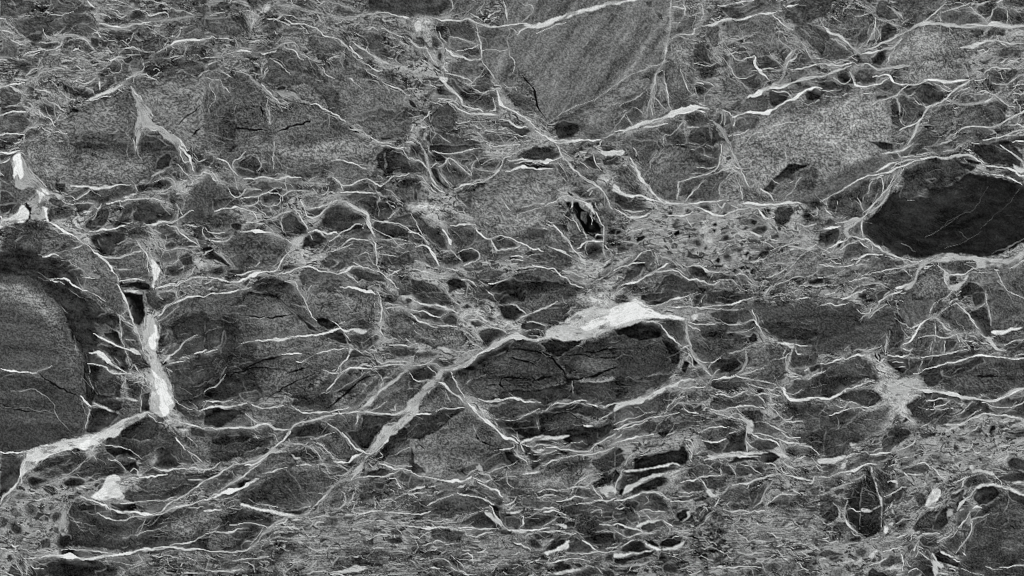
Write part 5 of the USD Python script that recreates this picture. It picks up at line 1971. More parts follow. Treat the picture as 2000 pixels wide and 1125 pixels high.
v3,180 82,15 86,19 90,22 92,26
G155 84,14 88,18 92,20 94,26 92,28 88,22
w195 94,13 98,14 104,13 106,14 102,16 98,16
v4,185 88,11 96,10 106,10 116,12 124,13 130,15
v4,185 104,12 114,12 122,13 130,15 140,14 146,10 154,5 160,2
v4,182 124,20 134,18 142,17 150,15 160,12
v2,182 126,8 136,8
v3,178 104,26 112,23 120,21 128,20;104,18 114,15
v3,190 88,32 94,32 102,31
v2,165 94,24 102,22;95,18 104,17 112,15;60,33 70,29 78,25 84,23
v6,205 0,31 8,33 16,35 24,37 32,39 40,39
v5,200 30,39 40,39 48,36
v2,170 55,25 54,28 50,32 44,36
v2,175 52,36 56,34 62,34 65,38
w165 52,28 56,26 58,32 54,31
G150 40,40 50,37 58,38 64,40 60,42 50,42
v4,195 50,37 56,40 60,40 65,37
v4,200 54,41 62,44 68,46 72,50
v2,178 70,37 78,34 86,35;76,32 77,40 82,44
v3,192 98,46 108,45 118,45 130,44.5 140,44
v3,195 99,51 108,50 114,50
v3,188 115,55 124,53 130,51 136,53
v4,195 130,57 138,56 146,54 154,53 160,52
v3,188 143,44 146,48 150,52
G140 130,44 136,36 140,30 142,24 142,34 146,36 154,34 146,40 140,45
v3,175 128,46 134,40 140,34 150,32
w190 148,46 152,43 160,42 160,50 152,50
v3,190 98,60 106,60 116,61;104,62 112,62 122,65
v2,175 141,64 148,61 150,66
v2,170 104,75 110,70 116,66
v4,190 0,48.5 8,48 14,47.5;0,46 6,44 12,43
v4,195 36,48 42,50 50,51 58,53 64,57
v3,182 14,57 22,53 30,50 36,49
v3,180 0,64 8,64 16,62
v2,172 56,60 62,59;44,66 54,62 60,62
w195 58,64 62,63 66,66 70,70 72,74 68,71 64,68
v3,175 62,58 66,64 72,72 78,77
w200 74,64 82,62 88,61 86,63 78,64
v5,200 76,76 84,77 92,77 100,76.5 110,75
v3,182 88,66 90,66 89,72 86,74
w195 78,77 86,76 92,78 84,79
v4,185 100,78 108,78 116,77 124,79 130,80
v4,195 0,75 10,75 20,75.5 30,75 40,75.5 50,76
v3,200 38,73.5 46,74 52,76
v3,180 50,76 60,76 70,75
v2,178 0,70 12,69 22,70 32,68
v4,180 52,83 60,79 66,78
v4,190 0,82 8,83 ;10,88 20,86 28,87
v2,190 16,90 26,91
v4,190 82,87 88,89 94,92
w215 105,94 112,92 118,88 122,86 126,83 124,88 122,91 114,93 108,96
w205 105,88 110,85 114,83 111,86 107,89
w210 114,71 120,72 124,74 122,75
v3,188 134,84 140,88 146,93
v3,180 122,94 134,95 144,94 154,93
v3,178 150,73 160,74;122,80 128,78
v3,188 148,73 158,73.5
v2,185 44,79 47,82 54,82;56,85 50,87
v3,190 106,102 118,100 130,99 140,101
w200 112,110 120,109 128,107 134,108 126,110 116,112
v3,185 32,106 40,109 46,112;16,106 24,107
v3,165 150,95 156,93 160,94;36,44 44,42 ;0,100 4,102
v2,165 14,100 24,99 30,101 34,106;146,106 150,112
k2 52,0 54,6 60,9 66,12;12,12 8,10
k2 40,30 42,34 48,36
T 1200 843
c55 0,2 10,-2 22,-2 16,2 4,6 0,8
c48 34,0 48,-2 44,3 36,3
c50 20,6 26,5 24,8 20,8
G135 0,8 14,4 28,4 38,4 46,0 56,0 64,4 68,12 72,18 70,24 60,24 56,20 54,12 48,12 40,14 28,16 18,18 12,24 6,28 0,36
d36 0,15 4,13 7,16 4,18 0,19
d38 21,13 28,10 40,9 34,11 24,13
d34,1 16,22 19,18 28,17 38,15 46,13 53,11 57,18 56,25 51,26 48,25 40,26 30,27 20,28 14,28
c48 0,16 6,18 8,24 2,28 0,28
c40 8,27 14,26 14,28 9,29
d36,1 9,32 20,31 32,29 44,28 50,28 46,30 36,33 26,36 18,38 8,35
c44 4,38 10,34 18,35 18,40 10,44 4,45
d34,1 14,46 20,41 28,38 40,36 44,38 38,42 30,45 20,48 15,50
d28 4,45 8,44 7,48 4,49
d42 0,30 5,34 3,38 0,41
s60 10,56 18,51 28,48 36,50 42,55 42,60 30,62 18,63 12,60
d40 8,57 16,54 20,58 16,61 10,60
c50 44,58 50,56 50,60 45,61
c60 70,8 90,2 102,-2 106,4 102,10 90,14 80,18 72,14
s70 66,0 88,-2 88,5 70,6
d42 90,4 102,0 104,14 94,16 84,16
d42 105,10 112,5 122,6 128,10 127,14 114,14
c52 132,14 140,11 150,12 158,16 152,18 138,18
c50 138,2 164,-2 164,14 152,10 142,7
c45 146,20 160,19 158,21
d36 104,14 110,16 120,14 126,17 130,21 124,25 116,25 112,22 106,20
d28 88,23 94,20 106,19 112,21 114,24 106,22 98,23 90,25
c50 76,28 80,23 86,26 90,26 93,32 90,34 82,34 77,31
c50 94,26 100,22 106,26 112,28 117,31 117,34 108,35 96,35 94,30
d36 108,29 114,27 117,31 116,34 110,34
c50 120,26 124,26 122,29
d32 144,23 147,22 147,25
c68 58,28 66,27 74,28 74,33 64,35 56,33
s60 66,38 70,35 84,35 88,36 86,42 80,44 74,44 70,42
c52 52,42 56,40 66,38 70,42 70,46 60,47 52,46
d40 60,55 68,51 76,48 76,51 68,55 62,57
c42 52,48 64,48 60,50 54,50;
c50 80,48 84,44 89,42 88,46 82,48
d36 50,52 60,50 66,51 58,54 50,54
c70 88,46 98,43 104,44 104,50 98,55 90,54 82,52
c52 91,57 95,55 98,58 95,61 91,59
c44 103,58 106,56 104,50 105,44 110,42 113,46 112,52 110,56 107,60
c60 94,36 100,36 104,39 96,41
c60 116,42 120,40 118,50 112,56 106,60 110,52
G128 118,46 124,38 132,34 140,37 144,42 142,48 134,48 128,52 120,56 112,60
c66 116,60 122,54 130,49 140,49 136,54 126,58
c58 128,54 136,50 136,56 128,58
d36 49,63 54,60 59,60 57,65 52,69 49,67
d40 65,70 70,64 75,62 76,63 70,68 66,72
c48 53,70 60,64 64,62 60,68 56,71
c58 80,70 82,66 86,67 84,71
c52 0,64 10,64 10,68 4,70 0,68
c62 12,63 18,64 20,70 14,72 9,68
c62 20,66 28,64 38,62 36,66 26,68
c48 19,76 24,71 36,69 40,74 30,78 22,78
c46 8,76 16,76 20,79 14,82 8,80
c44 40,68 48,67 54,72 50,74 42,73
d45 0,77 6,80 8,83 0,86
d32,1 2,94 8,88 14,85 22,86 26,90 30,92 20,94 8,95
d34 24,84 30,85 36,88 36,90 28,88
d32,1 36,86 42,83 50,81 54,82 52,87 44,90 40,90 36,88
d34 0,100 10,98 20,95 30,93 32,94 24,98 12,101 2,103
c45 18,101 23,99 22,102
c45 34,99 38,97 42,97 40,100 35,100
d36 36,106 40,102 46,104 50,108 46,110 38,110
c55 40,101 46,100 48,103
d38 0,106 10,106 11,109 0,109
c52 51,95 56,93 59,94 57,97 51,98
c50 78,104 82,102 88,104 86,106 78,106
d32 73,78 75,76 77,78 75,80
c50 71,80 75,80 80,82 78,83 72,82
c50 84,92 92,89 94,91 88,92
d40 104,88 108,87 112,88 110,89
c45 105,92 108,90 111,90 108,93
c60 116,105 124,102 130,106 126,110 118,109
c60 134,104 142,101 144,106 138,109
d40 153,103 158,100 160,104 156,105
d42 154,110 160,110 160,112 154,112
c58 104,108 118,106 120,114 104,114
c66 152,44 160,40 160,48 153,48
c55 156,66 160,65 160,68
G106 84,66 100,62 120,62 140,58 160,56 160,100 140,100 120,104 100,104 90,100 96,90 88,80 84,74
v5,195 0,9 8,6 16,5 24,4 30,2
v2,170 40,3 48,0
v3,185 0,6 6,2
v4,200 69,7.5 78,7 86,6
v4,192 105,-2 112,4 120,6 127,8 130,14
v3,178 106,0 116,2 124,4 130,6 136,9 146,10 154,12 160,17
v3,190 130,0 134,4 140,5 146,5
v3,165 103,0 104,8 104,14;104,7 108,12;130,6 131,14
w192 72,20 82,17 92,16 104,15 114,15 122,15 126,12 130,14 134,18 138,21 130,20 124,16 114,17 104,18 94,19 84,19 76,22
v5,190 70,24 78,21 90,19 104,19 114,19
G145 124,16 132,16 138,20 150,22 164,22 164,26 150,28 138,28 128,26 122,24
v3,180 117,25 124,26 128,29
w205 7,31 14,30 22,29 32,28 40,26 48,25 51,27 46,26 38,29 28,30 18,31 10,32
v3,178 7,30 4,36 2,42 1,47
w195 6,49 9,43 14,40 22,37 32,34 40,33 48,30 51,30 44,34 36,36 26,38 18,42 12,46
v2,180 14,16 10,22 7,28;18,18 26,17
G150 40,34 50,31 52,28 56,28 52,34 46,40 40,46 36,48 42,38
v4,188 13,52 20,49 28,47 36,48 42,51 45,54
v5,192 0,54 6,54 12,52 20,49
v3,180 20,63 28,62 38,61.5 40,64
v2,178 18,64 20,68;24,66 28,69 33,66
v2,160 25,50 26,54 22,58
v3,185 52,40 60,38 66,36 72,34.5 84,34
v3,175 67,37 71,42 74,46
w190 70,46 74,44 76,48 84,48 90,43 92,39 88,46 80,50 76,52
v3,165 90,26 93,30 95,34;82,29 84,34
v2,178 106,27 110,31 114,34;98,25 106,27
w178 104,35 107,34 107,36
v4,182 92,43 100,41 108,39 116,37 124,34 130,32.5 138,34 146,36 156,37
v2,180 117,58 122,54 129,49 136,48.5 142,49
v3,150 108,60 114,54 118,46 124,38
v2,182 50,47 60,47 68,46;50,50 60,50
v3,190 44,54 52,54 58,54 
w192 56,62 62,60 70,57 72,58 64,60 59,62 58,66 54,69 52,69 56,66
v2,180 70,70 75,66
v3,180 76,60 80,56 82,52
w200 16,75 22,71 30,69 37,69 30,71 24,72 19,75
v3,190 37,69 40,72 45,75
v4,195 0,73 6,72.5 12,75 18,77 21,79
v3,180 8,80 12,82 20,80 32,79
v2,185 4,91 10,87 16,84.5 22,85
w220 23,86 28,88 33,90 37,92 34,93 28,90
w200 36,92 44,90 50,88 55,85 52,90 44,92
v2,178 54,82 62,83;44,84 50,82
w212 0,95 6,96 14,95 24,93 32,92 24,94 14,96 6,98 0,98
v3,180 22,79 30,79
v2,185 0,76 8,81
v3,175 84,60 92,62 100,61.5 106,63;76,106 90,106 104,105 116,106
v2,178 100,65 110,63 120,62
v3,175 100,97 110,95 118,95;80,106 86,104
w178 74,80 77,82 79,80 78,82 75,82
v2,165 108,108 110,112;122,80 134,79 144,78;136,86 146,85;100,76 110,74
g6,150 0,104 14,104 22,104 30,100
T 1600 843
s50 0,-2 30,-4 34,4 30,10 24,14 16,18 8,18 0,12
c46 22,12 28,8 30,11 24,15
s55 50,4 56,-2 70,-2 70,2 66,6 62,10 56,14 50,16 48,10
c52 40,7 46,5 48,8 42,10
c45 61,17 67,14 72,10 77,13 74,16 66,17
c50 18,28 24,24 34,20 42,17 50,18 54,20 48,23 38,24 28,27
c42 44,19 52,17 55,20 48,24 42,24
c55 25,21 31,18 34,20 28,22
c48 2,28 10,25 16,26 10,32 4,34
c66 82,20 90,16 96,19 94,22 86,21
d30 62,23 68,23 73,21 70,25 65,27 64,28
c48 64,30 70,28 78,25 84,24 87,28 80,32 70,35 65,33
d34 62,25 65,23 65,28
c58 59,21 65,18 66,21
d30 86,0 92,0 91,3 87,3
c55 116,14 120,11 124,10 122,14
d40 130,14 138,10 139,12 132,14
c58 104,10 110,12 108,15 105,14
c52 104,5 110,3 115,5 110,8
d36 132,0 138,-1 137,1
d36 145,1 160,0 160,2 148,3
d36 115,1 124,1 124,3 118,3
c55 147,5 152,5 150,7
c62 116,23 124,22 122,25 116,25
c52 124,28 132,24 134,27 128,30
c50 93,25 98,24 96,26
c55 23,31 30,29 38,27 30,31 24,33
s42 32,36 38,30 42,30 44,36 46,42 48,48 50,56 50,66 50,74 46,80 38,82 30,80 24,74 20,66 21,60 24,54 25,48 28,42
d38,1 24,56 26,47 29,42 33,36 33,50 32,60 31,76 26,72 21,66 20,62 25,60
s50 32,60 50,57 50,74 44,80 36,82 31,77
c44 43,28 50,30 56,34 61,40 60,44 52,47 48,46 46,38
c60 60,33 66,34 68,40 64,44 60,44
d28 37,31 41,31 41,36 38,36
c52 51,50 56,48 60,48 60,54 54,57 51,56
c50 60,49 66,47 67,50 64,54 61,54
c52 75,50 80,47 84,49 84,56 79,58 76,54
d30 83,49 85,52 84,56 82,57
s56 0,50 6,49 11,52 14,60 14,66 10,71 4,68 0,66
c58 14,54 18,51 21,54 19,60 15,58
c52 4,72 8,74 6,76 2,76
d42 9,79 11,80 13,84 10,84
c46 20,85 26,82 31,81 32,84 28,87
s66 14,70 20,70 24,76 16,80 10,76
c62 20,42 28,38 30,40 26,46
c60 12,47 18,45 18,48 13,51
c66 2,38 10,36 14,38 10,44 2,42
c50 110,41 116,36 128,34 134,40 126,42 116,44
c46 101,52 104,48 110,46 110,50 104,53
d30 106,60 112,53 116,54 110,60
c46 112,50 116,47 116,50
d34 120,50 124,44 134,42 138,44 140,48 136,54 130,58 124,58 121,54
d42 147,24 150,21 154,20 164,22 164,30 154,30 148,28
d42 138,36 144,33 160,31 160,39 146,38 139,38
c50 146,42 152,40 164,43 160,45 150,44
d40 146,46 164,49 164,58 150,54
s52 164,48 146,48 138,54 130,60 124,66 118,74 115,84 110,96 108,108 112,116 164,116
s66 138,58 150,52 164,58 164,80 146,84 134,76 130,66
c48 108,56 116,52 120,58 118,66 112,74 106,74 108,64
c48 116,62 122,62 132,62 126,68 119,74
s54 78,68 84,63 92,62 100,58 102,66 98,74 92,78 84,78 76,78 72,76
d36 90,68 96,60 100,58 100,70 96,78 88,76
c50 76,84 82,80 92,80 94,84 88,89 80,90
s48 94,92 102,84 108,80 112,84 114,88 108,95 104,94
d30 90,96 95,93 104,97 110,100 108,105 100,104 92,102
d30 106,96 112,88 114,92 112,98
c48 0,96 6,93 16,94 19,96 14,100 6,100
d36 6,100 12,98 18,96 14,100 10,102
c55 28,94 34,92 38,94 34,99 28,98
c50 68,90 72,88 74,92 70,95
d42 50,88 55,87 54,89
c55 48,100 56,96 64,97 64,102 54,104 48,103
d40 39,110 42,105 48,108 58,113 56,116 38,116
c52 76,103 86,100 90,104 84,108 78,107
d36 81,111 84,104 90,108 90,114 80,114
c48 68,114 72,108 80,108 80,114
c60 8,114 14,106 20,106 18,114
c56 56,68 64,64 70,66 62,70
c65 60,72 68,70 68,76 60,76
c55 134,66 140,64 136,70
d42 100,40 103,40 102,42
G130 44,14 60,8 72,4 90,4 110,0 140,2 164,6 164,18 150,24 130,30 120,32 104,36 96,42 84,44 72,46 66,34 60,30 56,24 60,18 54,16
G125 0,86 20,88 40,84 50,80 60,76 70,70 76,62 84,60 88,58 80,66 72,76 66,84 70,90 60,96 50,104 40,108 30,112 0,116
w175 24,10 32,9 32,11 30,15 26,14
w200 23,10 25,9 26,10
w192 0,20 8,20 18,19 26,18 32,18 22,21 14,24 6,25 0,25
v4,182 40,18 48,17 56,16
w185 16,28 18,24 22,22 19,28
v4,192 0,35 10,34 20,31 30,28 38,26 46,26
v3,178 60,15 66,12 71,10 74,6
w184 39,29 41,29 43,33 45,39 47,45 49,51 50,58 48,56 46,48 44,41 42,35
v2,150 50,58 50,66 49,74
v3,190 23,60 26,60 30,62 32,62
w190 32,60 36,59 40,61 44,59 48,57 50,57 44,60 40,62 36,63 32,62
v1.2,105 26,45 33,48;26,51 32,51;33,38 33,50 32,60 31,76;33,46 38,45 44,48 48,48
v5,172 20,69 23,73 26,76 29,78
v3,172 54,38 58,38 61,41 61,44
v3,178 50,50 56,48 62,46 68,44
v3,178 76,24 80,23.5 84,24 87,28
v3,178 68,34 74,33 80,32 ;66,33 70,36
g5,150 11,56 15,62 15,68 19,70 19,62 22,54 
v2,182 2,70 6,72 10,71
w192 9,84 13,85 16,85 13,86
w170 58,60 59,64 57,63
w222 86,50 88,46 92,44 95,46 95,50 92,54 89,56 86,54
w205 84,55 86,51 89,56 86,58 83,58
w212 52,74 54,72 55,76 53,79 51,78
w195 55,71 58,70 57,73
v2,190 84,60 90,59 93,57;110,62 114,60
w195 104,47 110,44 112,43 109,46 105,48
v3,182 110,42 112,37 116,35 
w178 118,31 124,30 130,32 135,33 137,38 133,35 126,33 119,33
w178 116,28 119,26 120,28 118,31
w195 122,44 128,41 136,41 144,42 150,44 157,47 164,48 164,50 154,48 146,45 138,43 130,43 124,45
w185 149,39 156,39 164,42 154,41
v5,160 122,45 118,50 112,56 108,62
v3,185 120,60 123,58.5 127,60
v3,172 108,75 112,70 116,66 118,62
v2,165 118,64 118,72;116,73 120,68 130,66 134,64
v3,182 119,70 117,78 114,84 110,90 107,96
G145 92,88 98,82 100,78 104,72 104,66 106,72 102,80 98,88 92,92 88,94
w155 99,62 103,60 104,64 100,66
v4,190 80,80 86,79 90,78.5 94,80
v2,192 72,79 78,79.5;92,83 98,82;60,71 66,68
G165 68,74 73,66 76,64 73,76 70,82
v2,170 74,84 80,81 84,80;74,90 80,92
w210 94,93 100,95 106,98 110,100 104,98 98,96
v3,195 104,99 109,101;112,95 114,97
w205 97,103 102,104 108,106 102,105
v3,198 92,110 98,110.5 100,111
w190 91,102 95,103 96,106 92,106
w185 87,94 91,98 92,106 91,112 89,110 88,102
v3,185 75,98 77,93;73,94 74,90
w192 39,97 44,93 45,95 42,98
G150 48,103 56,101 62,103 66,98 72,98 66,106 60,108 50,106
w192 57,103 60,102 59,104 65,105 62,108 54,106 48,106 54,105
v4,182 50,94 58,92 65,90
v3,178 52,98 46,102 40,104
w182 26,101 32,99 34,100 28,102
v3,178 65,96 66,102 65,108
v3,182 70,110 76,107 78,108
g6,150 0,92 12,90 24,88 36,86
g6,150 0,49 10,46 18,43 26,38 34,34
v2,182 130,105 138,106;140,105 150,105 164,103
v2,165 110,106 120,110 128,112
w170 131,19 135,18 134,20
w175 80,41 83,39 83,42
v2,170 70,50 73,46;62,60 66,55
"""

# ---- the stone: its fragments, cement and veins, worked out on a grid of points (units: photograph px) ----
RNG = np.random.default_rng(7)
X0, X1, Y0, Y1 = -40.0, 2040.0, -40.0, 1165.0
NX, NY = int((X1 - X0) / STEP) + 1, int((Y1 - Y0) / STEP) + 1
gx, gy = np.meshgrid(X0 + STEP * np.arange(NX), Y0 + STEP * np.arange(NY))
gx, gy = gx.astype(np.float32), gy.astype(np.float32)


def vnoise(px, py=None, octaves=3, seed=0, rough=0.5):
    """Smooth value noise with features about px by py; zero mean, unit spread."""
    r, py, out, a = np.random.default_rng(seed), py or px, 0, 1.0
    for o in range(octaves):
        cw, ch = max(px / STEP, 1.0), max(py / STEP, 1.0)
        n0, n1 = int(NY / ch) + 4, int(NX / cw) + 4
        g = r.standard_normal((n0, n1)).astype(np.float32)
        yy, xx = np.arange(NY) / ch + 1, np.arange(NX) / cw + 1
        if cw <= 1.01 and ch <= 1.01:
            out = out + a * g[:NY, :NX]
        else:
            k = ndi.map_coordinates(g, np.meshgrid(yy, xx, indexing="ij"), order=2 if cw > 3 else 1, mode="nearest")
            out = out + a * k
        a *= rough; px *= 0.5; py *= 0.5
    out = out - out.mean()
    return (out / out.std()).astype(np.float32)


def streak(w, ang, sx, sy, seed):
    """Straight banding at a given angle inside a window."""
    x, y = ux[w], uy[w]
    lx = x * np.cos(ang) + y * np.sin(ang); ly = -x * np.sin(ang) + y * np.cos(ang)
    G = np.random.default_rng(seed).standard_normal((256, 256)).astype(np.float32)
    return ndi.map_coordinates(G, [np.mod(ly / sy, 255), np.mod(lx / sx, 255)], order=1, mode="grid-wrap")


def smooth(a, b, x):
    t = np.clip((x - a) / (b - a), 0, 1)
    return t * t * (3 - 2 * t)


# edges wander: every outline is looked up at a displaced point
wx = gx + 4.0 * vnoise(46, seed=1) * 0.6 + 1.2 * vnoise(9, seed=3)
wy = gy + 4.0 * vnoise(46, seed=2) * 0.6 + 1.2 * vnoise(9, seed=4)
ux = gx + 1.5 * vnoise(30, seed=5) + 0.5 * vnoise(7, octaves=3, rough=0.55, seed=7)
uy = gy + 1.5 * vnoise(30, seed=6) + 0.5 * vnoise(7, octaves=3, rough=0.55, seed=8)


def parse(text):
    shapes, ox, oy = [], 0, 0
    for line in text.strip().splitlines():
        head, rest = line.split(None, 1)
        if head == "T":
            ox, oy = map(float, rest.split()); continue
        kind, num = head[0], [float(t) for t in head[1:].split(",")]
        for s in rest.split(";"):
            p = np.array([[float(c) for c in q.split(",")] for q in s.split()])
            if len(p):
                shapes.append((kind, num, p * 2.506 + (ox, oy)))
    return shapes


def spline(p, closed, n=5):
    """Catmull-Rom through the points."""
    if len(p) < 3:
        return np.concatenate([np.linspace(p[0], p[1], 6)]) if len(p) == 2 else p
    q = np.vstack([p[-1], p, p[0], p[1]]) if closed else np.vstack([2 * p[0] - p[1], p, 2 * p[-1] - p[-2]])
    t = np.linspace(0, 1, n, endpoint=False)[:, None]
    out = []
    for i in range(1, len(q) - 2):
        a, b, c, d = q[i - 1:i + 3]
        out.append(0.5 * (2 * b + (c - a) * t + (2 * a - 5 * b + 4 * c - d) * t ** 2 + (3 * b - a - 3 * c + d) * t ** 3))
    if not closed:
        out.append(p[-1:])
    return np.vstack(out)


def window(p, pad):
    a = np.floor((p.min(0) - pad - (X0, Y0)) / STEP).astype(int); b = np.ceil((p.max(0) + pad - (X0, Y0)) / STEP).astype(int) + 1
    return slice(max(a[1], 0), max(min(b[1], NY), 0)), slice(max(a[0], 0), max(min(b[0], NX), 0))


def inside(p, xx, yy):
    c = np.zeros(xx.shape, bool)
    for (xa, ya), (xb, yb) in zip(p, np.roll(p, -1, 0)):
        if ya != yb:
            c ^= ((ya > yy) != (yb > yy)) & (xx < (xb - xa) * (yy - ya) / (yb - ya) + xa)
    return c


def area(p):
    return 0.5 * abs(np.dot(p[:, 0], np.roll(p[:, 1], -1)) - np.dot(p[:, 1], np.roll(p[:, 0], -1)))


SH = parse(DATA)
polys = [(k, n, spline(p, True, 3) if k == "t" or len(p) > 14 else p) for k, n, p in SH if k in "csdtG"]
polys = sorted(polys, key=lambda s: (s[1][2] if len(s[1]) > 2 and s[0] != "G" else 0, -area(s[2])))
white = [(k, n, spline(p, True, 3)) for k, n, p in SH if k == "w"]
lines = [(k, n, spline(p, False, 5)) for k, n, p in SH if k in "vg"]
cracks = [(k, n, spline(p, False, 4)) for k, n, p in SH if k == "k"]

# which way the stone flows at each point: along the edges of what was laid out, level where nothing is
sk = np.full((NY, NX), 95, np.float32)
for k, n, p in polys + white:
    w = window(p, 4)
    m = inside(p, gx[w], gy[w])
    sk[w][m] = n[0]
for k, n, p in lines:
    for a in p[:: 1]:
        i, j = int((a[1] - Y0) / STEP), int((a[0] - X0) / STEP)
        if 1 < i < NY - 2 and 1 < j < NX - 2:
            r = max(1, int(n[0] * 0.35 / STEP))
            sk[i - r:i + r + 1, j - r:j + r + 1] = n[1]
s2 = ndi.gaussian_filter(sk, 2.2)
dy, dx = np.gradient(s2)
blur = lambda f: ndi.gaussian_filter(f, 9 / STEP * 1.4)
jxx, jyy, jxy = blur(dx * dx), blur(dy * dy), blur(dx * dy)
bias = 9.0
jyy = jyy + bias
FLOW = 0.5 * np.arctan2(2 * jxy, jxx - jyy) + np.pi / 2
FLOW = np.mod(FLOW + np.pi / 2, np.pi) - np.pi / 2
tang = np.zeros_like(FLOW)
TANGLE = {}


def lic(angle, length, noise):
    """Streaks of the noise drawn out along the angle field."""
    c, s = np.cos(angle).astype(np.float32), np.sin(angle).astype(np.float32)
    acc, n = noise.copy(), 1
    for sgn in (1, -1):
        px, py = np.meshgrid(np.arange(NX, dtype=np.float32), np.arange(NY, dtype=np.float32))
        vx, vy = c * sgn, s * sgn
        for _ in range(length):
            px += vx; py += vy
            ix, iy = np.clip(px + 0.5, 0, NX - 1).astype(np.int32), np.clip(py + 0.5, 0, NY - 1).astype(np.int32)
            acc += noise[iy, ix]; n += 1
            nvx, nvy = c[iy, ix], s[iy, ix]
            flip = np.sign(nvx * vx + nvy * vy); flip[flip == 0] = 1
            vx, vy = nvx * flip, nvy * flip
    acc -= acc.mean()
    return acc / acc.std()


wn = np.random.default_rng(11).standard_normal((NY, NX)).astype(np.float32)
fib = lic(FLOW, 9, wn)                       # long fibres of the cement and veins
wn2 = ndi.gaussian_filter(np.random.default_rng(12).standard_normal((NY, NX)).astype(np.float32), 0.55)
worm = lic(FLOW + 0.6 * vnoise(24, seed=21), 1, wn2 / wn2.std())  # short wormy grain of the fragments
fine = ndi.gaussian_filter(np.random.default_rng(13).standard_normal((NY, NX)).astype(np.float32), 0.55)
grain = 0.55 * worm + 0.75 * fine / fine.std()
grain /= grain.std()
grain = np.tanh(grain * 0.8) * 1.25 + 0.12 * (grain > 1.6)
coarse = ndi.gaussian_filter(np.random.default_rng(29).standard_normal((NY, NX)).astype(np.float32), 0.95)
coarse /= coarse.std()
wide = vnoise(120, 90, 2, seed=25)
bands = lic(FLOW + 0.25 * vnoise(60, seed=26), 14, ndi.gaussian_filter(np.random.default_rng(14).standard_normal((NY, NX)).astype(np.float32), 1.5))
ridge = np.abs(vnoise(70, 46, 3, seed=27, rough=0.42))
darkline = np.exp(-(ridge / 0.022) ** 2) * smooth(0.1, 0.9, vnoise(90, seed=28))
blot = vnoise(42, 30, 3, seed=23)
blot2 = vnoise(16, 11, 2, seed=24)

shear = lic(FLOW * 0.5 + 0.38 * vnoise(26, 18, 2, seed=61) - 0.08, 4, ndi.gaussian_filter(np.random.default_rng(62).standard_normal((NY, NX)).astype(np.float32), 0.9)) + 0.5 * vnoise(24, 12, 2, seed=63)
shear /= shear.std()

# the groundmass between: small broken cells in three sizes, drawn out along the bedding
mx, my = gx + 6 * vnoise(40, seed=31) + 2.2 * vnoise(10, seed=33), gy + 4 * vnoise(40, seed=32) + 1.6 * vnoise(10, seed=34)


def cells(size, flat, seed):
    r = np.random.default_rng(seed)
    w, h = (X1 - X0 + 120) / size, (Y1 - Y0 + 120) / size * flat
    pts = np.column_stack([r.uniform(0, w, int(w * h)), r.uniform(0, h, int(w * h))])
    q = np.column_stack([((mx - X0 + 60) / size).ravel(), ((my - Y0 + 60) / size * flat).ravel()])
    d, i = cKDTree(pts).query(q, k=2, workers=-1)
    return ((d[:, 1] - d[:, 0]) * size).reshape(NY, NX).astype(np.float32), i[:, 0].reshape(NY, NX), r


e1, i1, r1 = cells(34, 2.0, 41)
e2, i2, r2 = cells(15, 2.1, 42)
t1 = r1.uniform(52, 92, i1.max() + 1)[i1].astype(np.float32)
t2 = r2.uniform(45, 112, i2.max() + 1)[i2].astype(np.float32)
mix = smooth(-0.5, 0.6, vnoise(110, 80, 2, seed=43))
e3, i3, r3 = cells(8.0, 1.7, 48)
t3 = r3.uniform(0, 1, i3.max() + 1)[i3].astype(np.float32)
e4, i4, r4 = cells(19.0, 2.9, 64)
n4 = ndi.gaussian_filter(r4.uniform(-1, 1, i4.max() + 1)[i4].astype(np.float32), 0.6)
e5, i5, r5 = cells(12.0, 1.5, 66)
n5 = ndi.gaussian_filter((r5.uniform(-1, 1, i5.max() + 1)).astype(np.float32)[i5], 0.6)
patch = smooth(-0.8, 0.6, vnoise(30, 18, 2, seed=49))
chips = ndi.gaussian_filter(((t3 < 0.42) & (e3 > 1.3)).astype(np.float32), 0.6) * patch     # dark chips afloat in cement
r2b = np.random.default_rng(49)
flo = r2b.uniform(0, 1, i2.max() + 1)[i2].astype(np.float32)
chips2 = ndi.gaussian_filter(((flo < 0.42) & (e2 > 1.9)).astype(np.float32), 0.7)
base = t1 * (1 - mix) + t2 * mix
base = ndi.gaussian_filter(base, 0.7)
loose = smooth(0.0, 1.2, vnoise(80, 50, 2, seed=50))
base = base + (122 - base) * 0.62 * loose
base = base * (1 + 0.22 * grain - 0.45 * chips) + 8 * blot2 + 5 * fib + 5 * bands
wob = 0.5 + 0.5 * np.clip(vnoise(20, seed=44), -1.2, 1.6)
a1 = np.exp(-(e1 / (2.2 * wob + 0.5)) ** 2) * np.clip(0.55 + 0.5 * vnoise(26, seed=45), 0, 1)
a2 = np.exp(-(e2 / (2.0 * wob + 0.5)) ** 2) * np.clip(0.4 + 0.5 * vnoise(18, seed=46), 0, 0.9) * (0.25 + 0.75 * mix)
tone = base + (146 + 16 * fib - base) * np.maximum(a1, a2 * 0.9)

label = np.zeros((NY, NX), np.int32)         # 0 the groundmass; then one number per fragment, patch and vein
owner = [("groundmass", 95, None)]
webby = np.ones((NY, NX), np.float32)        # how much of the fine web shows
fine1 = np.exp(-(e1 / 1.5) ** 2); fine2 = np.exp(-(e2 / 1.3) ** 2)
gate = np.clip(vnoise(30, seed=47), 0, 1.5) / 1.5

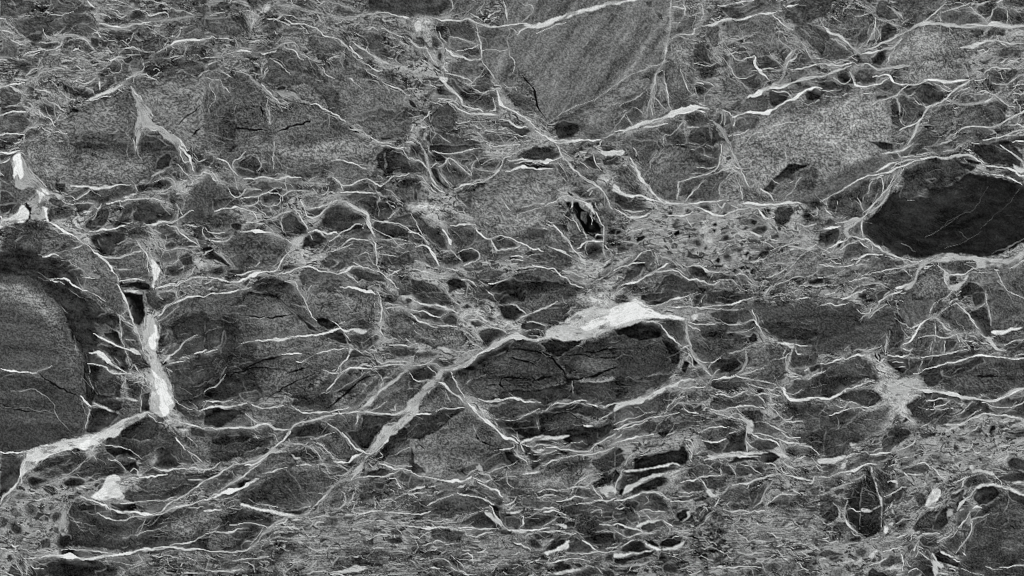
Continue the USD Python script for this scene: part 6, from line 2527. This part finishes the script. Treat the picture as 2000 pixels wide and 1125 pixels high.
for q, (k, n, p) in enumerate(polys):
    w = window(p, 20)
    if w[0].stop <= w[0].start or w[1].stop <= w[1].start:
        continue
    A = area(p)
    big = A > 2500
    m = inside(p, wx[w] if big else ux[w], wy[w] if big else uy[w])
    if not m.any():
        continue
    r = np.random.default_rng(1000 + q)
    edge = n[1] if len(n) > 1 else (3.2 if k == "G" else r.choice([0.65, 0.8, 1.2, 2.4] if k == "d" else [0.65, 0.8, 1.6, 3.2]))   # some edges are sharp, some fade
    al = ndi.gaussian_filter(m.astype(np.float32), edge)
    g, b, b2, f = grain[w], blot[w], blot2[w], fib[w]
    v = n[0]
    if k in "cd" and 28 < v < 62 and len(n) < 2:
        v = v + 5
    if k == "s":
        v = v + (10 if v >= 84 else (6 if v >= 70 else 0))
    elif k == "c" and v >= 60:
        v = v + 5
    if k in "csd" and A > 700:                                       # no two fragments have the same grain
        x1, x2, x3 = r.uniform(0.1, 1, 3)
        g = (x1 + 0.25) * fine[w] * 1.6 + x2 * worm[w] + 0.35 * x3 * coarse[w] + 0.6 * r.uniform(0, 1) * streak(w, r.uniform(-1.2, 1.2), 7, 2.0, q)
        g = g / (g.std() + 1e-3) * r.uniform(0.75, 1.25)
        g = np.tanh(g * 0.8) * 1.25
        g = g - 0.4 * smooth(0.9, 1.9, -g) + 0.06
    if k == "c":
        c = v * (1.04 + 0.20 * g + 0.09 * b2 + 0.07 * bands[w] + 0.05 * wide[w]) + 5 * b
    elif k == "s":
        c = v * (1.04 + 0.235 * g + 0.05 * b2 + 0.06 * bands[w] + 0.07 * wide[w]) + 4 * b; c = c * (1 - 0.45 * darkline[w]); A9 = r.uniform(-0.9, 0.9); c = c * (1 + 0.05 * streak(w, A9, 12, 2.6, q) + 0.05 * streak(w, A9, 60, 10, q + 1))
    elif k == "d":
        calm = 0.55 if A > 40000 else 1.0
        c = v * (1.04 + calm * (0.19 * g + 0.12 * b2 + 0.12 * bands[w])) + 2.0 * b + 16 * calm * smooth(1.5, 2.3, grain[w] + 0.4 * b2)
    elif k == "t":
        c = None
    else:
        c = v * (1 + 0.10 * g + 0.05 * b2 + 0.045 * f + 0.035 * bands[w]) + 4 * b
        if len(n) > 2:                                               # a mesh of calcite round small dark cells
            c = 114 + 46 * n5[w] + 10 * g + 6 * b2
            c = c + (152 + 16 * f - c) * np.exp(-(e5[w] / np.maximum(2.7 + 0.9 * b2, 0.8)) ** 2) * np.clip(0.92 + 0.2 * b, 0.4, 1)
            c = c + (165 - c) * 0.4 * smooth(1.0, 2.0, shear[w])
        elif v <= 120:                                                 # sheared: pale slivers and dark wisps lie along it
            c = v * (1.02 + 0.13 * g + 0.10 * f + 0.06 * bands[w] + 0.06 * b2)
            c = c * (1 + 0.13 * n4[w] - 0.32 * (n4[w] < -0.75) * smooth(1.0, 2.6, e4[w]))
            c = c + (165 - c) * np.exp(-(e4[w] / 1.1) ** 2) * np.clip(0.25 + 0.45 * b2 + 0.2 * f, 0, 0.85)
            c = c + (176 - c) * 0.8 * smooth(1.05, 1.9, shear[w]) + (48 - c) * 0.6 * smooth(1.1, 2.0, -shear[w])
        else:                                                  # dark chips afloat in the cement
            q2 = np.maximum(chips[w], chips2[w] * smooth(-0.7, 0.5, b))
            c = c * (1 - 0.56 * q2 * (1.0 if v < 160 else 0.4))
            c = c + (v + 38 - c) * np.exp(-(e3[w] / 1.2) ** 2) * 0.5 * patch[w]
            c = c + (v + 42 - c) * np.exp(-(e2[w] / 1.25) ** 2) * np.clip(0.35 + 0.4 * b2, 0, 0.8)
    if k == "t":
        cx, cy = p.mean(0)
        ang = TILT(cx, cy)
        rr = np.random.default_rng(77 + q)
        st = 0.5 * streak(w, ang, 30, 5, q) + 0.9 * streak(w, ang, 150, 9, q + 1) + 0.9 * streak(w, ang, 260, 24, q + 3) + 0.6 * streak(w, ang, 8, 2.4, q + 2) - 1.2 * smooth(1.5, 2.2, g)
        amp = 0.10 if v < 80 else 0.12
        c = v * (1 + amp * st + (0.17 if v < 80 else 0.14) * g) + 3 * b
    if k in "cs" and A > 500:                                        # hair cracks and threads inside a fragment
        th = fine1[w] * gate[w] * 0.30
        c = c + (135 - c) * th
    if k in "csd":                                                   # rims: darker or paler just inside the edge
        rim = al * (1 - ndi.gaussian_filter(al, 2.2)) * 4 * np.clip(al, 0, 1)
        c = c * (1 + r.choice([-0.26, -0.18, -0.10, 0.0, 0.10]) * rim * 0.6)
        if A > 1500:                                                 # one end of a fragment is darker, and its margin is altered
            th, R, cm = r.uniform(0, 6.28), np.sqrt(A) * 0.6, p.mean(0)
            ramp = np.clip(((gx[w] - cm[0]) * np.cos(th) + (gy[w] - cm[1]) * np.sin(th)) / R + 0.25 * b, -1.3, 1.3)
            c = c * (1 + r.uniform(0.05, 0.13) * (1.0 if v < 100 else 0.4) * ramp)
            mg = ndi.gaussian_filter(m.astype(np.float32), 6.0)
            c = c * (1 - r.uniform(0.0, 0.42) * np.clip(1.9 * (1 - mg) , 0, 1) * np.clip(0.6 + 0.5 * b2, 0, 1))
    tone[w] = tone[w] * (1 - al) + c * al
    if k in "cd" and A < 9000:                                       # a thread of calcite round a fragment
        ed = ndi.gaussian_filter(m.astype(np.float32), 1.0)
        ed = np.clip(ed * (1 - ed) * 4, 0, 1) ** 1.5 * np.clip(0.45 + 0.5 * b2 + 0.2 * b, 0, 0.9) * (0.55 if A < 2500 else 0.35)
        tone[w] += (150 - tone[w]) * ed
    webby[w] = webby[w] * (1 - al) + al * (0.10 if k in "dt" else (0.36 if k in "cs" else 1.0))
    owner.append(({"c": "rock_fragment", "s": "rock_fragment", "d": "rock_fragment", "t": "rock_fragment", "G": "cement_patch"}[k], v, p))
    label[w][m] = len(owner) - 1

# calcite has soaked into the stone on both sides of the veins
soak = np.zeros((NY, NX), np.float32)
for k, n, p in lines:
    if n[1] < 140:
        continue
    for a, b in zip(p[:-1], p[1:]):
        m = max(2, int(np.hypot(*(b - a)) / STEP))
        t = np.linspace(0, 1, m)[:, None]; c = a + (b - a) * t
        i, j = ((c[:, 1] - Y0) / STEP).astype(int), ((c[:, 0] - X0) / STEP).astype(int)
        ok = (i >= 0) & (i < NY) & (j >= 0) & (j < NX)
        soak[i[ok], j[ok]] = np.maximum(soak[i[ok], j[ok]], min(n[0], 6) / 3)
soak = ndi.gaussian_filter(soak, 8 / STEP)
soak = np.clip(soak * 3.4, 0, 1) * np.clip(0.68 + 0.40 * vnoise(26, 16, 3, seed=71), 0, 1)
cloud = 126 + 8 * fib + 7 * bands + 9 * grain + 8 * blot2
cloud = cloud * (1 - 0.42 * np.maximum(chips, 0.8 * chips2)) + 40 * np.exp(-(e3 / 1.0) ** 2) * patch + 30 * np.exp(-(e2 / 1.2) ** 2)
tone += (cloud - tone) * soak * np.clip(webby * 1.3, 0, 1) * 0.80


# grey haze of calcite: the finest threads, thick in the cement and thin in the fragments
thread = smooth(1.25, 2.6, lic(FLOW + 0.35 * vnoise(34, seed=51), 7, np.random.default_rng(52).standard_normal((NY, NX)).astype(np.float32)) + 0.5 * vnoise(60, seed=53))
tone += (160 - tone) * thread * webby * 0.75
chip = smooth(1.35, 2.4, lic(FLOW, 3, np.random.default_rng(54).standard_normal((NY, NX)).astype(np.float32)) + 0.4 * vnoise(50, seed=55))
tone += (42 - tone) * chip * webby * 0.5


def stroke(p, width, taper=True, seed=0, ragged=1.0):
    """How much of each point the line covers, and where along it the point is."""
    w = window(p, width + 6)
    if w[0].stop <= w[0].start or w[1].stop <= w[1].start:
        return None
    xx, yy = ux[w], uy[w]
    best = np.full(xx.shape, 1e9, np.float32); at = np.zeros(xx.shape, np.float32)
    seg = np.linalg.norm(np.diff(p, axis=0), axis=1); cum = np.concatenate([[0], np.cumsum(seg)]); L = cum[-1]
    for i in range(len(p) - 1):
        if seg[i] < 1e-6:
            continue
        d = (p[i + 1] - p[i]) / seg[i]
        # only the neighbourhood of this piece
        t = np.clip((xx - p[i, 0]) * d[0] + (yy - p[i, 1]) * d[1], 0, seg[i])
        dd = (xx - p[i, 0] - t * d[0]) ** 2 + (yy - p[i, 1] - t * d[1]) ** 2
        u = dd < best
        best[u] = dd[u]; at[u] = (cum[i] + t[u])
    r = np.random.default_rng(seed)
    kn = max(4, int(L / 9)); prof = np.clip(1 + 0.42 * ragged * r.standard_normal(kn + 2), 0.25, 1.9)
    prof = ndi.gaussian_filter1d(prof, 0.7)
    ww = np.interp(at, np.linspace(0, L, kn + 2), prof) * width * 0.5
    br = ndi.gaussian_filter1d(r.standard_normal(kn + 2), 0.8)
    bb = np.interp(at, np.linspace(0, L, kn + 2), br)
    if taper:
        tl = min(0.3 * L, 26)
        ww = ww * np.clip(0.30 + 0.7 * np.minimum(at, L - at) / tl, 0, 1)
    return w, np.sqrt(best), ww, bb


for q, (k, n, p) in enumerate(cracks):
    o = stroke(p, n[0] * 1.15, True, 3000 + q)
    if o:
        w, d, ww, bb = o
        al = (1 - smooth(ww - 0.6, ww + 1.1, d)) * 0.85
        tone[w] = tone[w] * (1 - al) + 20 * al

order = sorted(lines, key=lambda s: (s[0] == "v", s[1][1] + 2 * s[1][0]))
for q, (k, n, p) in enumerate(order):
    soft = k == "g"
    o = stroke(p, n[0], True, 5000 + q)
    if not o:
        continue
    w, d, ww, bb = o
    f, t = fib[w], tone[w]
    faint = n[1] < 140
    if soft:
        al = (1 - smooth(ww * 0.35, ww * 1.15 + 0.5, d)) * 0.85
        t = t * (1 - al) + (n[1] + 9 * bb + 12 * f + 5 * grain[w]) * al
    else:
        if not faint:                                                # soaked stone, then the grey sheath
            halo = np.exp(-(d / (1.5 * n[0] + 3)) ** 2) * 0.36 * np.clip(0.6 + 0.4 * blot2[w], 0, 1)
            t = t + (132 - t) * halo
        al = 1 - smooth(np.maximum(ww * 0.86 - 0.7, 0.0), ww * 0.86 + 0.6, d)
        if n[0] > 2.4:
            sh = min(n[1], 146) + 11 * f + 7 * bb - 22 * smooth(0.6, 1.8, blot2[w] - 0.5 * f)
            t = t * (1 - 0.86 * al) + sh * 0.86 * al
            r = np.random.default_rng(6000 + q)
            cw = ww * (0.36 if n[0] < 6 else 0.42) * np.clip(1 + 0.5 * bb, 0.3, 1.6)      # the core wanders from one lip to the other
            off = ww * 0.45 * r.choice([-1, 1]) * np.clip(bb, -1, 1)
            core = (1 - smooth(np.maximum(cw - 0.5, 0.05), cw + 0.7, np.abs(d - np.abs(off)))) * np.clip(0.9 + 0.2 * bb, 0.3, 1)
            t = t * (1 - core) + (n[1] * 1.05 + 8 * f + 8 * bb) * core
        else:
            al = (1 - smooth(np.maximum(ww * 0.8 - 0.6, 0.0), ww * 0.8 + 0.55, d)) * np.clip(0.92 + 0.2 * bb, 0.4, 1) * (0.80 if n[0] < 2 else 0.97)
            t = t * (1 - al) + (n[1] * 1.02 + 10 * bb + 8 * f * (0.3 if faint else 1)) * al
    tone[w] = t
    webby[w] *= 1 - al
    owner.append(("vein", n[1], p))
    label[w][al > 0.5] = len(owner) - 1

for q, (k, n, p) in enumerate(sorted(white, key=lambda s: (s[1][0] , -area(s[2])))):
    w = window(p, 8)
    if w[0].stop <= w[0].start or w[1].stop <= w[1].start:
        continue
    m = inside(p, ux[w] + 0.8 * blot2[w], uy[w])
    if not m.any():
        continue
    al = ndi.gaussian_filter(m.astype(np.float32), 0.7)
    v = n[0]
    if v < 200:
        al = al * (1 - 0.55 * smooth(0.2, 1.8, fib[w] * 0.7 + 0.8 * blot2[w]))
    elif v < 232 and p[:, 0].mean() > 1000:
        al = al * (1 - (0.5 if area(p) > 1200 else 0.25) * smooth(0.3, 1.6, streak(w, -0.55, 24, 5, q + 7) + 0.5 * blot2[w]))
    c = v + 5 * fib[w] + 4 * grain[w] + 5 * bands[w] - (30 if v < 212 else 34) * smooth(0.6, 2.2, fib[w] + 0.6 * bands[w] + 0.9 * blot2[w]) - 46 * smooth(1.6, 2.5, bands[w] + 0.6 * blot2[w])
    if area(p) > 1500 and p[:, 0].mean() > 1000:                      # the widest lenses are combed at a slant
        st = streak(w, -0.62, 22, 4.5, q) + 0.8 * streak(w, -0.5, 9, 2.6, q + 1)
        c = c - (26 if v > 225 else 40) * smooth(0.5, 2.0, st + 0.4 * blot2[w]) + 6 * st
    tone[w] = tone[w] * (1 - al) + c * al
    webby[w] *= 1 - 0.8 * al
    owner.append(("calcite_patch", v, p))
    label[w][m] = len(owner) - 1

# feathers: hair-thin veins leaving the big ones at a low angle
hairs = 0
for q, (k, n, p) in enumerate(lines):
    if k != "v" or n[1] < 140 or len(p) < 6:
        continue
    r = np.random.default_rng(9000 + q)
    for _ in range(r.integers(1, 4)):
        i = r.integers(1, len(p) - 2)
        d = p[i + 1] - p[i]; d = d / (np.linalg.norm(d) + 1e-6) * r.choice([-1, 1])
        a = r.choice([-1, 1]) * r.uniform(0.15, 0.7); L = r.uniform(9, 38)
        pts = [p[i]]
        for s in range(4):
            a2_ = a * (1 - 0.18 * s) + r.normal(0, 0.22); c_, s_ = np.cos(a2_), np.sin(a2_)
            pts.append(pts[-1] + L / 4 * np.array([d[0] * c_ - d[1] * s_, d[0] * s_ + d[1] * c_]))
        o = stroke(np.array(pts), 1.1, True, 12000 + hairs); hairs += 1
        if o:
            w, dd, ww, bb = o
            al = (1 - smooth(0.1, 1.25, dd)) * r.uniform(0.3, 0.85) * np.clip(webby[w] + 0.35, 0, 1)
            tone[w] = tone[w] * (1 - al) + 160 * al
# slivers of calcite and dark wisps lying along the flow, wherever the stone is crushed
r = np.random.default_rng(4242)
made = 0
while made < 7500:
    x, y = r.uniform(X0 + 5, X1 - 5), r.uniform(Y0 + 5, Y1 - 5)
    made += 1
    i, j = int((y - Y0) / STEP), int((x - X0) / STEP)
    if webby[i, j] < 0.3 or (webby[i, j] < 0.75 and r.uniform() < 0.6):
        continue
    dark = r.uniform() < 0.33
    L, pts = r.uniform(7, 34), [np.array([x, y])]
    sg = r.choice([-1, 1])
    th = FLOW[i, j] * 0.8 + r.normal(0, 0.28)
    for _ in range(5):
        pts.append(pts[-1] + sg * L / 5 * np.array([np.cos(th), np.sin(th)])); th += r.normal(0, 0.28)
    o = stroke(np.array(pts), r.uniform(0.7, 2.3) * (1.5 if dark else 1), True, 20000 + made)
    if o:
        w, dd, ww, bb = o
        al = (1 - smooth(np.maximum(ww - 0.6, 0), ww + 0.6, dd)) * np.clip(webby[w], 0, 1) * (0.65 if dark else 0.9)
        v = r.uniform(38, 62) if dark else r.uniform(140, 200)
        tone[w] = tone[w] * (1 - al) + v * al
soft_ = ndi.gaussian_filter(tone, 1.1)
tone = tone + 0.75 * (tone - soft_)                               # a polished face shows every edge crisply
tone = tone * (1.03 + 0.025 * wn) + 1.0 * wn
tone = np.clip(tone, 11, 240)

# ---- one slab; every fragment, patch and vein is a piece of it with its own mesh ----
DEEP = 0.005                                  # the pieces go this deep, onto the core
THICK = 0.02
lab = label[:-1, :-1]
kinds = ["groundmass", "rock_fragment", "cement_patch", "vein", "calcite_patch"]
kind_of = np.array([kinds.index(o[0]) for o in owner])
pid = np.zeros(lab.shape, np.int32)
pieces = [("groundmass", "groundmass", None)]
comps = []                                    # every connected piece of every outline
for i, sl in enumerate(ndi.find_objects(lab + 1)):
    if i == 0 or sl is None:
        continue
    c, m = ndi.label(lab[sl] == i)
    sizes = np.bincount(c.ravel())
    for j in range(1, m + 1):
        comps.append((kind_of[i], int(sizes[j]), len(comps), sl, c == j))
for kd, rest in ((1, "small_fragments"), (2, "small_cement"), (3, "fine_veins"), (4, "small_calcite")):
    mine = sorted([c for c in comps if c[0] == kd], key=lambda c: (-c[1], c[2]))
    pieces.append((rest, kinds[kd], "stuff")); loose_id = len(pieces) - 1
    for j, c in enumerate(mine):
        if j < 300 and c[1] >= 24:
            pieces.append((kinds[kd] + ("" if j == 0 else f"_{j:03d}"), kinds[kd], "own")); pid[c[3]][c[4]] = len(pieces) - 1
        else:
            pid[c[3]][c[4]] = loose_id

lin = np.clip(tone, 0, 255) / 255.0
rgb = np.stack([lin * TINT[0], lin * TINT[1], lin * TINT[2]], -1)
rgb = np.where(rgb <= 0.04045, rgb / 12.92, ((rgb + 0.055) / 1.055) ** 2.4).astype(np.float32) * GAIN - OFFS
rgb = np.clip(rgb, 0.0015, 0.86).reshape(-1, 3)
xyz = np.stack([(gx - 1000) * PX, np.zeros_like(gx), (562.5 - gy) * PX + ZC], -1).reshape(-1, 3).astype(np.float32)
vid = np.arange(NX * NY).reshape(NY, NX)
quads = np.stack([vid[:-1, :-1], vid[1:, :-1], vid[1:, 1:], vid[:-1, 1:]], -1).reshape(-1, 4)   # seen from -y, counter-clockwise
flat = pid.ravel()
run = np.argsort(flat, kind="stable"); bounds = np.searchsorted(flat[run], np.arange(len(pieces) + 1))
pad = np.pad(pid, 1, constant_values=-1)

slab = UsdGeom.Xform.Define(stage, "/World/polished_marble").GetPrim()
slab.SetCustomDataByKey("label", "dark grey polished marble slab laced with white calcite veins between broken stone fragments")
slab.SetCustomDataByKey("category", "marble")


def put(path, pts, counts_, idx, col, mat):
    m = UsdGeom.Mesh.Define(stage, path)
    m.CreatePointsAttr(Vt.Vec3fArray.FromNumpy(np.ascontiguousarray(pts, np.float32)))
    m.CreateFaceVertexCountsAttr(Vt.IntArray.FromNumpy(counts_.astype(np.int32)))
    m.CreateFaceVertexIndicesAttr(Vt.IntArray.FromNumpy(idx.astype(np.int32)))
    m.CreateSubdivisionSchemeAttr("none")
    UsdGeom.PrimvarsAPI(m).CreatePrimvar("tint", Sdf.ValueTypeNames.Color3fArray, "vertex").Set(Vt.Vec3fArray.FromNumpy(np.ascontiguousarray(col, np.float32)))
    UsdShade.MaterialBindingAPI.Apply(m.GetPrim()).Bind(mat)
    return m.GetPrim()


for n, (name, kind, one) in enumerate(pieces):
    sel = run[bounds[n]:bounds[n + 1]]
    if not len(sel):
        continue
    q = quads[sel]
    used, inv = np.unique(q, return_inverse=True)
    inv = inv.reshape(q.shape)
    pts, col, faces = xyz[used], rgb[used], [inv]
    iy, ix = sel // (NX - 1), sel % (NX - 1)
    sides = []                                # walls down to the core wherever the piece ends
    for (dy_, dx_, a, b) in ((0, -1, 0, 1), (1, 0, 1, 2), (0, 1, 2, 3), (-1, 0, 3, 0)):
        nb = pad[iy + 1 + dy_, ix + 1 + dx_]
        e = (nb != n) if one == "own" else (nb == -1)
        sides.append(inv[e][:, [b, a]])
    sides = np.concatenate(sides)
    if len(sides):
        deep, dinv = np.unique(sides, return_inverse=True)
        dinv = dinv.reshape(sides.shape) + len(pts)
        pts = np.vstack([pts, pts[deep] + np.array([0, DEEP, 0], np.float32)]); col = np.vstack([col, col[deep]])
        faces.append(np.column_stack([sides[:, 0], sides[:, 1], dinv[:, 1], dinv[:, 0]]))
    f = np.concatenate(faces)
    pr = put("/World/polished_marble/" + name, pts, np.full(len(f), 4), f.ravel(), col, LOOK[kind])
    if one == "stuff":
        pr.SetCustomDataByKey("kind", "stuff")
    for (mx_, my_, text) in MARKED:
        i_, j_ = int((my_ - Y0) / STEP), int((mx_ - X0) / STEP)
        if pid[i_, j_] == n and one == "own":
            pr.SetCustomDataByKey("label", text)

# the core of the slab behind the worked face
xa, xb, za, zb = xyz[:, 0].min(), xyz[:, 0].max(), xyz[:, 2].min(), xyz[:, 2].max()
c8 = np.array([[x, y, z] for y in (DEEP, THICK) for z in (za, zb) for x in (xa, xb)], np.float32)
box = np.array([[0, 1, 3, 2], [4, 6, 7, 5], [0, 4, 5, 1], [2, 3, 7, 6], [0, 2, 6, 4], [1, 5, 7, 3]])
put("/World/polished_marble/core", c8, np.full(6, 4), box.ravel(), np.full((8, 3), 0.09), LOOK["groundmass"])
